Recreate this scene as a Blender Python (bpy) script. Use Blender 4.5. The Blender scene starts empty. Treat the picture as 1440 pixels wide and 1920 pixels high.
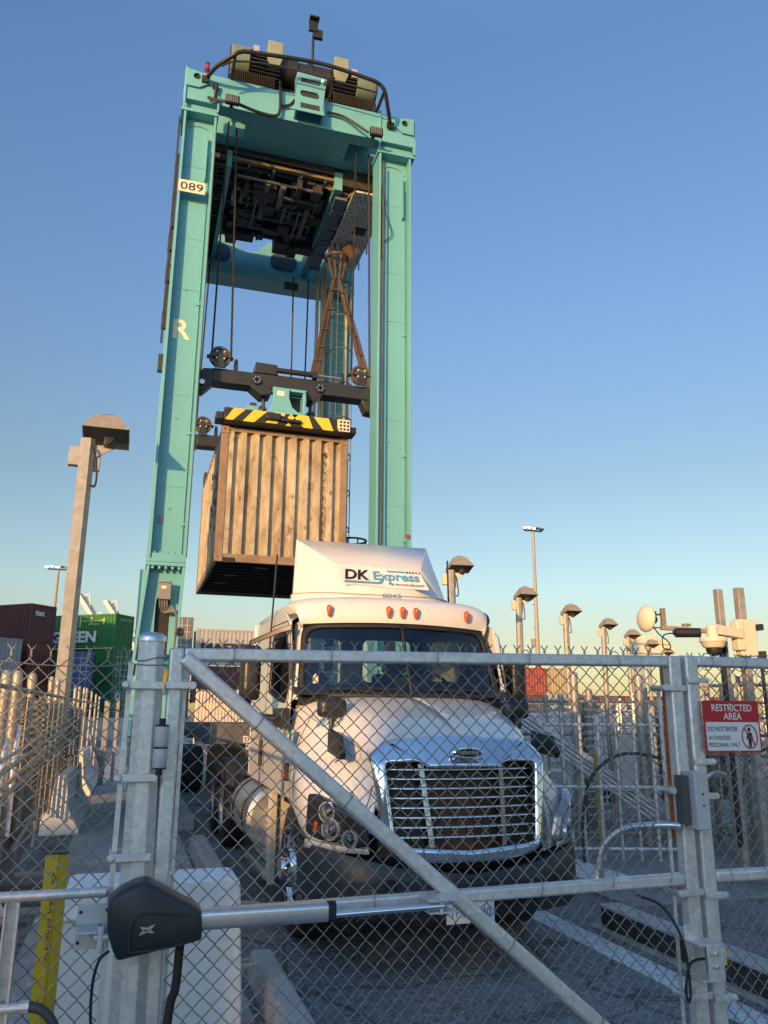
import bpy, bmesh, math, random
from mathutils import Vector, Matrix
R = math.radians
random.seed(7)
SC = bpy.context.scene
COL = SC.collection

# ------------------------------------------------------------------ camera, sky, sun, exposure
PITCH, ROLL, YAW = R(14.4), R(0.43), R(17.0)
fw = Vector((math.sin(YAW)*math.cos(PITCH), math.cos(YAW)*math.cos(PITCH), math.sin(PITCH)))
rt = Vector((math.cos(YAW), -math.sin(YAW), 0)); up = rt.cross(fw)
rt, up = math.cos(ROLL)*rt + math.sin(ROLL)*up, -math.sin(ROLL)*rt + math.cos(ROLL)*up
cd = bpy.data.cameras.new("camera"); cam = bpy.data.objects.new("camera", cd); COL.objects.link(cam)
cam.matrix_world = Matrix(((rt.x, up.x, -fw.x, 0), (rt.y, up.y, -fw.y, 0), (rt.z, up.z, -fw.z, 1.65), (0, 0, 0, 1)))
cd.sensor_fit = 'VERTICAL'; cd.sensor_height = 36; cd.lens = 1500/1920*36; cd.clip_start = 0.05; cd.clip_end = 4000
SC.camera = cam

SUN_EL, SUN_A = R(9.0), R(40.0)          # the sun stands behind the camera, 40 degrees to its left
to_sun = Vector((-math.sin(SUN_A)*math.cos(SUN_EL), -math.cos(SUN_A)*math.cos(SUN_EL), math.sin(SUN_EL)))
w = bpy.data.worlds.new("World"); SC.world = w; w.use_nodes = True
nt = w.node_tree; bg = nt.nodes["Background"]
sky = nt.nodes.new("ShaderNodeTexSky"); sky.sky_type = 'NISHITA'; sky.sun_disc = False
sky.sun_elevation = SUN_EL; sky.sun_rotation = math.atan2(to_sun.x, to_sun.y)
sky.altitude = 10; sky.air_density = 1.0; sky.dust_density = 0.9; sky.ozone_density = 2.4
tcw = nt.nodes.new("ShaderNodeTexCoord"); sx = nt.nodes.new("ShaderNodeSeparateXYZ"); nt.links.new(tcw.outputs["Generated"], sx.inputs[0])
rw = nt.nodes.new("ShaderNodeValToRGB"); nt.links.new(sx.outputs[2], rw.inputs[0])       # evening haze: warmer and dimmer towards the horizon
HZ = [(.0, (.61, .48, .35)), (.09, (.63, .475, .36)), (.155, (.69, .585, .485)), (.287, (.65, .58, .51)), (.47, (.675, .665, .69)), (.70, (.68, .74, .82)), (.86, (1.0, 1.05, 1.15)), (1.0, (1.25, 1.3, 1.4))]
while len(rw.color_ramp.elements) < len(HZ): rw.color_ramp.elements.new(.5)
for e_, (q_, c_) in zip(rw.color_ramp.elements, HZ): e_.position = q_; e_.color = (*c_, 1)
mw_ = nt.nodes.new("ShaderNodeMix"); mw_.data_type = 'RGBA'; mw_.blend_type = 'MULTIPLY'; mw_.inputs[0].default_value = 1
nt.links.new(sky.outputs[0], mw_.inputs[6]); nt.links.new(rw.outputs[0], mw_.inputs[7])
sd_ = nt.nodes.new("ShaderNodeVectorMath"); sd_.operation = 'DOT_PRODUCT'; nt.links.new(tcw.outputs["Generated"], sd_.inputs[0]); sd_.inputs[1].default_value = tuple(to_sun)
mr_ = nt.nodes.new("ShaderNodeMapRange"); mr_.inputs[1].default_value = .05; mr_.inputs[2].default_value = .75; nt.links.new(sd_.outputs["Value"], mr_.inputs[0])   # the half of the sky round the sun is not dimmed
mx_ = nt.nodes.new("ShaderNodeMix"); mx_.data_type = 'RGBA'; nt.links.new(mr_.outputs[0], mx_.inputs[0]); nt.links.new(rw.outputs[0], mx_.inputs[6]); mx_.inputs[7].default_value = (.76, .86, .95, 1)
nt.links.new(mx_.outputs[2], mw_.inputs[7])
nt.links.new(mw_.outputs[2], bg.inputs[0]); bg.inputs[1].default_value = 0.15
sl = bpy.data.lights.new("sun", 'SUN'); sl.energy = 2.55; sl.angle = R(0.6); sl.color = (1.0, 0.54, 0.18)
so = bpy.data.objects.new("sun", sl); COL.objects.link(so)
so.rotation_euler = to_sun.to_track_quat('Z', 'Y').to_euler(); so.location = (-30, -40, 30)
SC.view_settings.view_transform = 'Standard'; SC.view_settings.look = 'None'
SC.view_settings.exposure = 1.28; SC.view_settings.gamma = 1.0

# ------------------------------------------------------------------ materials
MATS = {}
def mat(name, col, rough=.5, metal=0., var=.12, vs=3., bump=0., bs=40., stretch=(1, 1, 1), dirt=None, ds=2., damt=.5, coat=0., spec=.5):
    if name in MATS: return MATS[name]
    m = bpy.data.materials.new(name); m.use_nodes = True; MATS[name] = m
    N = m.node_tree.nodes; L = m.node_tree.links; p = N["Principled BSDF"]
    p.inputs["Roughness"].default_value = rough; p.inputs["Metallic"].default_value = metal
    p.inputs["Specular IOR Level"].default_value = spec
    if coat: p.inputs["Coat Weight"].default_value = coat; p.inputs["Coat Roughness"].default_value = .08
    tc = N.new("ShaderNodeTexCoord"); mp = N.new("ShaderNodeMapping"); L.new(tc.outputs["Object"], mp.inputs[0])
    mp.inputs["Scale"].default_value = stretch
    def noise(s, det=5, rg=.6):
        n = N.new("ShaderNodeTexNoise"); n.inputs["Scale"].default_value = s; n.inputs["Detail"].default_value = det
        n.inputs["Roughness"].default_value = rg; L.new(mp.outputs[0], n.inputs[0]); return n
    n1 = noise(vs); rp = N.new("ShaderNodeValToRGB")
    a, b = 1-var, 1+var
    rp.color_ramp.elements[0].position = .3; rp.color_ramp.elements[1].position = .7
    rp.color_ramp.elements[0].color = (*[c*a for c in col], 1); rp.color_ramp.elements[1].color = (*[min(1, c*b) for c in col], 1)
    L.new(n1.outputs[0], rp.inputs[0]); out = rp.outputs[0]
    if dirt:
        n2 = noise(ds, 8, .7); r2 = N.new("ShaderNodeValToRGB")
        r2.color_ramp.elements[0].position = 1-damt-.12; r2.color_ramp.elements[1].position = 1-damt+.14
        L.new(n2.outputs[0], r2.inputs[0]); mx = N.new("ShaderNodeMix"); mx.data_type = 'RGBA'
        L.new(r2.outputs[0], mx.inputs[0]); L.new(out, mx.inputs[6]); mx.inputs[7].default_value = (*dirt, 1); out = mx.outputs[2]
    L.new(out, p.inputs["Base Color"])
    if bump:
        n3 = noise(bs, 4); bp = N.new("ShaderNodeBump"); bp.inputs["Strength"].default_value = bump; bp.inputs["Distance"].default_value = .02
        L.new(n3.outputs[0], bp.inputs["Height"]); L.new(bp.outputs[0], p.inputs["Normal"])
    return m
def galv(name, col, sc=9., rough=.45, metal=.55):
    if name in MATS: return MATS[name]
    m = bpy.data.materials.new(name); m.use_nodes = True; MATS[name] = m
    N = m.node_tree.nodes; L = m.node_tree.links; p = N["Principled BSDF"]
    tc = N.new("ShaderNodeTexCoord"); v = N.new("ShaderNodeTexVoronoi"); v.inputs["Scale"].default_value = sc*3
    n = N.new("ShaderNodeTexNoise"); n.inputs["Scale"].default_value = sc; n.inputs["Detail"].default_value = 6
    nd = N.new("ShaderNodeMix"); nd.data_type = 'VECTOR'; nd.inputs[0].default_value = .06
    L.new(tc.outputs["Object"], n.inputs[0]); L.new(tc.outputs["Object"], nd.inputs[4]); L.new(n.outputs[1], nd.inputs[5]); L.new(nd.outputs[1], v.inputs[0])
    s = N.new("ShaderNodeSeparateColor"); L.new(v.outputs["Color"], s.inputs[0])
    ad = N.new("ShaderNodeMath"); ad.operation = 'ADD'; L.new(s.outputs[0], ad.inputs[0]); L.new(n.outputs[0], ad.inputs[1])
    rp = N.new("ShaderNodeValToRGB"); rp.color_ramp.elements[0].position = .35; rp.color_ramp.elements[1].position = 1.25/1.0 if False else 1.0
    ml = N.new("ShaderNodeMath"); ml.operation = 'MULTIPLY'; ml.inputs[1].default_value = .6; L.new(ad.outputs[0], ml.inputs[0])
    rp.color_ramp.elements[0].color = (*[c*.87 for c in col], 1); rp.color_ramp.elements[1].color = (*[min(1, c*1.12) for c in col], 1)
    L.new(ml.outputs[0], rp.inputs[0]); L.new(rp.outputs[0], p.inputs["Base Color"])
    p.inputs["Metallic"].default_value = metal; p.inputs["Roughness"].default_value = rough
    return m
def emit(name, col, st):
    m = bpy.data.materials.new(name); m.use_nodes = True; MATS[name] = m
    p = m.node_tree.nodes["Principled BSDF"]; p.inputs["Emission Color"].default_value = (*col, 1); p.inputs["Emission Strength"].default_value = st
    return m
def glass(name, tint, gl=.12, rough=.02):
    m = bpy.data.materials.new(name); m.use_nodes = True; MATS[name] = m
    N = m.node_tree.nodes; L = m.node_tree.links; N.remove(N["Principled BSDF"])
    t = N.new("ShaderNodeBsdfTransparent"); t.inputs[0].default_value = (*tint, 1)
    g = N.new("ShaderNodeBsdfGlossy"); g.inputs["Roughness"].default_value = rough; g.inputs[0].default_value = (.9, .95, 1, 1)
    fr = N.new("ShaderNodeFresnel"); fr.inputs[0].default_value = 1.5
    mm = N.new("ShaderNodeMath"); mm.operation = 'ADD'; mm.inputs[1].default_value = gl*.3; L.new(fr.outputs[0], mm.inputs[0])
    mx = N.new("ShaderNodeMixShader"); L.new(mm.outputs[0], mx.inputs[0]); L.new(t.outputs[0], mx.inputs[1]); L.new(g.outputs[0], mx.inputs[2])
    L.new(mx.outputs[0], N["Material Output"].inputs[0]); return m

GALV = galv("galvanized_steel", (.66, .65, .63), 17); GALVF = galv("weathered_galvanized", (.36, .34, .30), 4, .5, .35); WIRE = galv("galvanized_wire", (.26, .265, .26), 20, .5, .5)
TEAL = mat("teal_crane_paint", (.135, .385, .42), .42, var=.07, vs=1.2, stretch=(1, 1, .22), dirt=(.12, .33, .34), ds=3.2, damt=.27)
DGREY = mat("charcoal_steel_paint", (.022, .021, .020), .45, var=.25, dirt=(.09, .07, .05), damt=.25)
BLACK = mat("black_rubber", (.012, .012, .012), .6); DKUND = mat("dark_machinery", (.03, .033, .036), .6, var=.5, vs=5)
WHITE = mat("white_truck_paint", (.67, .66, .62), .28, var=.03, vs=1.5, dirt=(.60, .57, .52), ds=2.5, damt=.28, coat=.5)
CHROME = mat("chrome", (.86, .87, .89), .06, 1., var=.01); ALU = mat("brushed_aluminium", (.62, .63, .64), .32, .9, var=.05, vs=30)
PLAST = mat("dark_bumper_plastic", (.028, .030, .034), .42, var=.25, vs=4, dirt=(.06, .06, .06), ds=3, damt=.3); MIRR = mat("brown_black_plastic", (.020, .017, .014), .38, var=.2)
CONC = mat("concrete", (.43, .42, .395), .85, var=.18, vs=3, bump=.4, bs=60, dirt=(.27, .26, .245), ds=1.6, damt=.35)
WCONC = mat("white_painted_concrete", (.80, .80, .78), .75, var=.05, vs=2, bump=.25, bs=30, dirt=(.36, .35, .33), ds=2.6, damt=.27)
YEL = mat("yellow_plastic", (.62, .44, .02), .42, var=.08); HYEL = mat("hazard_yellow", (.80, .50, .02), .5, var=.08); HBLK = mat("hazard_black", (.015, .016, .018), .5)
TYRE = mat("tyre_rubber", (.022, .021, .020), .75, var=.3, vs=10, bump=.3, bs=50)
AMBER = mat("amber_lens", (.42, .07, .006), .2, var=.15, vs=30, coat=.6); REDL = mat("red_lens", (.4, .02, .015), .25, coat=.5)
ROPE = mat("greasy_wire_rope", (.032, .025, .018), .5, .3); GASH = mat("grey_green_motor_paint", (.15, .19, .14), .45, var=.1)
ACT = mat("navy_black_plastic", (.014, .019, .026), .42, var=.1, bump=.12, bs=350)
LGREY = mat("light_grey_paint", (.44, .45, .45), .45, var=.05); CREAM = mat("cream_housing", (.66, .60, .45), .45, var=.05)
TXB = mat("black_lettering", (.012, .012, .012), .5); TXW = mat("white_lettering", (.75, .74, .70), .5, var=.08, vs=12); TXT = mat("blue_lettering", (.06, .27, .45), .4)
SRED = mat("sign_red", (.45, .014, .02), .4, var=.06); SWHT = mat("sign_white", (.66, .66, .66), .4, var=.03)
BUND = mat("brown_hose", (.075, .055, .038), .55); SLATM = mat("tan_privacy_slats", (.50, .43, .33), .6, var=.25, vs=9); ORANGE = mat("orange_rope", (.50, .12, .03), .7, var=.3, vs=60)

# ------------------------------------------------------------------ mesh builder
ORG = {}
SPLIT = {"longitudinal_beam", "side_vent", "grille_divider", "grille_bar", "oval_opening", "bearing_cap", "leg_pipe", "landing_leg", "hoist_rope", "air_hose", "tank_strap", "tow_hole", "air_slot", "bolt_hole", "screw", "hand_hole", "bolt", "pillar", "antenna_rod", "seam", "bracket_web", "hinge", "slot", "rail", "door_panel", "wall_post", "side_hatch", "weld_patch", "upright_post", "mirror_arm", "bar_rail"}
class MB:
    def __init__(s): s.v = []; s.f = []; s.m = []
    def add(s, V, F, m=0):
        o = len(s.v); s.v += [Vector(p) for p in V]
        for f in F: s.f.append([i+o for i in f]); s.m.append(m)
    def box(s, x0, x1, y0, y1, z0, z1, m=0):
        s.add([(x0, y0, z0), (x1, y0, z0), (x1, y1, z0), (x0, y1, z0), (x0, y0, z1), (x1, y0, z1), (x1, y1, z1), (x0, y1, z1)],
              [(0, 3, 2, 1), (4, 5, 6, 7), (0, 1, 5, 4), (1, 2, 6, 5), (2, 3, 7, 6), (3, 0, 4, 7)], m)
    def beam(s, p0, p1, wd, h, upv=(0, 0, 1), m=0):
        p0 = Vector(p0); p1 = Vector(p1); d = (p1-p0).normalized(); u = Vector(upv); x = d.cross(u)
        if x.length < 1e-4: x = d.cross(Vector((0, 1, 0)))
        x.normalize(); u = x.cross(d); V = []
        for p in (p0, p1):
            for a, b in ((-1, -1), (1, -1), (1, 1), (-1, 1)): V.append(p+x*a*wd/2+u*b*h/2)
        s.add(V, [(0, 1, 2, 3), (7, 6, 5, 4), (0, 4, 5, 1), (1, 5, 6, 2), (2, 6, 7, 3), (3, 7, 4, 0)], m)
    def cyl(s, p0, p1, r0, r1=None, n=16, caps=True, m=0):
        s.tube([p0, p1], r0, n, caps, m, r1=r1)
    def tube(s, P, r, n=8, caps=True, m=0, r1=None, phase=0):
        P = [Vector(p) for p in P]; o = len(s.v); nx = None
        for i, p in enumerate(P):
            d = (P[min(i+1, len(P)-1)]-P[max(i-1, 0)])
            d = d.normalized() if d.length > 1e-9 else Vector((0, 0, 1))
            if nx is None:
                nx = d.cross(Vector((0, 0, 1)))
                if nx.length < 1e-3: nx = Vector((1, 0, 0))
            nx = (nx-d*nx.dot(d)).normalized(); ny = d.cross(nx)
            rr = r if r1 is None else r+(r1-r)*i/(len(P)-1)
            for k in range(n):
                a = 2*math.pi*(k+phase)/n; s.v.append(p+nx*math.cos(a)*rr+ny*math.sin(a)*rr)
        for i in range(len(P)-1):
            for k in range(n):
                s.f.append([o+i*n+k, o+i*n+(k+1) % n, o+(i+1)*n+(k+1) % n, o+(i+1)*n+k]); s.m.append(m)
        if caps:
            s.f.append([o+k for k in range(n)][::-1]); s.m.append(m); s.f.append([o+(len(P)-1)*n+k for k in range(n)]); s.m.append(m)
    def prism(s, poly, ax, a0, a1, m=0):
        n = len(poly); P = {'y': lambda q, a: (q[0], a, q[1]), 'x': lambda q, a: (a, q[0], q[1]), 'z': lambda q, a: (q[0], q[1], a)}[ax]
        s.add([P(q, a0) for q in poly]+[P(q, a1) for q in poly],
              [list(range(n)), list(range(2*n-1, n-1, -1))]+[[i, n+i, n+(i+1) % n, (i+1) % n] for i in range(n)], m)
    def ring(s, outer, inner, ax, a0, a1, m=0):     # a plate with a hole
        P = {'y': lambda q, a: (q[0], a, q[1]), 'x': lambda q, a: (a, q[0], q[1]), 'z': lambda q, a: (q[0], q[1], a)}[ax]
        cx = sum(q[0] for q in inner)/len(inner); cy = sum(q[1] for q in inner)/len(inner)
        A = sorted({round(math.atan2(q[1]-cy, q[0]-cx), 4) for q in list(outer)+list(inner)}); 
        def hit(poly, a):
            d = (math.cos(a), math.sin(a)); best = None
            for i in range(len(poly)):
                x1, y1 = poly[i][0]-cx, poly[i][1]-cy; x2, y2 = poly[(i+1) % len(poly)][0]-cx, poly[(i+1) % len(poly)][1]-cy
                den = d[0]*(y2-y1)-d[1]*(x2-x1)
                if abs(den) < 1e-12: continue
                t = (x1*(y2-y1)-y1*(x2-x1))/den; u = (x1*d[1]-y1*d[0])/den
                if t > 0 and -1e-4 <= u <= 1+1e-4 and (best is None or t > best): best = t
            best = best or 0; return (cx+d[0]*best, cy+d[1]*best)
        O = [hit(outer, a) for a in A]; I = [hit(inner, a) for a in A]; n = len(A)
        V = [P(q, a0) for q in O]+[P(q, a0) for q in I]+[P(q, a1) for q in O]+[P(q, a1) for q in I]; F = []
        for i in range(n):
            j = (i+1) % n
            F += [(i, j, n+j, n+i), (2*n+i, 3*n+i, 3*n+j, 2*n+j), (i, 2*n+i, 2*n+j, j), (n+i, n+j, 3*n+j, 3*n+i)]
        s.add(V, F, m)
    def lathe(s, prof, o, ax, n=24, m=0):
        o = Vector(o); ax = Vector(ax).normalized(); x = ax.cross(Vector((0, 0, 1)))
        if x.length < 1e-3: x = Vector((1, 0, 0))
        x.normalize(); y = ax.cross(x); V = []
        for r, h in prof:
            for k in range(n):
                a = 2*math.pi*k/n; V.append(o+ax*h+x*r*math.cos(a)+y*r*math.sin(a))
        F = [[i*n+k, i*n+(k+1) % n, (i+1)*n+(k+1) % n, (i+1)*n+k] for i in range(len(prof)-1) for k in range(n)]
        s.add(V, F, m)
    def loft(s, rings, closed=True, caps=False, m=0):
        n = len(rings[0]); V = [p for r in rings for p in r]; F = []
        for i in range(len(rings)-1):
            for k in range(n if closed else n-1):
                j = (k+1) % n; F.append([i*n+k, i*n+j, (i+1)*n+j, (i+1)*n+k])
        if caps: F += [list(range(n))[::-1], [(len(rings)-1)*n+k for k in range(n)]]
        s.add(V, F, m)
    def ball(s, c, r, n=16, m=0, sc=(1, 1, 1)):
        c = Vector(c); h = n//2
        rings = [[c+Vector((math.cos(2*math.pi*k/n)*math.sin(math.pi*i/h)*r*sc[0], math.sin(2*math.pi*k/n)*math.sin(math.pi*i/h)*r*sc[1], math.cos(math.pi*i/h)*r*sc[2])) for k in range(n)] for i in range(h+1)]
        s.loft(rings, m=m)
    def text(s, txt, size, o, ex, ey, depth=.004, m=0, width=None, shear=0., bold=0., align='LEFT'):
        c = bpy.data.curves.new("t", 'FONT'); c.body = txt; c.size = 1; c.extrude = 0.0; c.offset = bold; c.align_x = align; c.shear = shear; c.resolution_u = 3
        ob = bpy.data.objects.new("t", c); COL.objects.link(ob); dg = bpy.context.evaluated_depsgraph_get()
        me = bpy.data.meshes.new_from_object(ob.evaluated_get(dg)); bpy.data.objects.remove(ob); bpy.data.curves.remove(c)
        vs = [v.co.copy() for v in me.vertices]; fs = [list(p.vertices) for p in me.polygons]; bpy.data.meshes.remove(me)
        if not vs: return
        x0 = min(v.x for v in vs); x1 = max(v.x for v in vs); kx = size if width is None else width/(x1-x0)
        if width is not None:
            for v in vs: v.x -= x0 if align == 'LEFT' else (x0+x1)/2
        ex = Vector(ex); ey = Vector(ey); o = Vector(o); nn = ex.cross(ey).normalized()
        s.add([o+ex*v.x*kx+ey*v.y*size+nn*depth for v in vs], fs, m)
    def pieces(s):
        p = list(range(len(s.v)))
        def f(a):
            while p[a] != a: p[a] = p[p[a]]; a = p[a]
            return a
        for q in s.f:
            for i in q[1:]:
                a, c = f(q[0]), f(i)
                if a != c: p[a] = c
        out = {}
        for q, m in zip(s.f, s.m): out.setdefault(f(q[0]), []).append((q, m))
        R_ = []
        for L in out.values():
            ids = sorted({i for q, _ in L for i in q}); ix = {i: k for k, i in enumerate(ids)}; b = MB(); b.v = [s.v[i] for i in ids]; b.f = [[ix[i] for i in q] for q, _ in L]; b.m = [m for _, m in L]; R_.append(b)
        return R_
    def build(s, name, mats, parent=None, **kw):
        if name in SPLIT and parent is not None:
            return [b._build(name, mats, parent, **kw) for b in s.pieces()][0]
        return s._build(name, mats, parent, **kw)
    def _build(s, name, mats, parent=None, smooth=True, bevel=0., org=None, seg=2, sharp=32, solid=0., **kw):
        if parent is not None:
            root = parent
            while root.parent: root = root.parent
            org = ORG[root.name]
        org = Vector(org or (0, 0, 0))
        me = bpy.data.meshes.new(name); me.from_pydata([tuple(v-org) for v in s.v], [], s.f)
        for m in (mats if isinstance(mats, (list, tuple)) else [mats]): me.materials.append(m)
        me.polygons.foreach_set("material_index", s.m)
        if smooth:
            me.polygons.foreach_set("use_smooth", [True]*len(me.polygons)); me.update(); me.set_sharp_from_angle(angle=R(sharp))
        me.update()
        bm = bmesh.new(); bm.from_mesh(me); bmesh.ops.recalc_face_normals(bm, faces=bm.faces) if kw.get('fixn', True) else None; bm.to_mesh(me); bm.free()
        o = bpy.data.objects.new(name, me); COL.objects.link(o)
        if parent is not None: o.parent = parent
        else: o.location = org; ORG[o.name] = org
        if solid:
            q = o.modifiers.new("s", 'SOLIDIFY'); q.thickness = solid; q.offset = -1
        if bevel:
            b = o.modifiers.new("b", 'BEVEL'); b.width = bevel; b.segments = seg; b.limit_method = 'ANGLE'; b.angle_limit = R(40); b.harden_normals = False
        for k in ('label', 'category', 'group', 'kind'):
            if k in kw: o[k] = kw[k]
        return o
def thing(name, label, cat, loc=(0, 0, 0), group=None):
    o = bpy.data.objects.new(name, None); COL.objects.link(o); o.location = loc; o.empty_display_size = .2
    o['label'] = label; o['category'] = cat; ORG[o.name] = Vector(loc)
    if group: o['group'] = group
    return o
def kids(o): return [c for c in bpy.data.objects if c.parent == o]
CH = {}
def dup(root, loc, label, rotz=0.):
    def cp(o, par):
        c = o.copy(); COL.objects.link(c)
        if par is not None: c.parent = par
        for ch in list(o.children): cp(ch, c)
        return c
    r = cp(root, None); r.location = loc; r.rotation_euler = (0, 0, rotz); r['label'] = label; ORG[r.name] = Vector(loc); return r
def catmull(P, n):
    P = [Vector(p) for p in P]; out = []
    for i in range(len(P)-1):
        p0 = P[max(i-1, 0)]; p1 = P[i]; p2 = P[i+1]; p3 = P[min(i+2, len(P)-1)]
        for k in range(n):
            t = k/n; out.append(.5*((2*p1)+(-p0+p2)*t+(2*p0-5*p1+4*p2-p3)*t*t+(-p0+3*p1-3*p2+p3)*t**3))
    out.append(P[-1]); return out
def rrect(x0, x1, y0, y1, r, n=4):
    P = []
    for cx, cy, a in ((x1-r, y0+r, -90), (x1-r, y1-r, 0), (x0+r, y1-r, 90), (x0+r, y0+r, 180)):
        for k in range(n+1):
            t = R(a+90*k/n); P.append((cx+r*math.cos(t), cy+r*math.sin(t)))
    return P
def rpoly(pts, r, n=3):            # polygon with rounded corners
    out = []; N = len(pts)
    for i in range(N):
        p = Vector(pts[i]); a = Vector(pts[i-1])-p; b = Vector(pts[(i+1) % N])-p
        q = min(r, a.length*.45, b.length*.45); A = p+a.normalized()*q; B = p+b.normalized()*q
        for k in range(n+1):
            t = k/n; out.append(tuple((1-t)**2*A+2*t*(1-t)*p+t*t*B))
    return out
def chainlink(mb, o, u, length, z0, z1, wd=.0715, r=.0028, n=5, barbs=True, nrm=None, mid=True, jit=0., zs=0.):
    o = Vector(o); u = Vector(u).normalized(); nv = Vector((u.y, -u.x, 0)); h = wd/2; cols = int(length/h); rows = int((z1-z0)/h)
    for i in range(cols):
        P = []
        for j in range(rows+1):
            k = (i+j) % 2; s = (i+(1 if k else 0))*h; z = z1-j*h+zs*s
            dx = random.uniform(-jit, jit); dn = r*.9*(1 if k else -1)
            zw = jit*1.6*math.sin(s*2.3+z*1.1)+jit*1.1*math.sin(s*5.1-z*3.7); yw = jit*4*math.sin(s*1.9+z*2.4); P.append(o+u*(s+dx+(-r*.5 if k else r*.5)*-1+jit*1.5*math.sin(z*4.3+s*1.3))+Vector((0, 0, z+zw))+nv*yw)
            if mid and j < rows:
                s2 = (i+.5)*h; P.append(o+u*(s2+dx+jit*1.5*math.sin((z-h/2)*4.3+s2*1.3))+Vector((0, 0, z-h/2+zw))+nv*(r*1.3*(1 if k == 0 else -1)+yw))
        mb.tube(P, r, n, False)
        if barbs and i % 2 == 0:
            b = o+u*(i*h)+Vector((0, 0, z1+zs*i*h))
            for sg in (-1, 1):
                mb.tube([b+u*sg*.0*h, b+u*sg*.004+Vector((0, 0, .012))+nv*sg*.003, b-u*sg*.004+Vector((0, 0, .026))-nv*sg*.003, b+u*sg*.004+Vector((0, 0, .038)), b+u*sg*.017+Vector((0, 0, .056))], r, 4, True)
# ------------------------------------------------------------------ ground and other large structure
def ground_mat():
    m = bpy.data.materials.new("asphalt"); m.use_nodes = True; N = m.node_tree.nodes; L = m.node_tree.links; p = N["Principled BSDF"]
    tc = N.new("ShaderNodeTexCoord")
    def nz(s, d=6): 
        n = N.new("ShaderNodeTexNoise"); n.inputs["Scale"].default_value = s; n.inputs["Detail"].default_value = d; L.new(tc.outputs["Object"], n.inputs[0]); return n
    def ramp(a, b, c0, c1, src):
        r = N.new("ShaderNodeValToRGB"); r.color_ramp.elements[0].position = a; r.color_ramp.elements[1].position = b
        r.color_ramp.elements[0].color = (*c0, 1); r.color_ramp.elements[1].color = (*c1, 1); L.new(src, r.inputs[0]); return r
    big = ramp(.3, .7, (.12, .121, .121), (.20, .20, .196), nz(.5).outputs[0])
    vo = N.new("ShaderNodeTexVoronoi"); vo.inputs["Scale"].default_value = 55; L.new(tc.outputs["Object"], vo.inputs[0])
    sp = ramp(.0, .9, (.45,)*3, (1.75,)*3, vo.outputs["Color"])
    fl = ramp(.685, .70, (0,)*3, (.30, .30, .29), nz(30, 2).outputs[0])
    oil = ramp(.56, .66, (1,)*3, (.22,)*3, nz(1.6).outputs[0])
    cy = N.new("ShaderNodeMix"); cy.data_type = 'RGBA'; cy.blend_type = 'MULTIPLY'; cy.inputs[0].default_value = 1; L.new(big.outputs[0], cy.inputs[6]); L.new(sp.outputs[0], cy.inputs[7])
    c2 = N.new("ShaderNodeMix"); c2.data_type = 'RGBA'; c2.blend_type = 'MULTIPLY'; c2.inputs[0].default_value = .8; L.new(cy.outputs[2], c2.inputs[6]); L.new(oil.outputs[0], c2.inputs[7])
    c3 = N.new("ShaderNodeMix"); c3.data_type = 'RGBA'; c3.blend_type = 'ADD'; c3.inputs[0].default_value = 1; L.new(c2.outputs[2], c3.inputs[6]); L.new(fl.outputs[0], c3.inputs[7])
    dn_ = nz(2.5, 5); dm = N.new("ShaderNodeMix"); dm.data_type = 'VECTOR'; dm.inputs[0].default_value = .22; L.new(tc.outputs["Object"], dm.inputs[4]); L.new(dn_.outputs[1], dm.inputs[5])
    ck = N.new("ShaderNodeTexVoronoi"); ck.feature = 'DISTANCE_TO_EDGE'; ck.inputs["Scale"].default_value = .85; L.new(dm.outputs[1], ck.inputs[0])
    cr_ = ramp(.004, .012, (.25,)*3, (1,)*3, ck.outputs["Distance"]); c4 = N.new("ShaderNodeMix"); c4.data_type = 'RGBA'; c4.blend_type = 'MULTIPLY'; c4.inputs[0].default_value = .75; L.new(c3.outputs[2], c4.inputs[6]); L.new(cr_.outputs[0], c4.inputs[7])
    L.new(c4.outputs[2], p.inputs["Base Color"]); p.inputs["Roughness"].default_value = .85
    bp = N.new("ShaderNodeBump"); bp.inputs["Strength"].default_value = .5; bp.inputs["Distance"].default_value = .01; L.new(vo.outputs["Distance"], bp.inputs["Height"]); L.new(bp.outputs[0], p.inputs["Normal"])
    return m
ASPH = ground_mat()
b = MB(); b.add([(-1600, -600, 0), (1600, -600, 0), (1600, 2600, 0), (-1600, 2600, 0)], [(0, 1, 2, 3)]); b.build("ground", ASPH, kind='structure', smooth=False)
b = MB()                                                    # broom-finished concrete walkway along the left fence
y = 5.0
while y < 60:
    y2 = y+3.0; b.box(-.62, .80, y, y2-.02, -.05, .012); y = y2
b.build("walkway", CONC, kind='structure', smooth=False)
b = MB(); b.box(-1.5, .80, 7.95, 8.2, -.05, .02); b.box(-1.5, .80, 9.72, 10.0, -.05, .02)
b.build("drain_kerb", mat("drain_concrete", (.36, .35, .33), .85, var=.15, bump=.3), kind='structure', smooth=False)
b = MB(); b.box(-1.2, .5, 8.9, 9.25, -.05, .016)
b.build("trench_drain", mat("rusty_grating", (.14, .09, .06), .9, var=.5, vs=25, bump=.6, bs=60), kind='structure', smooth=False)
PAINT = mat("worn_white_paint", (.70, .70, .68), .8, var=.12, vs=6, dirt=(.09, .09, .09), ds=22, damt=.40)
b = MB(); b.box(3.41, 3.64, 4.1, 60, -.02, .006); b.build("lane_line", PAINT, kind='structure', smooth=False)
b = MB(); b.box(4.45, 40, 6.9, 70, -.05, .02); b.build("pavement", mat("pale_concrete_pad", (.26, .26, .25), .9, var=.2, vs=1.2, bump=.3, bs=60, dirt=(.12, .12, .11), ds=.9, damt=.4), kind='structure', smooth=False)
b = MB(); b.box(4.7, 5.25, 8.0, 10.0, .01, .028); b.build("road_marking", PAINT, kind='structure', smooth=False)
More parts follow.
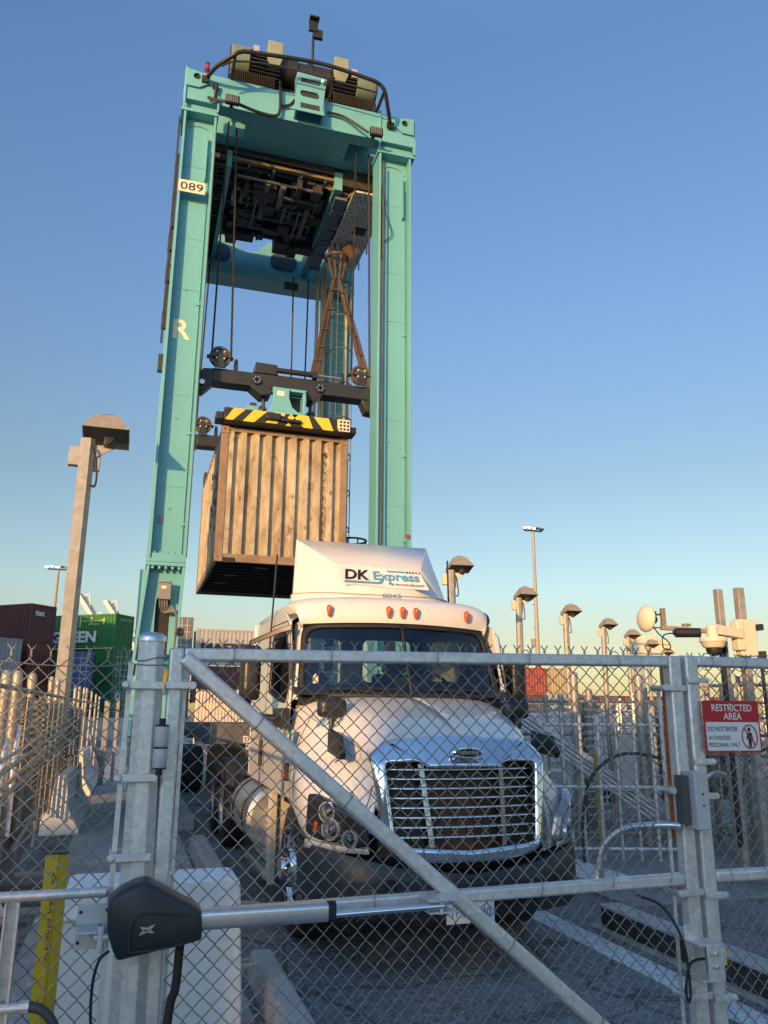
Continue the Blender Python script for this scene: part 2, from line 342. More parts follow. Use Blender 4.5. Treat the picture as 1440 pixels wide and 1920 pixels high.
b = MB(); b.box(-70, 70, 60.5, 190, -.3, 1.35); b.build("terrain", mat("raised_yard", (.22, .21, .19), .9, var=.2, vs=.4), kind='structure', smooth=False)
b = MB(); b.box(-60, 60, 58.9, 59.3, 0, 1.5); b.build("concrete_wall", CONC, label="long low grey concrete wall in front of the far container stacks", category="wall")
# unseen blocks added out of view to shade the gate and far stacks
WALLM = mat("beige_metal_siding", (.34, .32, .28), .6, var=.08); ROOFM = mat("grey_roof", (.2, .2, .2), .7)
sh = Vector((math.sin(SUN_A), math.cos(SUN_A), 0)); th = Vector((math.cos(SUN_A), -math.sin(SUN_A), 0))
def add_shade_block(name, label, cat, s0, s1, t0, t1, h, m, door=True):
    b = MB(); P = [sh*s+th*t for s, t in ((s1, t0), (s1, t1), (s0, t1), (s0, t0))]
    b.prism([(p.x, p.y) for p in P], 'z', 0, h); c = (P[0]+P[2])/2; root = thing(name, label, cat, (c.x, c.y, 0)); b.build('wall', m, root, smooth=False)
    if h > 3.5:
        b = MB(); Q = [c+(p-c)*1.01 for p in P]; b.prism([(p.x, p.y) for p in Q], 'z', h-.12, h-.002); b.build('roof', ROOFM, root, smooth=False)
        b = MB(); n = 3
        for k in range(n):
            q = P[0]+(P[1]-P[0])*((k+.5)/n); b.beam(q+sh*.02+Vector((0, 0, .02)), q+sh*.02+Vector((0, 0, 2.2)), 1.0, .06, upv=sh)
        b.build('door_panel', LGREY, root, smooth=False)
    return root
add_shade_block("narrow_shade_block", "low beige gatehouse behind the photographer, lower of the two", "building", -36, -32, -2.45, -1.85, 2.78+.158*32, WALLM)  # added narrow block; its top sets the shade edge on the hood
add_shade_block("tall_shade_block", "tall beige metal office building behind the photographer", "building", -40, -32.0, -1.8, 16, 3.75+.158*32, WALLM)  # added tall block that keeps the gate and right yard in shade
add_shade_block("long_shade_block", "long plain concrete wall behind the photographer, left of the gatehouse", "wall", -32.3, -32, -36, -2.5, 1.72+.158*32, CONC)  # added slab, its height chosen to keep the low ground shaded
wh = thing("stack_shade_block", "tall grey warehouse left of the container stacks", "building", (-27, 42, 0))  # added out of view so that the left stacks stand in shade
b = MB(); b.box(-32, -22, 22, 64, 0, 13.4); b.build('wall', WALLM, wh, smooth=False)
b = MB(); b.box(-32.3, -21.7, 21.7, 64.3, 13.402, 13.7); b.build('roof', ROOFM, wh, smooth=False)
for k in range(4):
    b = MB(); b.box(-22.02, -21.9, 25+k*10, 29+k*10, 0, 4.5); b.build('door', LGREY, wh, smooth=False)

# ------------------------------------------------------------------ double swing gate at Y = 3.4
GX = .0145
def gz(x): return GX*(x-.16)
gate = thing("chain_link_gate", "left galvanized chain link gate leaf with one diagonal brace, in front of the truck", "gate", (.16, 3.4, 0))
b = MB()
b.beam((.162, 3.40, .05), (.162, 3.40, 1.917), .058, .058, (0, 1, 0)); b.beam((2.522, 3.40, .05), (2.522, 3.40, 1.952), .068, .062, (0, 1, 0))
b.beam((.192, 3.40, 1.892), (2.487, 3.40, 1.892+gz(2.49)), .056, .052); b.beam((.192, 3.40, .908), (2.487, 3.40, .908+gz(2.49)), .056, .050)
b.beam((.192, 3.40, .08), (2.487, 3.40, .08+gz(2.49)), .056, .052)
b.build("frame", GALV, gate, bevel=.010, seg=3)
b = MB(); b.beam((.19, 3.386, 1.882), (2.44, 3.386, .04), .062, .062, (0, 1, 0)); b.build("brace", GALV, gate, bevel=.014, seg=3)
b = MB(); chainlink(b, (.205, 3.437, 0), (1, 0, 0), 2.26, .06, 1.905, jit=.0016, zs=GX); b.build("mesh", WIRE, gate, sharp=180)
for x0 in (.205, 2.462):
    b = MB(); b.beam((x0, 3.437, .08), (x0, 3.437, 1.80), .016, .008, (0, 1, 0)); b.build("tension_bar", GALV, gate)
for zc in (1.768, 1.30, .86, .44):                          # clamps that hold the tension bars to the stiles
    for x0, x1, sx in ((.125, .242, 1), (2.425, 2.562, -1)):
        if sx > 0 and zc in (1.30, .44): continue
        z2 = zc+(0 if sx > 0 else .0)+(.03 if sx < 0 else 0); b = MB()
        b.box(x0, x1, 3.352, 3.364, z2-.014, z2+.014); b.box(x0, x1, 3.44, 3.448, z2-.014, z2+.014)
        bx = x1-.012 if sx > 0 else x0+.012; b.cyl((bx, 3.34, z2), (bx, 3.46, z2), .010, n=10); b.cyl((bx, 3.338, z2), (bx, 3.352, z2), .016, n=12)
        b.build("clamp", GALV, gate, bevel=.002)
for x, z in ((.39, 1.9), (.80, 1.9), (1.28, 1.9), (1.73, 1.9), (2.2, 1.9), (.70, .92), (1.0, .92), (1.75, .93), (2.1, .94), (2.4, .94)):
    b = MB(); zc = z+gz(x)-.006; b.tube([(x, 3.40+.046*math.cos(a), zc+.042*math.sin(a)) for a in [k*math.pi/8 for k in range(17)]], .0022, 5)
    b.tube([(x, 3.44, zc-.03), (x-.02, 3.45, zc-.06), (x-.05, 3.445, zc-.085), (x-.03, 3.44, zc-.06)], .002, 5); b.build("wire_tie", WIRE, gate, sharp=180)
for t in (.13, .30, .62, .80):
    x = .215+2.225*t; z = 1.862-1.822*t; b = MB(); d = Vector((2.225, 0, -1.822)).normalized(); e = Vector((-d.z, 0, d.x))
    b.tube([Vector((x, 3.392, z))+e*.044*math.cos(a)+Vector((0, 1, 0))*.046*math.sin(a) for a in [k*math.pi/8 for k in range(17)]], .0022, 5)
    b.tube([(x+.03, 3.43, z-.04), (x+.02, 3.44, z-.055), (x-.01, 3.445, z-.07), (x-.015, 3.44, z-.06)], .002, 5); b.build("wire_tie", WIRE, gate, sharp=180)
b = MB(); b.tube([(2.54, 3.5, 1.80), (2.535, 3.5, 1.5), (2.53, 3.5, 1.1)], .011, 8, phase=0); b.build("rope", ORANGE, gate)
b = MB()                                                     # galvanized gate sensor bracket with prox switch and cable
b.box(2.425, 2.495, 3.33, 3.338, .70, .768); b.box(2.43, 2.50, 3.33, 3.338, .52, .575); b.box(2.425, 2.545, 3.235, 3.337, .700, .708); b.box(2.43, 2.545, 3.235, 3.337, .560, .568); b.box(2.462, 2.545, 3.232, 3.24, .56, .708)
br = b.build("sensor_bracket", GALV, gate, bevel=.002)
b = MB(); b.box(2.546, 2.576, 3.255, 3.30, .615, .685); b.build("sensor", HYEL, br); b = MB(); b.box(2.549, 2.566, 3.250, 3.2545, .63, .67); b.build("sensor_face", LGREY, br)
b = MB()
for z in (.665, .615): b.box(2.475, 2.50, 3.228, 3.233, z, z+.006); b.cyl((2.505, 3.222, z+.003), (2.505, 3.234, z+.003), .008, n=8)
b.build("screw", ALU, br)
b = MB(); b.tube(catmull([(2.28, 3.47, .87), (2.37, 3.40, .83), (2.42, 3.34, .70), (2.425, 3.32, .52), (2.405, 3.31, .47), (2.395, 3.31, .52), (2.42, 3.30, .62), (2.475, 3.27, .645)], 6), .006, 7); b.build("cable", BLACK, gate)

leaf = thing("chain_link_gate", "right galvanized chain link gate leaf that carries the red and white sign", "gate", (2.6, 3.4, 0))
b = MB()
b.beam((2.618, 3.40, .05), (2.618, 3.40, 1.957), .072, .062, (0, 1, 0)); b.beam((2.655, 3.40, 1.930), (4.9, 3.40, 1.930), .056, .052); b.beam((2.655, 3.40, .945), (4.9, 3.40, .935), .056, .052); b.beam((2.655, 3.40, .08), (4.9, 3.40, .08), .056, .052); b.beam((4.93, 3.4, .05), (4.93, 3.4, 1.957), .06, .06, (0, 1, 0))
b.build("frame", GALV, leaf, bevel=.012, seg=3)
b = MB(); chainlink(b, (2.66, 3.437, 0), (1, 0, 0), 2.2, .06, 1.920, jit=.0016); b.build("mesh", WIRE, leaf, sharp=180)
for zc in (1.825, 1.445, 1.29, .86, .44):
    b = MB(); z2 = zc+.012; b.box(2.575, 2.69, 3.352, 3.364, z2-.014, z2+.014); b.cyl((2.682, 3.345, z2), (2.682, 3.45, z2), .011, n=10); b.build("clamp", GALV, leaf, bevel=.002)
b = MB(); b.beam((2.672, 3.437, .08), (2.672, 3.437, 1.80), .016, .008, (0, 1, 0)); b.build("tension_bar", GALV, leaf)
for x in (2.73, 2.93, 3.09):
    for z in (1.93, .94):
        b = MB(); b.tube([(x, 3.40+.046*math.cos(a), z+.042*math.sin(a)) for a in [k*math.pi/8 for k in range(17)]], .0022, 5); b.tube([(x, 3.44, z-.03), (x-.03, 3.45, z-.06), (x+.02, 3.44, z-.07)], .002, 5); b.build("wire_tie", WIRE, leaf, sharp=180)
b = MB(); b.box(2.502, 2.575, 3.275, 3.362, 1.165, 1.418); lb = b.build("lock_box", LGREY, leaf, bevel=.004)
b = MB(); b.box(2.455, 2.492, 3.31, 3.36, 1.19, 1.40); b.build("magnet", mat("dark_lock_face", (.07, .07, .07), .5), lb)
b = MB(); [b.cyl((2.54, 3.268, z), (2.54, 3.2755, z), .004, n=8) for z in (1.32, 1.27)]; b.build("screw", BLACK, lb)
b = MB(); b.tube(catmull([(2.48, 3.36, 1.175), (2.40, 3.44, 1.17), (2.30, 3.56, 1.14), (2.235, 3.64, 1.05), (2.21, 3.66, .93), (2.20, 3.66, .90)], 6), .0165, 12); b.cyl((2.47, 3.35, 1.175), (2.452, 3.375, 1.175), .02, n=12); b.build("conduit", ALU, leaf)

# sign on the right leaf
sg = thing("warning_sign", "red and white RESTRICTED AREA sign wired to the right gate leaf", "sign", (2.795, 3.345, 1.62))
X0, X1, Z0, Z1, YS = 2.637, 2.962, 1.498, 1.742, 3.345
b = MB(); b.prism(rrect(X0, X1, Z0, Z1, .014), 'y', YS, YS+.003); b.build("panel", SRED, sg)
b = MB(); b.prism(rrect(X0+.009, X1-.009, Z0+.009, 1.640, .008), 'y', YS-.0012, YS-.0002); b.build("white_field", SWHT, sg)
ex, ez = (1, 0, 0), (0, 0, 1)
b = MB(); b.text("RESTRICTED", .046, (2.805, YS, 1.692), ex, ez, .001, width=.235, align='CENTER', bold=.012); b.text("AREA", .046, (2.805, YS, 1.652), ex, ez, .001, width=.105, align='CENTER', bold=.012); b.build("lettering", TXW, sg, smooth=False, fixn=False)
b = MB(); b.text("DO NOT ENTER", .030, (2.655, YS-.0012, 1.598), ex, ez, .001, width=.172, bold=.015); b.text("AUTHORIZED", .027, (2.655, YS-.0012, 1.558), ex, ez, .001, width=.128, bold=.004); b.text("PERSONNEL ONLY", .027, (2.655, YS-.0012, 1.525), ex, ez, .001, width=.180, bold=.004)
b.build("lettering", TXB, sg, smooth=False, fixn=False)
cx, cz, rr = 2.893, 1.572, .047
b = MB(); b.ring([(cx+rr*math.cos(a*math.pi/20), cz+rr*1.22*math.sin(a*math.pi/20)) for a in range(40)], [(cx+(rr-.006)*math.cos(a*math.pi/20), cz+(rr*1.22-.006)*math.sin(a*math.pi/20)) for a in range(40)], 'y', YS-.0032, YS-.0022)
b.beam((cx-.030, YS-.0037, cz+.042), (cx+.030, YS-.0037, cz-.042), .007, .0008, (0, 1, 0)); b.build("prohibition_ring", SRED, sg, smooth=False)
b = MB(); b.prism([(cx+.009*math.cos(a*math.pi/8), cz+.034+.010*math.sin(a*math.pi/8)) for a in range(16)], 'y', YS-.0022, YS-.0012)
b.prism([(cx-.012, cz+.02), (cx+.012, cz+.02), (cx+.02, cz-.013), (cx+.014, cz-.015), (cx+.009, cz+.003), (cx+.008, cz-.05), (cx+.0015, cz-.05), (cx, cz-.015), (cx-.0015, cz-.05), (cx-.008, cz-.05), (cx-.009, cz+.003), (cx-.014, cz-.015), (cx-.02, cz-.013)], 'y', YS-.0022, YS-.0012); b.build("pictogram", TXB, sg, smooth=False)
b = MB(); [b.cyl((2.80+dx, YS-.006, z), (2.80+dx, YS+.05, z), .006, n=10) for z, dx in ((1.722, -.005), (1.508, .02))]; b.build("bolt", GALV, sg)

# octagonal hinge post
gp = thing("gate_post", "thick octagonal galvanized gate post with a domed cap, left of the gate", "post", (.075, 3.4, 0))
b = MB(); b.tube([(.086, 3.4, 0), (.061, 3.4, 1.955)], .078, 8, True, phase=.5, r1=.0545); b.build("post", GALV, gp, smooth=False, bevel=.004)
b = MB(); b.lathe([(.056, -.006), (.0565, .012), (.052, .020), (.038, .028), (.015, .033), (0, .034)], (.061, 3.4, 1.945), (0, 0, 1)); b.build("cap", ALU, gp)
for z in (1.765, 1.42, 1.139):
    b = MB(); b.box(-.035, .118, 3.322, 3.332, z-.0135, z+.0135); b.box(-.035, .118, 3.466, 3.476, z-.0135, z+.0135); b.cyl((-.024, 3.31, z), (-.024, 3.49, z), .011, n=10); b.lathe([(0, -.012), (.012, -.010), (.017, 0)], (-.024, 3.322, z), (0, 1, 0), 12); b.build("strap", GALV, gp, bevel=.0015)
b = MB()
for z0, z1 in ((1.455, 1.528), (1.534, 1.612)): b.lathe([(0, z0), (.024, z0), (.026, z0+.004), (.026, z1-.004), (.024, z1), (0, z1)], (.123, 3.318, 0), (0, 0, 1), 20)
hg = b.build("hinge", LGREY, gp)
b = MB(); [b.cyl((.123, 3.318, z-.003), (.123, 3.318, z+.003), .0265, n=20) for z in (1.531, 1.455, 1.613)]; b.cyl((.123, 3.318, 1.43), (.123, 3.318, 1.64), .013, n=12); b.build("hinge_ring", BLACK, hg)
b = MB(); b.tube([(.062+.060*math.cos(a), 3.4+.060*math.sin(a), 1.868-.008*math.sin(a*2)) for a in [k*math.pi/10 for k in range(21)]], .002, 5); b.tube([(.062+.060*math.cos(a), 3.4+.060*math.sin(a), 1.850+.006*math.sin(a)) for a in [k*math.pi/10 for k in range(21)]], .002, 5); b.build("tie_wire", WIRE, gp)

# mesh panel left of the post
fp = thing("chain_link_fence", "short chain link panel with barbed top, left of the octagonal post", "fence", (-.5, 3.43, 0))
b = MB(); chainlink(b, (-.03, 3.43, 0), (-1, 0, 0), 1.3, .05, 1.862, jit=.002); b.build("mesh", WIRE, fp, sharp=180)
b = MB(); b.beam((-.022, 3.43, .05), (-.012, 3.43, 1.86), .02, .008, (0, 1, 0)); b.build("tension_bar", GALV, fp)
b = MB(); b.tube(catmull([(-1.3, 3.41, 1.845), (-.8, 3.42, 1.84), (-.49, 3.41, 1.848), (-.38, 3.41, 1.84), (-.26, 3.41, 1.836), (-.1, 3.41, 1.84), (-.01, 3.41, 1.862)], 5), .0024, 6); b.build("tension_wire", WIRE, fp)
b = MB(); b.tube([(-1.35, 3.375, 1.012), (-.038, 3.375, 1.018)], .0185, 16); b.lathe([(0, .0), (.014, .002), (.0205, .012), (.0205, .04), (.019, .041)], (-.02, 3.375, 1.018), (-1, 0, 0), 16); b.build("rail", GALV, fp)
b = MB(); b.tube([(-1.3, 3.43, 0), (-1.3, 3.43, 1.95)], .03, 14); b.build("post", GALV, fp)
b = MB(); P = [(-.366, 3.352), (-.326, 3.352)]
b.box(-.370, -.364, 3.345, 3.385, 0, 1.0); b.box(-.328, -.322, 3.345, 3.385, 0, 1.0); b.box(-.370, -.322, 3.381, 3.387, 0, 1.0); b.build("channel_strut", GALV, fp)
b = MB(); b.cyl((-.9, 3.34, .665), (-.255, 3.34, .668), .0165, n=14); b.lathe([(.021, 0), (.021, .03)], (-.285, 3.34, .668), (1, 0, 0), 8); b.build("conduit", GALV, fp)
b = MB(); b.tube(catmull([(-.26, 3.34, .668), (-.21, 3.335, .655), (-.165, 3.33, .60), (-.15, 3.33, .50), (-.15, 3.33, 0)], 6), .017, 12); b.build("flexible_conduit", mat("dark_flex", (.05, .055, .06), .5), fp)

# linear gate opener
go = thing("gate_opener", "black linear gate opener with a silver ram, bolted to the octagonal post", "gate opener", (.07, 3.3, .95))
out = [(-.018, 1.022), (.018, 1.053), (.064, 1.073), (.109, 1.080), (.131, 1.068), (.288, .984), (.306, .966), (.311, .882), (.304, .875), (.032, .829), (.022, .831), (.004, .863), (-.017, .923), (-.021, .982)]
out = rpoly(out, .012, 3); c = Vector((.13, .94))
def sc2(P, k): return [((p[0]-c.x)*k+c.x, (p[1]-c.y)*k+c.y) for p in P]
b = MB(); rings = [[Vector((p[0], yy, p[1])) for p in sc2(out, k)] for k, yy in ((.97, 3.31), (1.0, 3.30), (1.0, 3.225), (.985, 3.195), (.94, 3.178), (.90, 3.174))]
b.loft(rings, caps=True); ho = b.build("housing", ACT, go, sharp=50)
b = MB(); b.tube(catmull([(.30, 3.183, .862+.02), (.20, 3.170, .866), (.075, 3.169, .858), (.062, 3.169, .87), (.06, 3.169, .93), (.07, 3.169, .965), (.09, 3.169, .976), (.141, 3.169, .977), (.22, 3.171, .968), (.296, 3.182, .953)], 6), .0035, 6); b.build("raised_trim", ACT, ho)
b = MB(); b.tube(catmull([(.027, 3.205, .845), (.026, 3.193, .94), (.045, 3.19, .989), (.080, 3.191, 1.032), (.120, 3.20, 1.058)], 6), .003, 6); b.build("seam", BLACK, ho)
lx, lz = .117, .926; b = MB(); b.prism([(lx-.025, lz+.011), (lx-.010, lz+.010), (lx, lz+.006), (lx+.008, lz+.012), (lx+.026, lz+.017), (lx+.012, lz), (lx+.026, lz-.012), (lx+.010, lz-.010), (lx, lz-.007), (lx-.012, lz-.012), (lx-.026, lz-.016), (lx-.014, lz)], 'y', 3.168, 3.173); b.build("emblem", ALU, ho, smooth=False)
b = MB(); b.text("MAX", .014, (lx, 3.168, lz-.006), ex, ez, .0006, width=.024, align='CENTER', bold=.02); b.build("lettering", TXB, ho, smooth=False, fixn=False)
b = MB(); P = rrect(-.052/2, .052/2, -.066/2, .066/2, .016, 5)
def xring(x, zc, yc, k=1., P=P): return [Vector((x, yc+p[0]*k, zc+p[1]*k)) for p in P]
b.loft([xring(.30, .934, 3.235), xring(.792, .9345, 3.235)], caps=True); b.build("ram_tube", ALU, go)
b = MB(); b.loft([xring(.775, .9345, 3.235, 1.08), xring(.805, .9345, 3.235, 1.08)], caps=True); b.build("collar", BLACK, go)
b = MB(); b.cyl((.80, 3.235, .9215), (1.255, 3.25, .925), .0125, n=16); b.build("piston_rod", CHROME, go)
b = MB(); b.box(1.19, 1.30, 3.235, 3.36, .943, .950); b.box(1.19, 1.30, 3.235, 3.36, .898, .905); b.cyl((1.245, 3.25, .893), (1.245, 3.25, .957), .009, n=10); b.build("front_clevis", GALV, go, bevel=.002)
b = MB(); b.box(-.125, -.008, 3.318, 3.328, .842, .990); b.box(-.118, -.045, 3.19, 3.318, .918, .926); b.prism([(-.118, 3.318), (-.05, 3.318), (-.05, 3.19)], 'z', .905, .917); b.cyl((-.035, 3.20, .86), (-.035, 3.20, .94), .012, n=12); b.cyl((-.06, 3.2, .905), (-.01, 3.2, .905), .01, n=10)
bp_ = b.build("mounting_plate", LGREY, go, bevel=.002)
b = MB(); [b.cyl((x, 3.314, z), (x, 3.319, z), .006, n=10) for x, z in ((-.112, .965), (-.022, .968), (-.114, .865))]; b.build("bolt_hole", BLACK, bp_)
b = MB(); b.tube(catmull([(-.005, 3.24, .85), (-.035, 3.25, .82), (-.05, 3.26, .74), (-.045, 3.27, .62), (-.02, 3.27, .5), (-.02, 3.3, .0)], 6), .0055, 8); b.build("cable", BLACK, go)
b = MB(); b.tube(catmull([(.245, 3.28, .87), (.24, 3.29, .82), (.235, 3.30, .70), (.215, 3.31, .58), (.20, 3.32, .0)], 6), .016, 10); b.build("flexible_conduit", BLACK, go)

# yellow delineator post and white loop barrier just behind the gate
yp = thing("bollard", "yellow plastic cable guard post standing behind the left fence panel", "bollard", (-.255, 4.1, 0))
b = MB(); b.prism([(-.305, 4.06), (-.255, 4.045), (-.243, 4.055), (-.235, 4.055), (-.21, 4.07), (-.21, 4.14), (-.305, 4.14)], 'z', 0, 1.055); b.build("post", YEL, yp, bevel=.004)
b = MB(); b.box(-.307, -.208, 4.043, 4.142, 1.0555, 1.062); b.build("cap", HBLK, yp)
b = MB(); b.text("△ fuze electric", .024, (-.268, 4.0475, .985), (0, 0, -1), (1, -.28, 0), .001, width=.36, bold=.012)
b.build("lettering", mat("red_lettering", (.30, .03, .015), .5), yp, smooth=False, fixn=False)
def krail(name, label, x, y, length, along, grp, h=.81, loops=True):
    root = thing(name, label, "barrier", (x, y, 0), grp)
    prof = [(-.30, 0), (-.30, .08), (-.13, .36), (-.075, h), (.075, h), (.13, .36), (.30, .08), (.30, 0)]; b = MB()
    if along == 'y': rings = [[Vector((x+p[0], yy, p[1])) for p in prof] for yy in (y, y+length)]
    else: rings = [[Vector((xx, y+p[0], p[1])) for p in prof] for xx in (x, x+length)]
    b.loft(rings, caps=True); b.build("body", WCONC, root, bevel=.02, sharp=25)
    return root
wb = thing("loop_barrier", "white painted concrete block with rebar loops, right behind the gate post", "barrier", (.2, 4.9, 0))
b = MB(); rr_ = [[Vector((p[0], yy, p[1])) for p in rpoly([(-.30, 0), (.71, 0), (.665, .775), (-.255, .775)], .045, 4)] for yy in (4.86, 5.22)]; b.loft(rr_, caps=True); b.build("body", WCONC, wb, bevel=.012)
def loop(parent, x, z, sx, yy=5.02):
    b = MB(); b.tube(catmull([(x-sx*.05, yy-.04, z), (x+sx*.06, yy-.045, z), (x+sx*.11, yy-.02, z), (x+sx*.11, yy+.03, z), (x+sx*.06, yy+.05, z), (x-sx*.05, yy+.05, z)], 5), .012, 8); b.build("rebar_loop", mat("cream_loop", (.50, .42, .34), .7), parent)
for z in (.60, .30): loop(wb, .68, z, 1); loop(wb, -.275, z-.02, -1)
b = MB(); b.tube([(-.3, 4.84, .62), (.2, 4.84, .63)], .014, 10); b.build("handle_bar", WCONC, wb)
# concrete wheel stops along the left lane edge
def wheelstop(x0, x1, y0, y1, h, label):
    b = MB(); ch = .03; b.loft([[Vector(q) for q in ((x0, yy, 0), (x0+ch*.3, yy, h-ch), (x0+ch, yy, h), (x1-ch, yy, h), (x1-ch*.3, yy, h-ch), (x1, yy, 0))] for yy in (y0, y1)], caps=True)
    return b.build("kerb_block", CONC, bevel=.012, org=(x0, y0, 0), label=label, category="kerb block", group="concrete kerb blocks along the lane")
wheelstop(.855, 1.03, 2.9, 5.75, .18, "pale concrete kerb block nearest the gate, right of the white loop barrier")
wheelstop(.83, 1.04, 8.15, 10.9, .21, "concrete kerb block beside the truck's rear wheels")
wheelstop(.80, 1.05, 12.95, 16.0, .21, "sunlit concrete kerb block, farthest along the lane")
b = MB(); b.box(3.80, 3.93, 2.8, 6.3, .02, .16); kb = b.build("kerb_rail", mat("dark_kerb_face", (.04, .038, .034), .8, var=.5, vs=8, bump=.5), bevel=.01, org=(3.8, 4, 0), label="long low kerb rail with a pale top, right of the white lane line", category="kerb")
b = MB(); b.box(3.79, 3.99, 2.8, 6.32, .161, .185); b.build("coping", CONC, kb, bevel=.008)
b = MB(); b.box(3.74, 4.0, 2.8, 6.4, 0, .02); b.build("footing", CONC, kb, bevel=.004)
# ------------------------------------------------------------------ straddle carrier
cr = thing("straddle_carrier", "tall teal straddle carrier numbered 089 lifting a rusty container over the truck", "crane", (2.45, 16.5, 0))
YF, YR = 14.0, 18.9
def leg(x0, x1, yf, z0, z1, depth=.5, rec=.21):
    b = MB(); t = .045
    b.box(x0, x0+t, yf, yf+depth, z0, z1); b.box(x1-t, x1, yf, yf+depth, z0, z1)
    b.box(x0+t, x1-t, yf+rec, yf+depth-.004, z0, z1)
    return b
for x0, x1, yf in ((.07, .71, YF), (4.12, 4.83, YF), (.07, .71, YR), (4.10, 4.80, YR)):
    b = leg(x0, x1, yf, 4.25, 13.30)
    if yf == YF:
        # stiffener arch and thin edge plate near the head of the leg
        cx = (x0+x1)/2; P = [(x0+.05, 12.6), (x0+.05, 13.0)]+[(cx-.27*math.cos(a*math.pi/12), 13.0+.16*math.sin(a*math.pi/12)) for a in range(13)]+[(x1-.05, 13.0), (x1-.05, 12.6)]
        b.tube([(p[0], yf+.20, p[1]) for p in P], .018, 4); b.box(x1-.15, x1-.135, yf+.10, yf+.22, 11.9, 12.9)
    if yf == YF:
        for z in (5.6, 7.35, 9.5, 10.6, 12.2): b.box(x0+.046, x1-.046, yf+.203, yf+.212, z, z+.014)
        for z in (4.9, 6.6, 9.2): b.box(x1-.12, x1-.05, yf+.16, yf+.21, z, z+.05); b.cyl((x0+.30, yf+.19, z+.3), (x0+.30, yf+.212, z+.3), .022, n=8)
        b.tube([(x1-.085, yf+.19, 4.4), (x1-.085, yf+.19, 12.5)], .013, 6)
    lg = b.build("leg", TEAL, cr, bevel=.006)
    if yf == YF and x0 > 1:
        b = MB(); b.box(x0+.075, x0+.10, yf-.012, yf+.01, 4.3, 13.1); b.build("guide_rail", mat("rusty_guide", (.12, .07, .04), .8, var=.4, vs=6), lg)
        b = MB(); b.box(4.70, 4.79, yf-.03, yf, 4.93, 5.0); b.build("marker", REDL, lg)
        b = MB(); b.box(4.19, 4.25, yf+.16, yf+.205, 10.9, 12.6); b.tube(catmull([(4.25, yf+.18, 12.7), (4.27, yf+.1, 12.2), (4.32, yf+.08, 11.8), (4.45, yf+.15, 11.5), (4.3, yf+.18, 11.3)], 5), .01, 6); b.build("cable", DKUND, lg)
    if yf == YF and x0 < 1:
        b = MB(); b.box(.705, .722, yf-.012, yf+.01, 4.3, 13.1); b.build("guide_rail", DKUND, lg)
        b = MB(); b.box(.075, .58, yf-.02, yf-.014, 11.46, 11.72); b.box(.08, .57, yf-.014, yf-.002, 11.47, 11.71)
        b.build("number_plate", mat("cream_plate", (.66, .60, .45), .5), lg)
        b = MB(); b.text("089", .235, (.33, yf-.020, 11.51), (1, 0, 0), (0, 0, 1), .003, width=.43, align='CENTER', bold=.006); b.build("lettering", TXB, lg, smooth=False, fixn=False)
        b = MB(); b.text("R", .54, (.35, yf+.21, 8.49), (1, 0, 0), (0, 0, 1), .004, width=.32, align='CENTER', bold=.02); b.build("lettering", mat("cream_lettering", (.70, .64, .48), .5), lg, smooth=False, fixn=False)
        b = MB(); b.box(-.015, .062, yf+1.2, yf+1.30, 9.2, 13.2); b.box(-.02, .062, yf+.5, yf+.62, 11.0, 11.8)
        [b.box(-.03, .062, yf+.7, yf+.8, z, z+.35) for z in (8.0, 8.9, 9.9, 10.6)]; b.tube([(-.0, yf+.3, 13.4), (-.0, yf+.32, 8.4)], .02, 6); b.build("cable_tray", DKUND, lg)
        b = MB(); b.box(.20, .26, yf+.17, yf+.21, 4.93, 5.05); b.build("marker", REDL, lg)
    # lower leg bracket with bolted flange
    xa, xb = x0, x1; wl = (-.03, .66) if x0 < 1 else (4.16, 4.90)
    b = MB(); b.box(xa-.02, xb+.0, yf-.02, yf+.52, 4.20, 4.26); b.box(xa+.06, xb-.03, yf+.03, yf+.5, 4.262, 4.36); b.box(xa-.02, xb, yf-.02, yf+.52, 4.135, 4.196)
    for k in range(5):
        xx = xa+.10+k*.11; b.cyl((xx, yf+.03, 4.08), (xx, yf+.03, 4.135), .028, n=6); b.cyl((xx, yf+.08, 4.36), (xx, yf+.08, 4.40), .026, n=6)
    b.build("leg_flange", TEAL, lg, bevel=.004)
    b = MB(); o_ = [(xa, 4.13), (xb, 4.13), (wl[1], 2.3), (wl[0]-.03, 2.3)]; cxx = (xa+xb)/2+.0
    hole = [(cxx-.12, 2.42), (cxx+.12, 2.42), (cxx+.12, 3.5)]+[(cxx+.12*math.cos(a*math.pi/10), 3.5+.2*math.sin(a*math.pi/10)) for a in range(1, 10)]+[(cxx-.12, 3.5)]
    b.ring(o_, hole, 'y', yf+.21, yf+.25); b.box(cxx-.15, cxx+.15, yf+.30, yf+.34, 2.4, 3.8, 1)
    b.prism([(xa-.0, 4.13), (xa+.05, 4.13), (wl[0]+.02, 2.3), (wl[0]-.03, 2.3)], 'y', yf, yf+.5); b.prism([(xb-.05, 4.13), (xb, 4.13), (wl[1], 2.3), (wl[1]-.05, 2.3)], 'y', yf, yf+.5); b.box(wl[0], wl[1], yf+.44, yf+.5, 2.3, 4.13)
    lo = b.build("lower_leg", [TEAL, BLACK], lg, bevel=.004)
    xm = (wl[0]+wl[1])/2
    b = MB(); b.lathe([(0, 0), (.34, 0), (.34, .72), (.40, .72), (.40, .78), (.26, .82), (.26, .90), (0, .90)], (xm-.02, yf+.25, 1.75), (0, 0, 1), 28)
    dr = b.build("steering_column", TEAL, lg)
    b = MB()
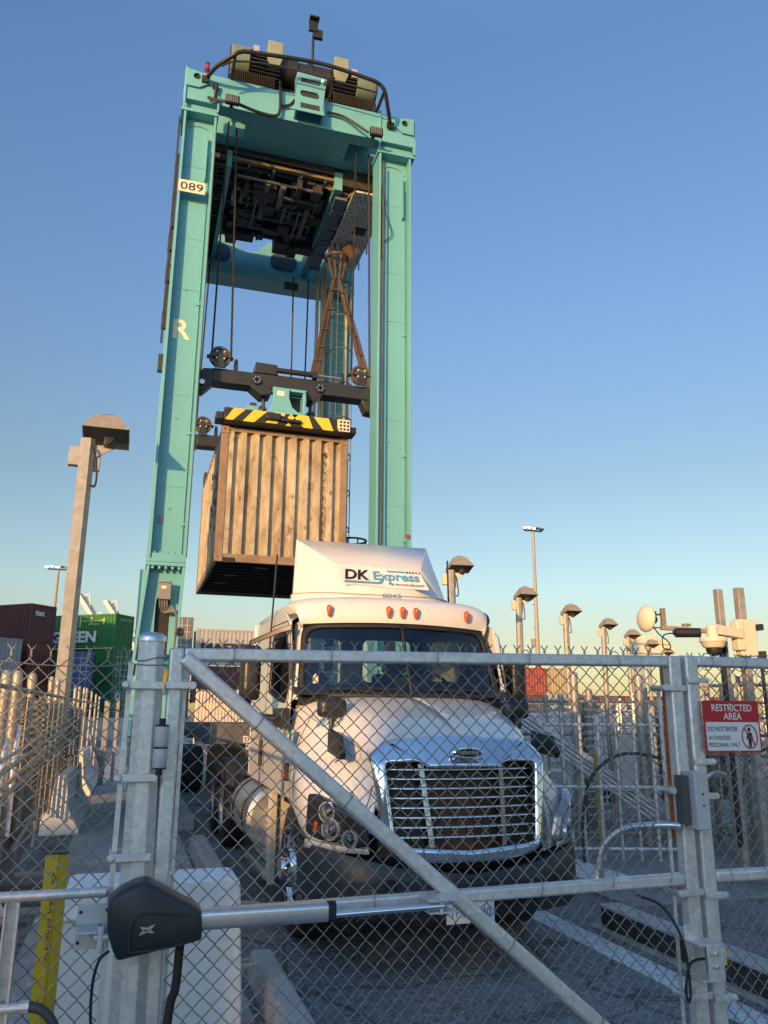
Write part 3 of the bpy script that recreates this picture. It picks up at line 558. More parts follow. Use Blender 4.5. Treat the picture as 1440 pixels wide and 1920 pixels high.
    for k in range(6):
        a0 = R(-90+k*30+8); b.loft([[Vector((xm-.02+.346*math.cos(a0+q*.26+zz*.5), yf+.25+.346*math.sin(a0+q*.26+zz*.5), 1.78+zz*.62)) for q in (0, .5, 1)] for zz in (0, .33, .66, 1)], closed=False, m=k % 2)
    b.build("hazard_band", [HYEL, HBLK], lg, smooth=False)
b = MB(); b.box(.30, .50, 13.98, 14.1, 3.56, 3.84); b.box(.29, .51, 13.97, 14.12, 3.842, 3.87); jb = b.build("junction_box", mat("grey_brown_box", (.22, .20, .18), .5), cr, bevel=.008)
b = MB(); b.box(.34, .42, 13.974, 13.979, 3.74, 3.79); b.build("label_plate", SWHT, jb)
b = MB()
for k in range(4): b.tube(catmull([(.33+.04*k, 14.05, 3.56), (.335+.04*k, 14.05, 3.45), (.40+.02*k, 14.08, 3.35), (.52, 14.02, 3.36+.03*k), (.60, 14.0, 3.33), (.62, 14.0, 3.2), (.61, 14.0, 2.5)], 5), .016, 7)
b.build("cable", mat("grey_cable", (.10, .11, .12), .5), jb)
b = MB(); b.lathe([(0, .17), (.04, .16), (.055, .12), (.055, 0)], (.36, 13.9, 2.66), (0, 0, 1), 14); b.build("beacon", emit("orange_beacon", (1, .25, .04), .25), jb)
b = MB(); b.box(.29, .43, 13.86, 13.95, 2.54, 2.66); b.build("beacon_base", BLACK, jb)
b = MB(); b.lathe([(0, 0), (.05, 0), (.075, .10), (.06, .12), (0, .10)], (.66, 13.95, 3.0), (.3, -1, .1), 14); b.build("work_lamp", DKUND, jb)
# side sills with wheels
for xs, s in (((-.05, .60), 1), ((4.2, 4.88), -1)):
    b = MB(); b.box(xs[0], xs[1], 12.6, 20.4, 1.35, 1.95); sl_ = b.build("side_sill", TEAL, cr, bevel=.02)
    for k, yy in enumerate((13.1, 15.3, 17.5, 19.7)):
        b = MB(); xm = (xs[0]+xs[1])/2; b.lathe([(.30, -.2), (.60, -.2), (.66, -.14), (.67, 0), (.66, .14), (.60, .2), (.30, .2)], (xm, yy, .67), (1, 0, 0), 32); wh_ = b.build("wheel", TYRE, cr)
        b = MB(); b.lathe([(0, -.12), (.12, -.12), (.28, -.10), (.31, -.19), (.31, .19), (.28, .10), (0, .10)], (xm, yy, .67), (1, 0, 0), 24); b.build("rim", LGREY, wh_)
        b = MB(); b.box(xs[0]+.05, xs[1]-.05, yy-.12, yy+.12, .6, 1.36); b.build("wheel_fork", TEAL, wh_)
# head beams
def headbeam(yf, dpt, zb, zt):
    b = MB(); b.box(.03, 4.92, yf, yf+.05, zb, zt); b.box(.03, 4.92, yf+dpt-.05, yf+dpt, zb, zt)
    holes = [(.80, 1.30), (3.55, 4.15)]; xs = [.70]; 
    b.box(.03, .76, yf+.05, yf+dpt-.05, zb, zb+.04); b.box(1.32, 3.53, yf+.05, yf+dpt-.05, zb, zb+.04); b.box(4.17, 4.92, yf+.05, yf+dpt-.05, zb, zb+.04)
    b.box(.76, 1.32, yf+.05, yf+.30, zb, zb+.04); b.box(3.53, 4.17, yf+.05, yf+.30, zb, zb+.04); b.box(.76, 1.32, yf+dpt-.3, yf+dpt-.05, zb, zb+.04); b.box(3.53, 4.17, yf+dpt-.3, yf+dpt-.05, zb, zb+.04)
    b.box(1.36, 3.49, yf+.05, yf+dpt-.05, zt-.05, zt-.01)
    for x0, x1 in ((.05, .72), (4.12, 4.89)):
        b.box(x0-.04, x1+.02, yf-.03, yf+.45, 13.30, 13.36); b.box(x0-.01, x0+.03, yf-.03, yf+.04, 13.36, zt+.06); b.box(x1-.02, x1+.02, yf-.08, yf+.04, 13.36, zb+.14)
        b.box(x0, x1, yf+.12, yf+.16, 13.36, zb+.02)
        for k in range(3): b.cyl((x0+.32+.12*k, yf+.03, 13.36), (x0+.32+.12*k, yf+.03, 13.41), .03, n=6)
    return b
fb = headbeam(YF, 1.15, 13.60, 14.28).build("front_beam", TEAL, cr, bevel=.008)
b = MB()
for x0, s in ((.07, 1), (4.88, -1)):
    q = [(x0, 14.28), (x0+s*.42, 14.22), (x0+s*.42, 14.0), (x0+s*.25, 13.88), (x0, 13.88)]; h = [(x0+s*.20+.075*math.cos(a*math.pi/8), 14.13+.075*math.sin(a*math.pi/8)) for a in range(16)]
    b.ring(q, h, 'y', YF-.045, YF-.003); b.cyl((x0+s*.20, YF-.002, 14.13), (x0+s*.20, YF-.001, 14.13), .074, n=16, m=1)
b.build("lifting_eye_plate", [TEAL, BLACK], fb, bevel=.004)
b = MB()                                                       # bracket plate with slots at midspan
Q = [(2.27, 14.62), (2.88, 14.60), (2.80, 13.78), (2.86, 13.66), (2.12, 13.66), (2.22, 13.78)]
b.ring(Q, rrect(2.33, 2.73, 14.02, 14.17, .07, 5), 'y', YF-.28, YF-.25)
bp2 = b.build("drum_bracket", TEAL, fb, bevel=.004)
b = MB(); b.box(2.31, 2.75, YF-.246, YF-.24, 13.99, 14.20); b.box(2.34, 2.74, YF-.285, YF-.281, 13.74, 13.86); b.box(2.33, 2.74, YF-.285, YF-.281, 14.36, 14.46); b.build("slot", DKUND, bp2, bevel=.05)
b = MB(); b.box(2.25, 2.29, YF-.26, YF, 13.66, 14.6); b.box(2.80, 2.84, YF-.26, YF, 13.66, 14.58); b.build("bracket_web", TEAL, bp2)
for xx in (.97, 3.95):                                         # floodlights and their cables
    b = MB(); b.box(xx-.14, xx+.14, 13.62, 13.72, 13.40, 13.60); fl = b.build("floodlight", BLACK, cr, bevel=.025)
    b = MB(); [b.box(xx-.12+.04*k, xx-.10+.04*k, 13.612, 13.619, 13.42, 13.58) for k in range(6)]; b.build("lens", mat("grey_lamp_lens", (.16, .17, .17), .25), fl)
    b = MB(); b.beam((xx, 13.72, 13.5), (xx, 14.0, 13.62), .06, .04); b.build("lamp_bracket", BLACK, fl)
b = MB(); b.tube(catmull([(.5, 13.93, 13.66), (.62, 13.9, 13.62), (.84, 13.8, 13.54)], 5), .03, 6); b.tube(catmull([(1.1, 13.8, 13.55), (1.5, 13.9, 13.55), (1.85, 13.94, 13.58), (1.95, 13.9, 13.72), (1.93, 13.9, 14.4)], 6), .032, 6); b.tube(catmull([(1.95, 13.94, 13.85), (2.15, 13.94, 13.92), (2.27, 13.94, 14.1)], 4), .03, 6)
b.tube(catmull([(2.95, 13.93, 13.95), (3.3, 13.92, 13.92), (3.6, 13.85, 13.72), (3.82, 13.8, 13.56)], 6), .028, 6); b.tube([(.64, 13.92, 13.62), (.66, 13.92, 13.98)], .035, 6); b.box(.58, .70, 13.9, 13.95, 13.9, 14.02); b.build("cable", BLACK, fb)
# hoist machinery
mach = MB(); mach.box(.9, 4.2, 14.25, 15.4, 14.29, 14.36); hm = mach.build("machinery_base", DKUND, cr)
def motor(x0, x1, s):
    b = MB(); yy, zz = 14.75, 15.42; r = .33; L = x1-x0
    b.lathe([(.30, 0), (.34, .04), (.345, .40), (.30, .42)] if s > 0 else [(0, 0), (.2, .0), (.30, .05), (.345, .16), (.345, .48), (.30, .50)], (x0 if s > 0 else x1, yy, zz), (s, 0, 0) if s > 0 else (-1, 0, 0), 28)
    mo = b.build("hoist_motor", GASH, cr)
    b = MB(); b.lathe([(0, .0), (.31, .0), (.31, .02)], (x0 if s > 0 else x1-.02, yy, zz), (s, 0, 0), 28); xa, xb = (x0+.42, x1) if s > 0 else (x0, x1-.48)
    b.cyl((xa, yy, zz), (xb, yy, zz), .27, n=24)
    for k in range(26):
        a = 2*math.pi*k/26; b.beam((xa, yy+.29*math.cos(a), zz+.29*math.sin(a)), (xb, yy+.29*math.cos(a), zz+.29*math.sin(a)), .012, .07, (0, math.cos(a), math.sin(a)))
    b.build("fin_body", DKUND, mo)
    xj = xb-.30 if s > 0 else xa+.02; b = MB(); b.box(xj, xj+.33, 14.36, 14.62, 15.42, 15.84); b.loft([[Vector(q) for q in ((xj+i, 14.36-d, 15.27+e), (xj+.33-i, 14.36-d, 15.27+e), (xj+.33-i, 14.62, 15.27+e), (xj+i, 14.62, 15.27+e))] for i, d, e in ((.06, -.06, 0), (0, 0, .15))], caps=True)
    jx = b.build("terminal_box", mat("pale_green_grey_box", (.24, .27, .20), .45), mo, bevel=.012)
    b = MB(); b.box(xj-.30 if s > 0 else xj+.42, (xj-.30 if s > 0 else xj+.42)+.13, 14.42, 14.5, 15.46, 15.68); b.build("encoder_box", mat("lilac_grey", (.36, .33, .36), .5), mo, bevel=.01)
    xe = xj-.26 if s > 0 else xj+.58; b = MB(); b.tube([(xe+.055*math.cos(a), 14.75, 15.86+.075*math.sin(a)) for a in [k*math.pi/10 for k in range(21)]], .016, 8); b.cyl((xe, 14.75, 15.70), (xe, 14.75, 15.80), .02, n=8); b.build("lifting_eye", ALU, mo)
motor(.93, 2.0, 1); motor(3.15, 4.22, -1)
b = MB(); b.lathe([(0, 0), (.27, 0), (.29, .02), (.29, .30), (.32, .31), (.32, .38), (.27, .39), (.27, .62), (.32, .63), (.32, .72), (.29, .73), (.29, 1.13), (.27, 1.15), (0, 1.15)], (2.0, 14.8, 15.48), (1, 0, 0), 30); b.build("gearbox", DGREY, cr)
for xa, xb in ((.93, 1.95), (3.15, 4.2)):
    b = MB(); b.lathe([(.40, 0), (.40, .03)], (xa, 15.0, 14.78), (1, 0, 0), 24); k = xa+.05
    while k < xb-.05: b.lathe([(.30, -.02), (.335, 0), (.30, .02)], (k, 14.75, 14.82), (1, 0, 0), 24); k += .045
    b.build("rope_drum", ROPE, cr)
b = MB(); b.box(.95, 4.1, 14.9, 15.3, 14.3, 15.4); b.build("machinery_frame", DKUND, cr)
b = MB(); b.tube(catmull([(.46, 13.92, 14.12), (.62, 13.62, 14.16), (.90, 13.38, 14.27), (1.04, 13.33, 14.36), (1.3, 13.33, 14.42), (2.6, 13.33, 14.55), (3.6, 13.33, 14.47), (3.92, 13.36, 14.42), (4.06, 13.42, 14.30), (4.2, 13.65, 14.08), (4.34, 13.93, 13.98)], 5), .042, 10); b.box(.36, .50, 13.90, 13.96, 14.0, 14.14); b.box(4.26, 4.42, 13.9, 13.96, 13.92, 14.04)
b.beam((.95, 13.42, 14.3), (.95, 14.3, 14.3), .05, .07); b.beam((4.05, 13.42, 14.35), (4.05, 14.3, 14.3), .05, .07); b.tube(catmull([(.7, 13.5, 14.08), (1.05, 13.45, 14.25), (2, 13.45, 14.36), (3.9, 13.45, 14.28)], 5), .02, 6); b.build("guard_rail", DGREY, cr)
b = MB(); b.cyl((2.72, 14.6, 15.3), (2.72, 14.6, 16.5), .03, n=8); b.box(2.60, 2.80, 14.5, 14.56, 16.52, 16.82); b.box(2.70, 2.92, 14.52, 14.6, 16.38, 16.60); b.box(2.6, 2.82, 14.4, 14.6, 16.80, 16.84); b.build("camera_mast", BLACK, cr, bevel=.006)
for xx, zz in ((.46, 14.35), (4.42, 14.15)):
    b = MB(); [b.cyl((xx, 14.3, zz+.1*k), (xx, 14.3, zz+.1*k+.096), .05, n=12, m=k % 2) for k in range(4)]; b.cyl((xx, 14.3, zz+.40), (xx, 14.3, zz+.46), .045, n=12, m=2); b.cyl((xx, 14.3, zz-.2), (xx, 14.3, zz), .025, n=8, m=3); b.box(xx-.08, xx+.08, 14.2, 14.4, zz-.28, zz-.12, m=0)
    b.build("signal_light", [BLACK, REDL, mat("dark_green_cap", (.02, .05, .04), .4), ALU], cr)
b = MB(); b.ball((2.78, 13.66, 14.47), .06, 12, sc=(.8, .8, 1.2)); b.build("green_lamp", emit("green_lamp_glass", (.02, .25, .03), .35), cr)
# rear beam with saddle top and oval openings
b = MB(); P = [(.03, 12.75), (4.85, 12.75), (4.85, 13.9), (3.6, 13.9), (3.3, 14.0), (2.55, 13.92), (2.2, 13.55), (1.85, 13.55), (1.5, 13.9), (.9, 13.95), (.03, 13.9)]
b.prism(P, 'y', YR+.1, YR+.16); b.box(.03, 4.85, YR-.15, YR+.5, 12.65, 12.75); rb = b.build("rear_beam", TEAL, cr, bevel=.01)
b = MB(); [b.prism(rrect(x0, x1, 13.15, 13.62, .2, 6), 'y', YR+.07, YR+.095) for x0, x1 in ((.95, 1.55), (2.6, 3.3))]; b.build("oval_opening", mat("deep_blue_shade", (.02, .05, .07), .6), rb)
b = MB(); [b.lathe([(0, 0), (.28, 0), (.28, .12), (.2, .2), (0, .2)], (x, YR+.1, 14.02), (0, 0, 1), 20) for x in (1.25, 2.95)]; b.build("bearing_cap", BLACK, rb)
# top frame between the beams
b = MB(); b.box(.12, .42, 15.15, YR+.05, 12.35, 13.9); b.box(4.45, 4.75, 15.15, YR+.1, 13.4, 13.9); b.box(1.05, 1.15, 15.15, YR+.1, 13.1, 13.5); b.box(3.42, 3.60, 15.15, YR+.1, 13.05, 13.5); b.build("longitudinal_beam", TEAL, cr)
b = MB(); b.box(.43, 4.45, 15.16, 17.9, 13.56, 13.66); b.box(1.16, 3.41, 15.16, 17.6, 13.45, 13.56); b.box(3.62, 4.4, 15.16, 16.2, 13.2, 13.56); b.box(.43, 1.04, 15.16, 18.9, 13.44, 13.56); b.box(1.16, 3.41, 17.65, 18.3, 13.55, 13.66)
random.seed(3)
for k in range(90):
    x = random.uniform(1.25, 3.1); yy = random.uniform(15.2, 17.9); l = random.uniform(.08, .45); b.box(x, x+l, yy, yy+random.uniform(.1, .5), 13.5-random.uniform(.05, .55), 13.49)
b.build("machinery_deck", DKUND, cr)
b = MB()
for y in (15.35, 15.95, 16.6, 17.25, 17.8): b.box(.45, 4.4, y, y+.07, 13.28, 13.46)
for x in (1.5, 2.05, 2.65, 3.2): b.box(x, x+.05, 15.2, 17.9, 13.2, 13.42)
b.build("deck_rib", mat("dark_teal_rib", (.03, .075, .085), .5), cr)
b = MB()
for k in range(12):
    x = 1.3+.17*k; y0 = random.uniform(15.2, 16.4); b.cyl((x, y0, 13.02+.05*(k % 3)), (x, y0+random.uniform(.4, 1.4), 13.02+.05*(k % 3)), random.choice((.03, .045, .07)), n=10)
for k in range(5): b.cyl((1.3, 15.4+.45*k, 13.1), (3.2, 15.4+.45*k, 13.06), .035, n=8)
b.build("hydraulic_pipe", mat("dull_pipe_grey", (.12, .125, .125), .4, .4), cr)
b = MB()
for k in range(14):
    x = random.uniform(1.3, 3.3); P = [(x, random.uniform(15.3, 16.2), 13.25)]
    for q in range(4): P.append((P[-1][0]+random.uniform(-.25, .25), P[-1][1]+random.uniform(.15, .5), random.uniform(13.1, 13.4)))
    b.tube(catmull(P, 4), .022, 6)
b.tube(catmull([(.72, 15.2, 13.52), (1.2, 15.18, 13.50), (2.4, 15.18, 13.47), (3.6, 15.18, 13.43), (4.05, 15.18, 13.3)], 6), .03, 6); b.tube([(1.1, 15.25, 13.42), (3.9, 15.25, 13.35)], .05, 6); b.build("hydraulic_hose", BUND, cr)
b = MB(); b.beam((1.0, 15.22, 13.36), (4.0, 15.22, 13.28), .10, .06)
for k in range(9):
    P = [(3.2+.04*k, 15.35, 13.22-.02*k)]; [P.append((P[-1][0]+random.uniform(.08, .28), 15.35+random.uniform(-.1, .2), P[-1][2]+random.uniform(-.1, .06))) for q in range(4)]; b.tube(catmull(P, 4), .018, 6)
b.build("cable_bundle", mat("tan_cable", (.22, .15, .07), .5), cr)
b = MB()
for k in range(26): b.box(.44, 1.04, 15.2+k*.145, 15.2+k*.145+.05, 13.3, 13.42)
[b.box(.44+.145*k, .46+.145*k, 15.16, 18.95, 13.28, 13.44) for k in range(5)]; b.build("side_grating", mat("dark_grating", (.035, .045, .05), .6), cr)
b = MB()
for yy in (15.3, 15.9, 16.55, 17.2, 17.8): b.box(3.48, 3.76, yy, yy+.42, 12.92, 12.98); b.box(3.5, 3.8, yy+.44, yy+.56, 12.9, 12.96)
b.build("side_hatch", mat("steel_blue_grid", (.10, .13, .17), .5), cr)
b = MB(); b.box(3.80, 4.64, 14.85, 18.0, 12.86, 12.90); wk = b.build("walkway_floor", mat("pale_checker_plate", (.60, .58, .50), .6, var=.2, vs=4), cr)
b = MB()
for i in range(7):
    for j in range(24): 
        x = 3.87+i*.11+(.05 if j % 2 else 0); yy = 15.0+j*.122
        if x < 4.6: b.cyl((x, yy, 12.853), (x, yy, 12.859), .02, n=6)
b.box(4.15, 4.45, 16.1, 16.4, 12.852, 12.858); b.build("drain_hole", BLACK, wk)
b = MB(); [b.tube([(4.75, yy, 12.9), (4.75, yy, 13.9)], .02, 6) for yy in (15.7, 16.4, 17.2, 17.95)]; [b.tube([(4.75, 15.7, z), (4.75, 17.95, z)], .018, 6) for z in (13.4, 13.9)]; b.build("walkway_railing", TEAL, wk)
b = MB(); b.box(2.95, 3.3, 18.6, 18.75, 12.45, 12.62); b.build("floodlight", BLACK, cr, bevel=.02)
# ladder with safety hoops on the rear right leg
lad = MB(); xl, yl = 4.40, 18.55
for x in (xl-.2, xl+.2): lad.tube([(x, yl, 1.9), (x, yl, 13.3)], .03, 6)
z = 2.1
while z < 13.2: lad.tube([(xl-.2, yl, z), (xl+.2, yl, z)], .016, 6); z += .28
ld = lad.build("ladder", mat("pale_ladder", (.40, .42, .32), .5), cr)
b = MB()
for k in range(11):
    z = 4.2+k*.92; b.tube([(xl+.34*math.cos(a), yl-.0-.62*math.sin(a), z) for a in [math.pi*q/12 for q in range(13)]], .018, 6)
for a in (30, 60, 90, 120, 150): b.tube([(xl+.34*math.cos(R(a)), yl-.62*math.sin(R(a)), 4.2), (xl+.34*math.cos(R(a)), yl-.62*math.sin(R(a)), 13.4)], .012, 5)
b.build("ladder_cage", mat("dark_cage", (.09, .12, .12), .5), ld)
b = MB(); [b.tube([(x, 18.75, 2.5), (x, 18.75, 13.3)], .045, 6) for x in (3.85, 3.98, 4.05)]; b.build("leg_pipe", mat("tan_pipe", (.34, .30, .19), .5), ld)
b = MB(); cx_, cy_ = 4.75, 18.2
for z in (4.85, 5.35, 5.75): b.tube([(cx_+.36*math.cos(a), cy_+.36*math.sin(a), z) for a in [2*math.pi*q/20 for q in range(21)]], .025, 6)
for q in range(9): a = 2*math.pi*q/9; b.tube([(cx_+.36*math.cos(a), cy_+.36*math.sin(a), 4.85), (cx_+.36*math.cos(a), cy_+.36*math.sin(a), 5.75)], .018, 5)
b.beam((4.5, 18.2, 4.9), (4.95, 18.2, 5.5), .06, .08); b.lathe([(0, 0), (.38, 0), (.38, .04)], (cx_, cy_, 4.80), (0, 0, 1), 20); b.build("access_platform", mat("dark_blue_rail", (.03, .05, .06), .5), ld)

# ------------------------------------------------------------------ spreader hanging from the ropes
sp = thing("container_spreader", "black head frame and yellow striped spreader hanging on ropes inside the crane", "spreader", (2.43, 14.6, 7.0))
for k, yy in enumerate((14.5, 18.4)):
    b = MB(); b.box(1.0, 4.2, yy, yy+.34, 7.84, 8.12)
    b.prism([(1.77, 8.12), (1.80, 8.34), (2.22, 8.33), (2.24, 8.12)], 'y', yy-.03, yy+.37); b.prism([(1.70, 7.85), (2.12, 7.85), (2.12, 7.70), (1.93, 7.66)], 'y', yy-.02, yy+.36); b.prism([(2.86, 7.85), (3.16, 7.85), (2.95, 7.66), (2.86, 7.70)], 'y', yy-.02, yy+.36)
    b.prism([(1.04, 8.12), (.82, 8.10), (.72, 7.98), (.72, 7.66), (.82, 7.62), (1.04, 7.86)], 'y', yy+.02, yy+.32); b.prism([(4.19, 8.09), (4.33, 7.98), (4.36, 7.66), (4.25, 7.58), (4.05, 7.60), (3.94, 7.85)], 'y', yy+.02, yy+.32)
    b.box(.69, .75, yy-.09, yy+.4, 7.62, 8.03); b.prism([(4.30, 7.99), (4.39, 8.03), (4.39, 7.52), (4.24, 7.64)], 'y', yy-.09, yy+.4)
    b.prism([(1.38, 8.12), (1.40, 8.40), (1.46, 8.40), (1.48, 8.12)], 'y', yy+.1, yy+.16); b.prism([(3.52, 8.12), (3.54, 8.40), (3.59, 8.40), (3.61, 8.12)], 'y', yy+.1, yy+.16); b.box(2.22, 3.3, yy+.02, yy+.3, 8.10, 8.14)
    hf = b.build("head_frame", DGREY, sp, bevel=.012)
    b = MB(); b.cyl((2.2, yy-.02, 8.22), (2.98, yy-.02, 8.22), .055, n=14); b.cyl((2.98, yy-.02, 8.22), (3.5, yy-.02, 8.22), .022, n=10, m=1); b.box(2.92, 3.02, yy-.08, yy+.04, 8.14, 8.28); b.build("hydraulic_cylinder", [DGREY, ALU], hf)
    for xx in (1.11, 3.91):
        b = MB(); b.lathe([(0, -.03), (.07, -.03), (.07, -.015), (.155, -.015), (.16, -.05), (.205, -.05), (.205, -.03), (.175, 0), (.205, .03), (.205, .05), (.16, .05), (.07, .015), (0, .03)], (xx, yy+.02, 8.36), (0, 1, 0), 30); sh_ = b.build("sheave", mat("worn_sheave", (.07, .062, .052), .5), sp)
        b = MB(); b.box(xx-.25, xx+.25, yy-.05, yy+.09, 8.33, 8.36); b.prism([(xx-.11, 8.1), (xx+.11, 8.1), (xx+.05, 8.38), (xx-.05, 8.38)], 'y', yy-.085, yy-.055); b.build("sheave_bracket", DGREY, sh_, bevel=.006)
        b = MB(); [b.cyl((xx+.07*dx, yy-.10, 8.36+.07*dz), (xx+.07*dx, yy-.055, 8.36+.07*dz), .016, n=8) for dx, dz in ((1, 1), (-1, 1), (1, -1), (-1, -1))]; b.build("bolt", SWHT, sh_)
    b = MB()
    for xx, zz in ((1.83, 7.96), (3.08, 7.95)):
        b.lathe([(.03, -.02), (.085, -.02), (.085, 0)], (xx, yy-.03, zz), (0, 1, 0), 18); [b.cyl((xx+.06*math.cos(a), yy-.07, zz+.06*math.sin(a)), (xx+.06*math.cos(a), yy-.045, zz+.06*math.sin(a)), .014, n=6, m=1) for a in [R(60*q) for q in range(6)]]
    for xx, zz in ((.80, 7.79), (4.24, 7.77)): b.lathe([(0, -.06), (.05, -.06), (.06, -.02), (.06, 0)], (xx, yy+.02, zz), (0, 1, 0), 14, m=1)
    b.build("pin", [DGREY, ALU], hf)
    b = MB(); [b.tube([(x, yy+.15, 7.72), (x, yy+.15, 7.38)], .035, 8) for x in (2.0, 2.93)]; [b.lathe([(.05, -.03), (.09, -.03), (.09, .03), (.05, .03)], (x, yy+.15, 7.42), (0, 1, 0), 14) for x in (1.98, 2.94)]; b.build("shackle", DKUND, hf)
    if k == 0:
        ys = 14.12
        b = MB(); b.box(1.22, 3.62, ys, ys+.45, 6.955, 7.20); b.box(1.08, 1.22, ys+.05, ys+.4, 6.98, 7.12); b.box(3.62, 3.76, ys+.05, ys+.4, 6.97, 7.10)
        hz = b.build("end_beam", HBLK, sp, bevel=.012)
        b = MB(); zt, zb = 7.198, 6.958
        for a0, a1, b0, b1 in ((1.39, 1.61, 1.24, 1.38), (1.76, 2.01, 1.56, 1.77), (2.63, 2.85, 2.66, 2.86), (3.06, 3.24, 3.04, 3.26)):
            b.prism([(b0, zb), (b1, zb), (a1, zt), (a0, zt)] if a0 < 2.5 else [(b0+.05, zb), (b1+.03, zb), (a1-.05, zt), (a0-.16, zt)], 'y', ys-.004, ys-.001)
        b.prism([(3.36, zt), (3.40, zt), (3.41, zb+.02), (3.37, zb+.06)], 'y', ys-.004, ys-.001); b.prism([(2.14, zt), (2.36, zt), (2.33, 7.14), (2.22, 7.14)], 'y', ys-.004, ys-.001); b.prism([(2.40, 7.13), (2.46, zt), (2.60, zt), (2.44, 7.04)], 'y', ys-.004, ys-.001); b.prism([(2.36, zb), (2.47, zb), (2.42, 7.02)], 'y', ys-.004, ys-.001); b.prism([(1.98, zb+.02), (2.2, zb+.02), (2.23, zb+.07), (2.03, zb+.07)], 'y', ys-.004, ys-.001)
        b.build("hazard_stripe", HYEL, hz, smooth=False)
        b = MB(); b.box(1.98, 2.26, ys-.09, ys-.005, 7.03, 7.16); b.box(2.26, 2.66, ys-.07, ys-.006, 7.02, 7.08); b.build("twistlock_motor", HBLK, hz, bevel=.015)
        b = MB(); b.box(3.39, 3.61, ys-.03, ys-.005, 6.96, 7.20); rf = b.build("light_panel", mat("cream_panel", (.64, .58, .45), .5), hz)
        b = MB(); [b.cyl((3.43+.07*i, ys-.034, 7.005+.072*j), (3.43+.07*i, ys-.031, 7.005+.072*j), .024, n=14) for i in range(3) for j in range(3)]; b.build("light_hole", BLACK, rf)
    else:
        b = MB(); b.box(1.22, 3.62, 18.42, 18.75, 6.955, 7.20); b.build("end_beam", HBLK, sp, bevel=.012)
b = MB(); b.box(1.6, 1.9, 14.6, 18.4, 7.0, 7.2); b.box(2.95, 3.25, 14.6, 18.4, 7.0, 7.2); b.box(2.1, 2.8, 14.5, 18.4, 7.2, 7.42)
b.prism([(1.9, 7.20), (2.05, 7.26), (2.12, 7.45), (2.13, 7.78), (2.44, 7.77), (2.44, 7.58), (2.50, 7.40), (2.62, 7.30), (2.95, 7.23), (2.95, 7.20)], 'y', 14.25, 14.31)
b.box(2.13, 2.78, 14.31, 14.5, 7.74, 7.80); b.box(2.72, 2.78, 14.31, 14.6, 7.3, 7.74); b.box(1.64, 1.88, 14.35, 14.6, 7.2, 7.38); b.build("spreader_frame", TEAL, sp, bevel=.01)
b = MB(); b.box(2.44, 2.72, 14.6, 14.9, 7.3, 7.74); b.box(1.72, 1.84, 14.4, 14.5, 7.38, 7.46); b.build("slew_gear", DKUND, sp)
b = MB(); b.box(2.20, 2.34, 14.244, 14.249, 7.60, 7.70); b.build("label_plate", mat("cream_plate", (.66, .60, .45)), sp)
b = MB()
for x0, z0, yy0, x1, z1, yy1 in ((.98, 13.62, 14.45, .95, 8.36, 14.52), (1.16, 13.62, 14.6, 1.32, 8.36, 14.52), (3.72, 13.62, 14.45, 3.72, 8.36, 14.52), (4.02, 13.62, 14.5, 4.11, 8.36, 14.52),
    (1.02, 12.7, 18.5, .95, 8.36, 18.42), (3.15, 12.7, 18.5, 3.20, 8.36, 18.42), (3.55, 12.7, 18.5, 3.52, 8.36, 18.42), (.66, 13.4, 15.6, .66, 7.6, 15.6)):
    b.tube([(x0, yy0, z0), (x1, yy1, z1)], .021, 6)
b.build("hoist_rope", ROPE, sp)
b = MB(); ax_, ay_, az_ = 3.94, 16.9, 11.95
for tx, ty, tz, sgn in ((3.26, 16.0, 8.85, -1), (4.50, 16.0, 8.80, 1)):
    for k in range(7):
        o1 = (k-3)*.030; b.tube([(ax_+o1*.4+sgn*.06, ay_+abs(o1)*.5, az_-random.uniform(0, .12)), ((ax_+tx)/2+o1*.8+sgn*.02, (ay_+ty)/2+random.uniform(-.04, .04), (az_+tz)/2), (tx+o1, ty, tz)], .019, 6)
    for f in (.15, .35, .55, .72, .85): b.beam((ax_+(tx-ax_)*f-.10, ay_+(ty-ay_)*f-.03, az_+(tz-az_)*f), (ax_+(tx-ax_)*f+.10, ay_+(ty-ay_)*f-.03, az_+(tz-az_)*f-.03*sgn), .03, .03)
b.build("hose_bundle", BUND, sp)
b = MB()
for x in (3.72, 3.86, 4.02, 4.14): b.tube(catmull([(x, 16.9, 12.86), (x+.01, 16.92, 12.4), (3.94+(x-3.92)*.5, 16.9, 11.9)], 4), .03, 6, m=0)
b.lathe([(.28, 0), (.3, 0), (.3, .05), (.28, .05)], (3.95, 16.95, 12.45), (0, 0, 1), 20); b.beam((4.1, 16.8, 12.5), (4.35, 16.8, 12.75), .2, .3); b.build("hose_saddle", BUND, sp)

# ------------------------------------------------------------------ the lifted container
def rusty():
    m = mat("rusty_cream_container", (.46, .40, .285), .6, var=.25, vs=4.5, stretch=(1, 1, .4), dirt=(.22, .15, .085), ds=3.2, damt=.46, bump=.2, bs=24)
    N = m.node_tree.nodes; L = m.node_tree.links; p = N["Principled BSDF"]; src = p.inputs["Base Color"].links[0].from_socket
    tc = N.new("ShaderNodeTexCoord"); n = N.new("ShaderNodeTexNoise"); n.inputs["Scale"].default_value = 4.5; n.inputs["Detail"].default_value = 9; n.inputs["Roughness"].default_value = .72; L.new(tc.outputs["Object"], n.inputs[0])
    r = N.new("ShaderNodeValToRGB"); r.color_ramp.elements[0].position = .58; r.color_ramp.elements[1].position = .68; L.new(n.outputs[0], r.inputs[0])
    mx = N.new("ShaderNodeMix"); mx.data_type = 'RGBA'; L.new(r.outputs[0], mx.inputs[0]); L.new(src, mx.inputs[6]); mx.inputs[7].default_value = (.13, .062, .025, 1); L.new(mx.outputs[2], p.inputs["Base Color"])
    return m
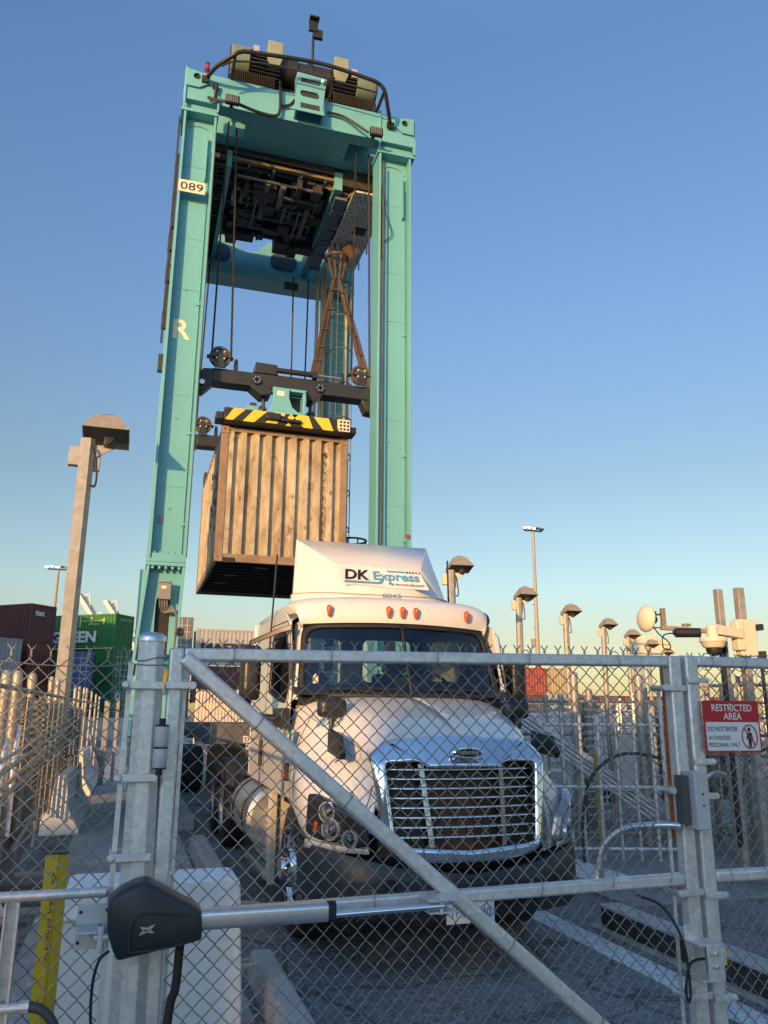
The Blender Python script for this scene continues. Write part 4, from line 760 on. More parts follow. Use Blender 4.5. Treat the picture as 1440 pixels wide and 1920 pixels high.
RUST = rusty(); RUSTF = mat("rusty_frame", (.25, .175, .115), .7, var=.35, vs=4, dirt=(.12, .05, .02), ds=4, damt=.35, bump=.2, bs=30)
def corr(b, o, u, nv, length, z0, z1, pitch=.25, d=.045, m=0):
    o = Vector(o); u = Vector(u); nv = Vector(nv); n = max(2, round(length/pitch)); p = length/n; P = []
    for k in range(n): P += [(k*p, 0), (k*p+p*.40, 0), (k*p+p*.46, -d), (k*p+p*.82, -d)]
    P.append((length, 0)); V = [o+u*a+nv*c+Vector((0, 0, z)) for z in (z0, z1) for a, c in P]; n = len(P)
    b.add(V, [(i, i+1, n+i+1, n+i) for i in range(n-1)], m)
def container(name, label, cat, x0, x1, y0, y1, z0, z1, mpanel, mframe, grp=None, door=None, pitch=.25, d=.045):
    root = thing(name, label, cat, ((x0+x1)/2, (y0+y1)/2, z0), grp); f = .14; b = MB()
    for x in (x0, x1-f):
        for y in (y0, y1-f): b.box(x, x+f, y, y+f, z0, z1)
    for z, h in ((z0, .15), (z1-.08, .08)):
        for y in (y0+.01, y1-.11): b.box(x0+f, x1-f, y, y+.10, z, z+h)
        for x in (x0+.005, x1-.065): b.box(x, x+.06, y0+f, y1-f, z, z+h)
    b.build("corner_frame", mframe, root, bevel=.008 if y0 < 20 else 0)
    b = MB(); corr(b, (x0+f, y0+.015, 0), (1, 0, 0), (0, -1, 0), x1-x0-2*f, z0+.15, z1-.08, pitch, d); corr(b, (x1-f, y1-.015, 0), (-1, 0, 0), (0, 1, 0), x1-x0-2*f, z0+.15, z1-.08, pitch, d)
    corr(b, (x0+.012, y1-f, 0), (0, -1, 0), (-1, 0, 0), y1-y0-2*f, z0+.15, z1-.08, .28, .036); corr(b, (x1-.012, y0+f, 0), (0, 1, 0), (1, 0, 0), y1-y0-2*f, z0+.15, z1-.08, .28, .036)
    pn = b.build("wall_panel", mpanel, root, smooth=False, fixn=False)
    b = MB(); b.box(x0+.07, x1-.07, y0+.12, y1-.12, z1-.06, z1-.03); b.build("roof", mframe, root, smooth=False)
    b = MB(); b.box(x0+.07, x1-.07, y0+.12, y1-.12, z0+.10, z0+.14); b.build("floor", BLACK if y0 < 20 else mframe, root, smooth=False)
    return root
ct = container("shipping_container", "rusty cream container hanging from the spreader, its corrugated end facing the gate", "shipping container", 1.22, 3.655, 14.42, 18.75, 4.36, 6.93, RUST, RUSTF, pitch=.245, d=.10)
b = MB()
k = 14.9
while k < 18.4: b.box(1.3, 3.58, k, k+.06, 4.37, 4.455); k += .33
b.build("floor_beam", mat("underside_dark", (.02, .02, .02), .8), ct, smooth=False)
b = MB(); [b.box(x, x+.26, y, y+.10, 4.362, 4.366) for x, y in ((2.0, 14.9), (1.55, 15.9), (1.45, 16.9))]; b.build("weld_patch", RUSTF, ct, smooth=False)
b = MB()
for x in (1.22, 3.515):
    for z in (4.355, 6.80): b.ring(rrect(x-.003, x+.143, z, z+.135, .01), rrect(x+.045, x+.095, z+.035, z+.10, .024), 'y', 14.405, 14.425); b.box(x+.045, x+.095, 14.4215, 14.4235, z+.03, z+.105, 1)
b.build("corner_casting", [RUSTF, BLACK], ct, bevel=.004)
b = MB(); b.box(1.36, 1.58, 14.405, 14.43, 4.34, 4.43); b.build("fork_pocket", BLACK, ct)
b = MB()
for k, c in enumerate("MRKU735333"): b.text(c, .145, (3.18, 14.425, 6.52-k*.165+(-.05 if k > 3 else 0)), (1, 0, 0), (0, 0, 1), .012, align='CENTER', bold=.018)
b.text("8", .145, (3.18, 14.425, 6.52-10*.165-.07), (1, 0, 0), (0, 0, 1), .012, align='CENTER', bold=.018)
b.build("lettering", mat("faded_black_lettering", (.05, .035, .02), .7), ct, smooth=False, fixn=False)
b = MB()
random.seed(11)
for k in range(26): y = random.uniform(14.6, 15.8); z = random.uniform(5.0, 6.3); b.box(1.205, 1.217, y, y+random.uniform(.04, .1), z, z+random.uniform(.05, .13))
b.build("side_patch", mat("faded_blue_marking", (.05, .06, .07), .7), ct, smooth=False)
# ------------------------------------------------------------------ the truck
XC = 2.30
tk = thing("semi_truck", "white day cab semi truck with a chrome grille and lettered roof fairing", "truck", (XC, 7.5, 0))
GLASS = glass("tinted_glass", (.50, .56, .56), .10); DGLASS = glass("dark_side_glass", (.05, .055, .055), .1)
INT = mat("dark_cab_interior", (.022, .023, .025), .7, var=.3); SEAT = mat("grey_seat_cloth", (.05, .055, .06), .9, var=.2)
# hood and fenders: stations from the cowl to the grille; half profile from the crown to the lower edge
ST = [(7.02, [(0, 1.86), (.45, 1.855), (.78, 1.82), (.93, 1.74), (1.00, 1.56), (1.02, 1.35), (1.02, 1.18), (1.02, 1.04)]),
      (6.55, [(0, 1.80), (.43, 1.79), (.72, 1.74), (.86, 1.62), (.96, 1.43), (1.03, 1.26), (1.04, 1.10), (1.03, .97)]),
      (6.20, [(0, 1.73), (.41, 1.72), (.66, 1.66), (.78, 1.53), (.90, 1.34), (1.03, 1.16), (1.05, 1.00), (1.03, .86)]),
      (5.90, [(0, 1.65), (.39, 1.64), (.60, 1.58), (.70, 1.45), (.82, 1.26), (.96, 1.07), (1.01, .92), (1.00, .80)]),
      (5.72, [(0, 1.58), (.37, 1.56), (.55, 1.50), (.64, 1.38), (.72, 1.18), (.82, 1.02), (.88, .88), (.86, .77)]),
      (5.58, [(0, 1.52), (.36, 1.51), (.53, 1.45), (.60, 1.32), (.63, 1.12), (.66, .98), (.69, .85), (.68, .76)])]
prof = [catmull([Vector((u, y, z)) for u, z in P], 4) for y, P in ST]
cols = [catmull([p[i] for p in prof], 5) for i in range(len(prof[0]))]      # cols[i][k]
def hoodp(i, k): return cols[i][k]
nI, nK = len(cols), len(cols[0])
b = MB()
for s in (-1, 1):
    V = [(XC+s*cols[i][k].x, cols[i][k].y, cols[i][k].z) for i in range(nI) for k in range(nK)]
    b.add(V, [(i*nK+k, i*nK+k+1, (i+1)*nK+k+1, (i+1)*nK+k) for i in range(nI-1) for k in range(nK-1)])
from mathutils.bvhtree import BVHTree
HB = BVHTree.FromPolygons(b.v, b.f)
bm_ = b.build("hood", WHITE, tk, sharp=60, solid=.015)
b = MB()                                                       # vent panels and seams on the hood side
for s in (-1, 1):
    b.tube([(XC+s*(p.x+.004), p.y, p.z+.002) for p in [cols[12][k] for k in range(0, nK)]], .006, 4)
b.build("seam", mat("seam_grey", (.28, .28, .27), .6), bm_)
b = MB()
for s in (-1, 1): b.prism([(6.10, 1.56), (5.80, 1.52), (5.70, 1.40), (5.72, 1.36), (6.10, 1.40)], 'x', XC+s*.845-.02, XC+s*.845+.02)
b.build("side_vent", MIRR, tk)
# inner wheel wells so that no daylight shows through
b = MB(); b.box(XC-.98, XC+.98, 6.0, 7.2, .95, 1.05); b.box(XC-.6, XC+.6, 5.7, 7.3, .45, 1.3); b.build("wheel_well", BLACK, tk, smooth=False)
# cab shell
CYR = 9.2
def xs(z): return 1.005-.022*max(0, (z-1.75))                   # half width tapers to the roof
b = MB(); rings = []
def wsp(u, v):      # windshield surface, u -1..1, v 0..1
    hw = .945+(.875-.945)*v; yb = 6.92-.26*(1-u*u); yt = 7.13-.17*(1-u*u); return Vector((XC+u*hw, yb+(yt-yb)*v, 1.83+(2.45-1.83)*v+.02*(1-u*u)*v))
US = [-1+2*i/28 for i in range(29)]
for dy, dz, yk, hw in ((.03, -.0, 0, .885), (-.012, .0, 0, .89), (-.025, .07, 0, .915), (-.01, .15, 0, .935), (.035, .21, 0, .952), (.12, .25, .1, .967), (.32, .275, .4, .982), (.9, .285, .9, .988), (2.0, .285, 1, .988)):
    ring = []
    for u in US:
        p = wsp(u, 1.0); y = (p.y+dy)*(1-yk)+(7.13+dy)*yk; k = 1-.22*abs(u)**10
        ring.append(Vector((XC+u*hw*(1-.012*abs(u)**8), min(y, CYR), p.z+.01+dz*k)))
    rings.append([Vector((ring[0].x-.004, ring[0].y, min(ring[0].z, 2.60)-.04))]+ring+[Vector((ring[-1].x+.004, ring[-1].y, min(ring[-1].z, 2.60)-.04))])
b.loft(rings, closed=False); rf_ = b.build("roof", WHITE, tk, sharp=55, solid=.02)
# sides with window openings and rear wall
side = [(7.00, 1.0), (CYR, 1.03), (CYR, 2.62), (7.45, 2.61), (7.12, 2.48), (6.93, 1.86), (7.0, 1.5)]
win = rpoly([(8.02, 1.92), (7.92, 2.38), (7.25, 2.36), (7.08, 2.20), (6.98, 1.93), (7.10, 1.80), (7.40, 1.82)], .08, 4)
for s in (-1, 1):
    b = MB(); b.ring(side, win, 'x', -.012, .012)
    for v in b.v: v.x = XC+s*(xs(v.z)+v.x)
    sd = b.build("cab_side", WHITE, tk, bevel=.004)
    b = MB(); b.ring(rpoly([(8.06, 1.88), (7.95, 2.42), (7.23, 2.40), (7.04, 2.22), (6.94, 1.92), (7.08, 1.76), (7.40, 1.78)], .09, 4), win, 'x', -.006, .016)
    for v in b.v: v.x = XC+s*(xs(v.z)+v.x)
    b.build("window_seal", BLACK, sd)
    b = MB(); b.prism(win, 'x', -.002, .002)
    for v in b.v: v.x = XC+s*(xs(v.z)+v.x)
    b.build("window", mat('black_side_glass', (.012, .013, .014), .5, spec=0) if s < 0 else GLASS, sd, smooth=False)
    b = MB(); b.tube([(XC+s*(xs(z)+.013), y, z) for y, z in ((8.15, 1.10), (8.17, 1.6), (8.15, 2.46), (8.05, 2.52), (7.2, 2.49), (7.04, 2.40), (6.93, 1.95), (6.98, 1.7), (7.04, 1.05))], .006, 4); b.build("door_seam", mat("seam_brown", (.13, .10, .07), .6), sd)
    b = MB(); b.tube([(XC+s*(xs(z)+.03), 8.27, z) for z in (1.18, 1.43)], .018, 8); b.build("grab_handle", BLACK, sd)
b = MB()
RW = [(XC-.98, XC-.30, [(1.74, 2.02), (2.28, 2.02), (2.28, 2.50), (1.74, 2.50)]), (XC-.30, XC+.98, [(2.58, 2.04), (3.12, 2.04), (3.12, 2.50), (2.58, 2.50)])]
for x0, x1, wq in ((XC-1.02, XC+.16, (1.72, 2.30, 2.02, 2.53)), (XC+.16, XC+1.02, (2.56, 3.16, 2.05, 2.53))):
    b.ring([(x0, 1.03), (x1, 1.03), (x1, 2.66), (x0, 2.66)], rrect(*wq, .07, 5), 'y', CYR-.02, CYR)
b.build("cab_rear_wall", WHITE, tk, smooth=False)
b = MB(); b.box(XC-1.0, XC+1.0, 7.0, CYR-.02, 1.04, 1.10); b.box(XC-.98, XC+.98, 8.95, CYR-.025, 1.1, 2.0); b.build("cab_floor", INT, tk, smooth=False)
b = MB(); b.ring([(XC-.99, 2.02-.1), (XC+.99, 1.92), (XC+.99, 2.60), (XC-.99, 2.60)], [(1.50, 2.0), (3.14, 2.0), (3.14, 2.58), (1.50, 2.58)], 'y', CYR-.05, CYR-.03); b.box(XC-.86, XC+.86, 7.35, CYR-.05, 2.54, 2.56); b.build("headliner", INT, tk, smooth=False)
b = MB(); b.loft([[Vector((XC-1.0, y, z)), Vector((XC+1.0, y, z))] for y, z in ((6.78, 1.83), (6.95, 1.90), (7.25, 1.92), (7.42, 1.85), (7.5, 1.5), (7.5, 1.1))], closed=False); b.box(XC+.15, XC+.85, 7.15, 7.45, 1.90, 1.98); ds = b.build("dashboard", INT, tk, sharp=60)
b = MB(); tv = Vector((0, -.75, .66)); a1 = Vector((1, 0, 0)); a2 = tv.cross(a1); b.tube([Vector((XC+.50, 7.55, 1.92))+a1*.215*math.cos(t)+a2*.215*math.sin(t) for t in [2*math.pi*q/24 for q in range(25)]], .016, 8); b.beam((XC+.29, 7.55, 1.92), (XC+.71, 7.55, 1.92), .05, .03); b.cyl((XC+.5, 7.55, 1.92), (XC+.5, 7.42, 1.75), .035); b.build("steering_wheel", BLACK, tk)
for xx in (XC-.5, XC+.5):
    b = MB(); b.box(xx-.26, xx+.26, 8.2, 8.72, 1.35, 1.5); b.box(xx-.25, xx+.25, 8.66, 8.82, 1.5, 2.12); b.box(xx-.14, xx+.14, 8.68, 8.80, 2.12, 2.32); b.box(xx-.2, xx+.2, 8.3, 8.7, 1.1, 1.35); b.build("seat", SEAT, tk, bevel=.05, seg=3)
# windshield
b = MB(); b.loft([[wsp(-1+2*i/20, j/6)+Vector((0, .012, 0)) for i in range(21)] for j in range(7)], closed=False); b.build("windshield", GLASS, tk, sharp=80)
b = MB(); edge = []
rr = rrect(-1, 1, 0, 1, .12, 5)
rr = [(max(-1, min(1, p[0])), p[1]) for p in rpoly([(-1.0, .0), (1.0, .0), (1.0, 1.0), (-1.0, 1.0)], .16, 6)]
dens = []
for i in range(len(rr)):
    a, c = Vector(rr[i]), Vector(rr[(i+1) % len(rr)]); n = max(1, int((c-a).length/.12)); dens += [a+(c-a)*k/n for k in range(n)]
def rib(P, wd): 
    for i in range(len(P)):
        pass
V = []; F = []
for i, p in enumerate(dens):
    q = Vector((p.x*.95, .5+(p.y-.5)*.90)); V += [wsp(p.x*1.012, .5+(p.y-.5)*1.04)+Vector((0, -.008, 0)), wsp(q.x, q.y)+Vector((0, -.004, 0))]
n = len(dens); F = [(2*i, 2*i+1, 2*((i+1) % n)+1, 2*((i+1) % n)) for i in range(n)]; b.add(V, F); b.build("windshield_seal", BLACK, tk, sharp=180, solid=.01)
b = MB(); b.loft([[wsp(u, v)+Vector((0, -.012, 0)) for u in (-.015, .015)] for v in [k/6 for k in range(7)]], closed=False); b.build("windshield_divider", BLACK, tk, solid=.02)
b = MB()
for s in (-1, 1):      # white pillars each side of the glass
    b.loft([[wsp(s*1.0, v)+Vector((s*d, e, 0)) for d, e in ((-.0, -.002), (.02, .02), (.035+.02*(1-v), .10), (.03, .25))] for v in (-.06, 0, .25, .5, .75, 1.0, 1.06)], closed=False)
b.build("pillar", WHITE, tk, sharp=70)
b = MB(); b.loft([[wsp(u, v)+Vector((0, -.01+e, dz)) for v, e, dz in ((.0, .03, .0), (-.02, 0, -.03), (-.02, .02, -.07))] for u in [-1+2*k/16 for k in range(17)]], closed=False); b.build("cowl", BLACK, tk)
b = MB()
for x0, x1 in ((-.75, -.12), (.12, .85)): b.tube([wsp(x0+(x1-x0)*k/6, .075+.02*math.sin(k/6*3.14))+Vector((0, -.02, 0)) for k in range(7)], .010, 5); b.tube([wsp((x0+x1)/2-.1, .08)+Vector((0, -.025, 0)), wsp(x1*.9, -.02)+Vector((0, -.03, 0))], .012, 5)
b.build("wiper", BLACK, tk)
b = MB(); q0 = wsp(-.86, .22); b.prism([(q0.x-.02, q0.z-.04), (q0.x+.025, q0.z-.035), (q0.x+.025, q0.z+.02), (q0.x+.0, q0.z+.045), (q0.x-.022, q0.z+.02)], 'y', q0.y-.012, q0.y-.009); b.build("windshield_tag", mat("cream_tag", (.70, .62, .36)), tk)
# roof lights and air fairing
for u in (-.665, -.13, 0, .13, .665):
    y = 7.13-.17*(1-(u/.95)**2)-.085; b = MB(); b.loft([[Vector((XC+u+.024*math.cos(a)*k*(1.0+.25*math.sin(a)), y+.055+h*.75, 2.585+.055*math.sin(a)*k*(1.2 if math.sin(a) < 0 else .8))) for a in [2*math.pi*q/14 for q in range(14)]] for k, h in ((1, 0), (.95, -.035), (.7, -.055), (.25, -.062))], caps=True)
    ml = b.build("marker_light", AMBER, tk)
    b = MB(); b.ball((XC+u-.004, y+.008, 2.60), .009, 8); b.build("bulb", mat("pale_amber", (.75, .34, .10), .2), ml)
F_ = {'TL': (1.56, 8.32, 3.50), 'TR': (3.04, 8.32, 3.50), 'L1': (1.86, 7.70, 3.14), 'R1': (2.76, 7.70, 3.14), 'L2': (2.02, 7.56, 2.87), 'R2': (2.62, 7.56, 2.87), 'BL': (1.47, 7.92, 2.80), 'BR': (3.13, 7.92, 2.80), 'ML': (1.72, 7.66, 2.79), 'MR': (2.88, 7.66, 2.79), 'ML2': (2.04, 7.555, 2.77), 'MR2': (2.56, 7.555, 2.77),
      'SL': (1.62, 8.6, 3.44), 'SR': (2.98, 8.6, 3.44), 'DL': (1.58, 8.6, 2.82), 'DR': (3.02, 8.6, 2.82)}
nm = list(F_); ix = {k: i for i, k in enumerate(nm)}
b = MB(); b.add([F_[k] for k in nm], [[ix[k] for k in f] for f in (('TL', 'L1', 'R1', 'TR'), ('L1', 'L2', 'R2', 'R1'), ('TL', 'BL', 'L1'), ('BL', 'ML', 'L2', 'L1'), ('ML', 'ML2', 'L2'), ('L2', 'ML2', 'MR2', 'R2'), ('MR', 'R2', 'MR2'), ('MR', 'BR', 'R1', 'R2'), ('BR', 'TR', 'R1'), ('TL', 'SL', 'DL', 'BL'), ('TR', 'BR', 'DR', 'SR'))])
fa = b.build("air_fairing", WHITE, tk, bevel=.09, seg=5, sharp=89, solid=.02)
lip = [(1.46, 8.0, 2.775), (1.49, 7.88, 2.775), (1.73, 7.645, 2.765), (2.04, 7.54, 2.75), (2.56, 7.54, 2.75), (2.87, 7.645, 2.765), (3.11, 7.88, 2.775), (3.14, 8.0, 2.775)]
b = MB(); L_ = catmull(lip, 4); b.loft([[p+Vector((0, 0, dz)) for p in L_] for dz in (-.035, .075)], closed=False); b.build("fairing_lip", WHITE, fa, solid=.015)
b = MB(); b.tube([p+Vector((0, -.004, .072)) for p in L_], .0035, 4); b.build("fairing_seam", mat("fairing_seam", (.30, .24, .17), .7), fa)
n_ = (Vector(F_['L1'])-Vector(F_['L2'])).normalized(); fy = Vector((0, F_['L1'][1]-F_['L2'][1], F_['L1'][2]-F_['L2'][2])).normalized(); fo = Vector((XC, F_['L2'][1], F_['L2'][2])); nf = Vector((1, 0, 0)).cross(fy)
def FP(x, v, off=.006): return fo+Vector((x-XC, 0, 0))+fy*v+nf*off
def patch(b, P, off, m=0): b.add([FP(x, v, off) for x, v in P], [list(range(len(P)))], m)
b = MB(); patch(b, [(1.86, .275), (2.73, .255), (2.80, .03), (2.36, .035), (2.02, .055), (1.915, .04)], .010); b.build("decal", mat("decal_white", (.72, .71, .68), .35), fa, smooth=False, fixn=False)
b = MB(); b.text("DK", .165, FP(1.925, .118, .013), (1, .0, 0), fy, .002, width=.255, bold=.035, shear=.12)
[patch(b, [(2.58+.034*k, .224), (2.58+.034*k+.024-.003*k, .224), (2.58+.034*k+.024-.003*k, .246), (2.58+.034*k, .246)], .015) for k in range(5)]
b.text("THE DRAYAGE SPECIALIST", .036, FP(2.37, .062, .013), (1, 0, 0), fy, .002, width=.385, bold=.02); b.build("lettering", TXB, fa, smooth=False, fixn=False)
b = MB(); b.text("Express", .145, FP(2.225, .125, .013), (1, 0, 0), fy, .002, width=.49, bold=.035)
patch(b, [(1.92, .100), (2.27, .095), (2.30, .118), (2.335, .118), (2.295, .070), (1.915, .070)], .015); patch(b, [(2.38, .226), (2.57, .226), (2.57, .246), (2.37, .246)], .015); b.build("lettering", mat("sky_blue_lettering", (.09, .30, .46), .4), fa, smooth=False, fixn=False)
b = MB(); b.text("8043", .060, (2.385, 7.526, 2.797), (1, 0, 0), (0, 0, 1), .003, width=.19, align='CENTER', bold=.02); b.build("lettering", mat("grey_blue_lettering", (.13, .22, .28), .4), fa, smooth=False, fixn=False)
b = MB(); [b.box(x, x+.12, 7.75, 7.85, 2.66, 2.80) for x in (1.6, 2.0, 2.5, 2.85)]; b.box(1.6, 2.95, 7.85, 7.9, 2.70, 2.76); b.build("fairing_bracket", BLACK, fa)
for tx, p0, p1 in ((1, (1.255, 7.9, 2.30), (1.30, 7.95, 3.25)), (2, (3.26, 8.2, 2.80), (3.27, 8.25, 3.36))):
    b = MB(); b.tube([p0, p1], .010, 6); b.cyl(p0, (p0[0], p0[1], p0[2]-.12), .03, n=8); b.build("antenna", BLACK, tk)
b = MB(); b.lathe([(.01, .06), (.06, .05), (.082, .01), (.085, -.01), (.07, -.025), (0, -.03)], (3.30, 7.42, 2.60), (.15, .95, .1), 20); b.cyl((3.22, 7.5, 2.57), (3.30, 7.47, 2.60), .012, n=8); b.build("round_mirror", mat("dark_blue_grey_mirror", (.09, .11, .13), .15, .6), tk)
# chrome grille
def gy(x, z): t = (x-XC)/.62; return 5.44+.10*t*t+.10*max(0, z-.8)
def gp3(x, z, d=0.): return Vector((x, gy(x, z)+d, z))
outer = rpoly([(1.61, 1.40), (1.71, .76), (2.0, .70), (2.58, .70), (2.86, .76), (2.95, 1.40), (2.83, 1.50), (2.28, 1.54), (1.75, 1.50)], .10, 5)
inner = rpoly([(1.715, 1.345), (1.775, .815), (2.28, .785), (2.80, .815), (2.85, 1.345), (2.60, 1.355), (2.56, 1.315), (1.99, 1.315), (1.95, 1.355)], .035, 3)
b = MB(); b.ring(outer, inner, 'y', -.0, .10); 
for i, v in enumerate(b.v):
    q = gp3(v.x, v.z, v.y); top = max(0, v.z-1.33); v.y = q.y+top*.50-.07
b.build("grille_surround", CHROME, tk, bevel=.028, seg=4, sharp=50)
gs = None
b = MB()
for k in range(8):
    z = .862+k*.0625; xw = .575-.03*(1-(z-.8)/.5)*1.0-.02; P = [gp3(XC-.02-xw+2*xw*q/14, z, .0) for q in range(15)]
    b.loft([[p+Vector((0, dy, dz)) for p in P] for dy, dz in ((.0, -.007), (-.008, -.004), (-.008, .002), (.0, .007), (.04, .009))], closed=False)
gb = b.build("grille_bar", mat("bright_bar_chrome", (.80, .82, .84), .22, .9, var=.01), tk, sharp=60, solid=.003)
b = MB()
for x0, x1 in ((1.975, 2.035), (2.585, 2.575)): b.loft([[gp3(x0+(x1-x0)*(1-t)+d, .80+.535*t, e) for t in [q/8 for q in range(9)]] for d, e in ((-.028, .09), (-.018, .018), (.018, .018), (.028, .09))], closed=False)
b.build("grille_divider", mat("dull_chrome", (.26, .265, .28), .15, 1., var=.02), tk, sharp=40)
b = MB(); b.loft([[gp3(x, z, .11) for x in (1.70, 1.9, 2.1, 2.3, 2.5, 2.7, 2.9)] for z in (.72, 1.0, 1.42)], closed=False)
b.build("radiator_screen", mat("brown_radiator", (.060, .034, .016), .55, var=.5, vs=7, stretch=(3, 1, .4)), tk)
b = MB(); ec = Vector((2.285, gy(2.285, 1.42)-.075, 1.415)); [b.lathe([(0, -.02), (.05, -.018), (.06, -.006), (.06, .02)], (0, 0, 0), (0, 1, 0), 28)]
for v in b.v: v.x *= 1.9; v.z *= .62; v += ec
em = b.build("grille_emblem", CHROME, tk); b = MB(); b.prism([(ec.x+.095*math.cos(a), ec.z+.028*math.sin(a)) for a in [2*math.pi*q/28 for q in range(28)]], 'y', ec.y-.0235, ec.y-.0205); b.build("emblem_field", BLACK, em)
b = MB(); b.text("FREIGHTLINER", .026, (ec.x, ec.y-.0235, ec.z-.009), (1, 0, 0), (0, 0, 1), .002, width=.158, align='CENTER', bold=.02); b.build("lettering", ALU, em, smooth=False, fixn=False)
b = MB(); b.lathe([(.10, 0), (.118, .004), (.10, .03)], (0, 0, 0), (0, 1, 0), 24)
for v in b.v: v.z = v.z*.16-.045; v += ec
b.build("emblem_bar", CHROME, em)
b = MB()                                                       # panel gaps, hood latches and wheel-arch lip
for s in (-1, 1):
    for kk in (4, nK-3): b.tube([(XC+s*(cols[i][kk].x+.003), cols[i][kk].y, cols[i][kk].z+.002) for i in range(9, nI)] if kk == 4 else [(XC+s*(cols[i][kk].x+.003), cols[i][kk].y-.003, cols[i][kk].z+.002) for i in range(10, nI)], .0035, 4)
b.build("panel_gap", mat("gap_dark", (.10, .09, .08), .7), bm_)
for s in (-1, 1):
    b = MB(); p = cols[22][3]; b.box(min(XC+s*p.x, XC+s*(p.x+.03)), max(XC+s*p.x, XC+s*(p.x+.03)), p.y-.03, p.y+.03, p.z-.07, p.z+.07); b.build("hood_latch", BLACK, bm_, bevel=.008)
# bumper
bc = [(1.24, 6.16), (1.245, 5.98), (1.30, 5.80), (1.45, 5.60), (1.70, 5.47), (2.0, 5.40), (2.3, 5.385)]; bc = bc+[(2*XC-p[0], p[1]) for p in bc[-2::-1]]
BC = catmull([(p[0], p[1], 0) for p in bc], 5)
def bup(p): u = abs(p.x-XC); return .69+.11*max(0, min(1, (u-.5)/.5)) - .05*max(0, 1-u/.5)
b = MB(); b.loft([[Vector((XC+(p.x-XC)*k, p.y+dy, z0 if z0 > 0 else bup(p)+z0)) for p in BC] for z0, dy, k in ((.36, .10, .97), (.36, .02, 1), (.42, 0, 1.0), (.50, -.012, 1.0), (-.14, -.012, 1), (-.06, .0, 1), (-.015, .02, 1), (-.001+0, .10, .97))], closed=False)
bmpr = b.build("bumper", PLAST, tk, sharp=45, solid=.012)
b = MB(); b.loft([[Vector((XC+u, 5.40+.10*(u/.62)**2+dy, z)) for u in [-.62+1.24*q/12 for q in range(13)]] for dy, z in ((.05, .62), (-.035, .60), (-.05, .585), (-.045, .52), (-.02, .50))], closed=False); b.build("bumper_step", PLAST, bmpr, sharp=40)
b = MB(); [b.box(XC+u-.16, XC+u+.16, 5.375-.02, 5.40, z, z+.006) for u in (-.3, .3) for z in (.44, .455, .47, .485)]; b.build("air_slot", BLACK, bmpr)
b = MB(); [b.lathe([(0, 0), (.032, 0), (.036, -.012)], (XC+u, 5.42, .585), (0, 1, 0), 14) for u in (-.58, .60)]; b.build("tow_hole", BLACK, bmpr)
for s in (-1, 1):
    c = Vector((XC+s*.80, 5.60, .545)); nrm = Vector((s*.55, -.84, 0)).normalized(); tx = Vector((-nrm.y, nrm.x, 0)); 
    b = MB(); P = rpoly([(-.085, -.065), (.07, -.075), (.085, .05), (.06, .075), (-.09, .065)], .03, 3)
    b.loft([[c+tx*p[0]*k+Vector((0, 0, p[1]*k))+nrm*e for p in P] for k, e in ((1.22, -.02), (1.2, .022), (1.02, .022), (1.0, .008))], caps=False); b.build("fog_lamp_bezel", HBLK, bmpr)
    b = MB(); b.loft([[c+tx*p[0]*k+Vector((0, 0, p[1]*k))+nrm*e for p in P] for k, e in ((1.0, .008), (.97, .02), (.6, .03), (.1, .034))], caps=True); b.build("fog_lamp", mat("hazy_lens", (.33, .30, .22), .25, coat=.5), bmpr, sharp=60)
b = MB(); b.box(2.08, 2.42, 5.335, 5.345, .345, .515); pl = b.build("license_plate", SWHT, tk)
b = MB(); b.text("YP 2", .075, (2.10, 5.334, .385), (1, 0, 0), (0, 0, 1), .001, width=.12, bold=.02); b.text("2 40", .075, (2.27, 5.334, .385), (1, 0, 0), (0, 0, 1), .001, width=.125, bold=.02); b.build("lettering", TXT, pl, smooth=False, fixn=False)
b = MB(); b.box(2.35, 2.40, 5.3325, 5.3345, .485, .51); b.build("sticker", mat("blue_sticker", (.04, .16, .5)), pl)
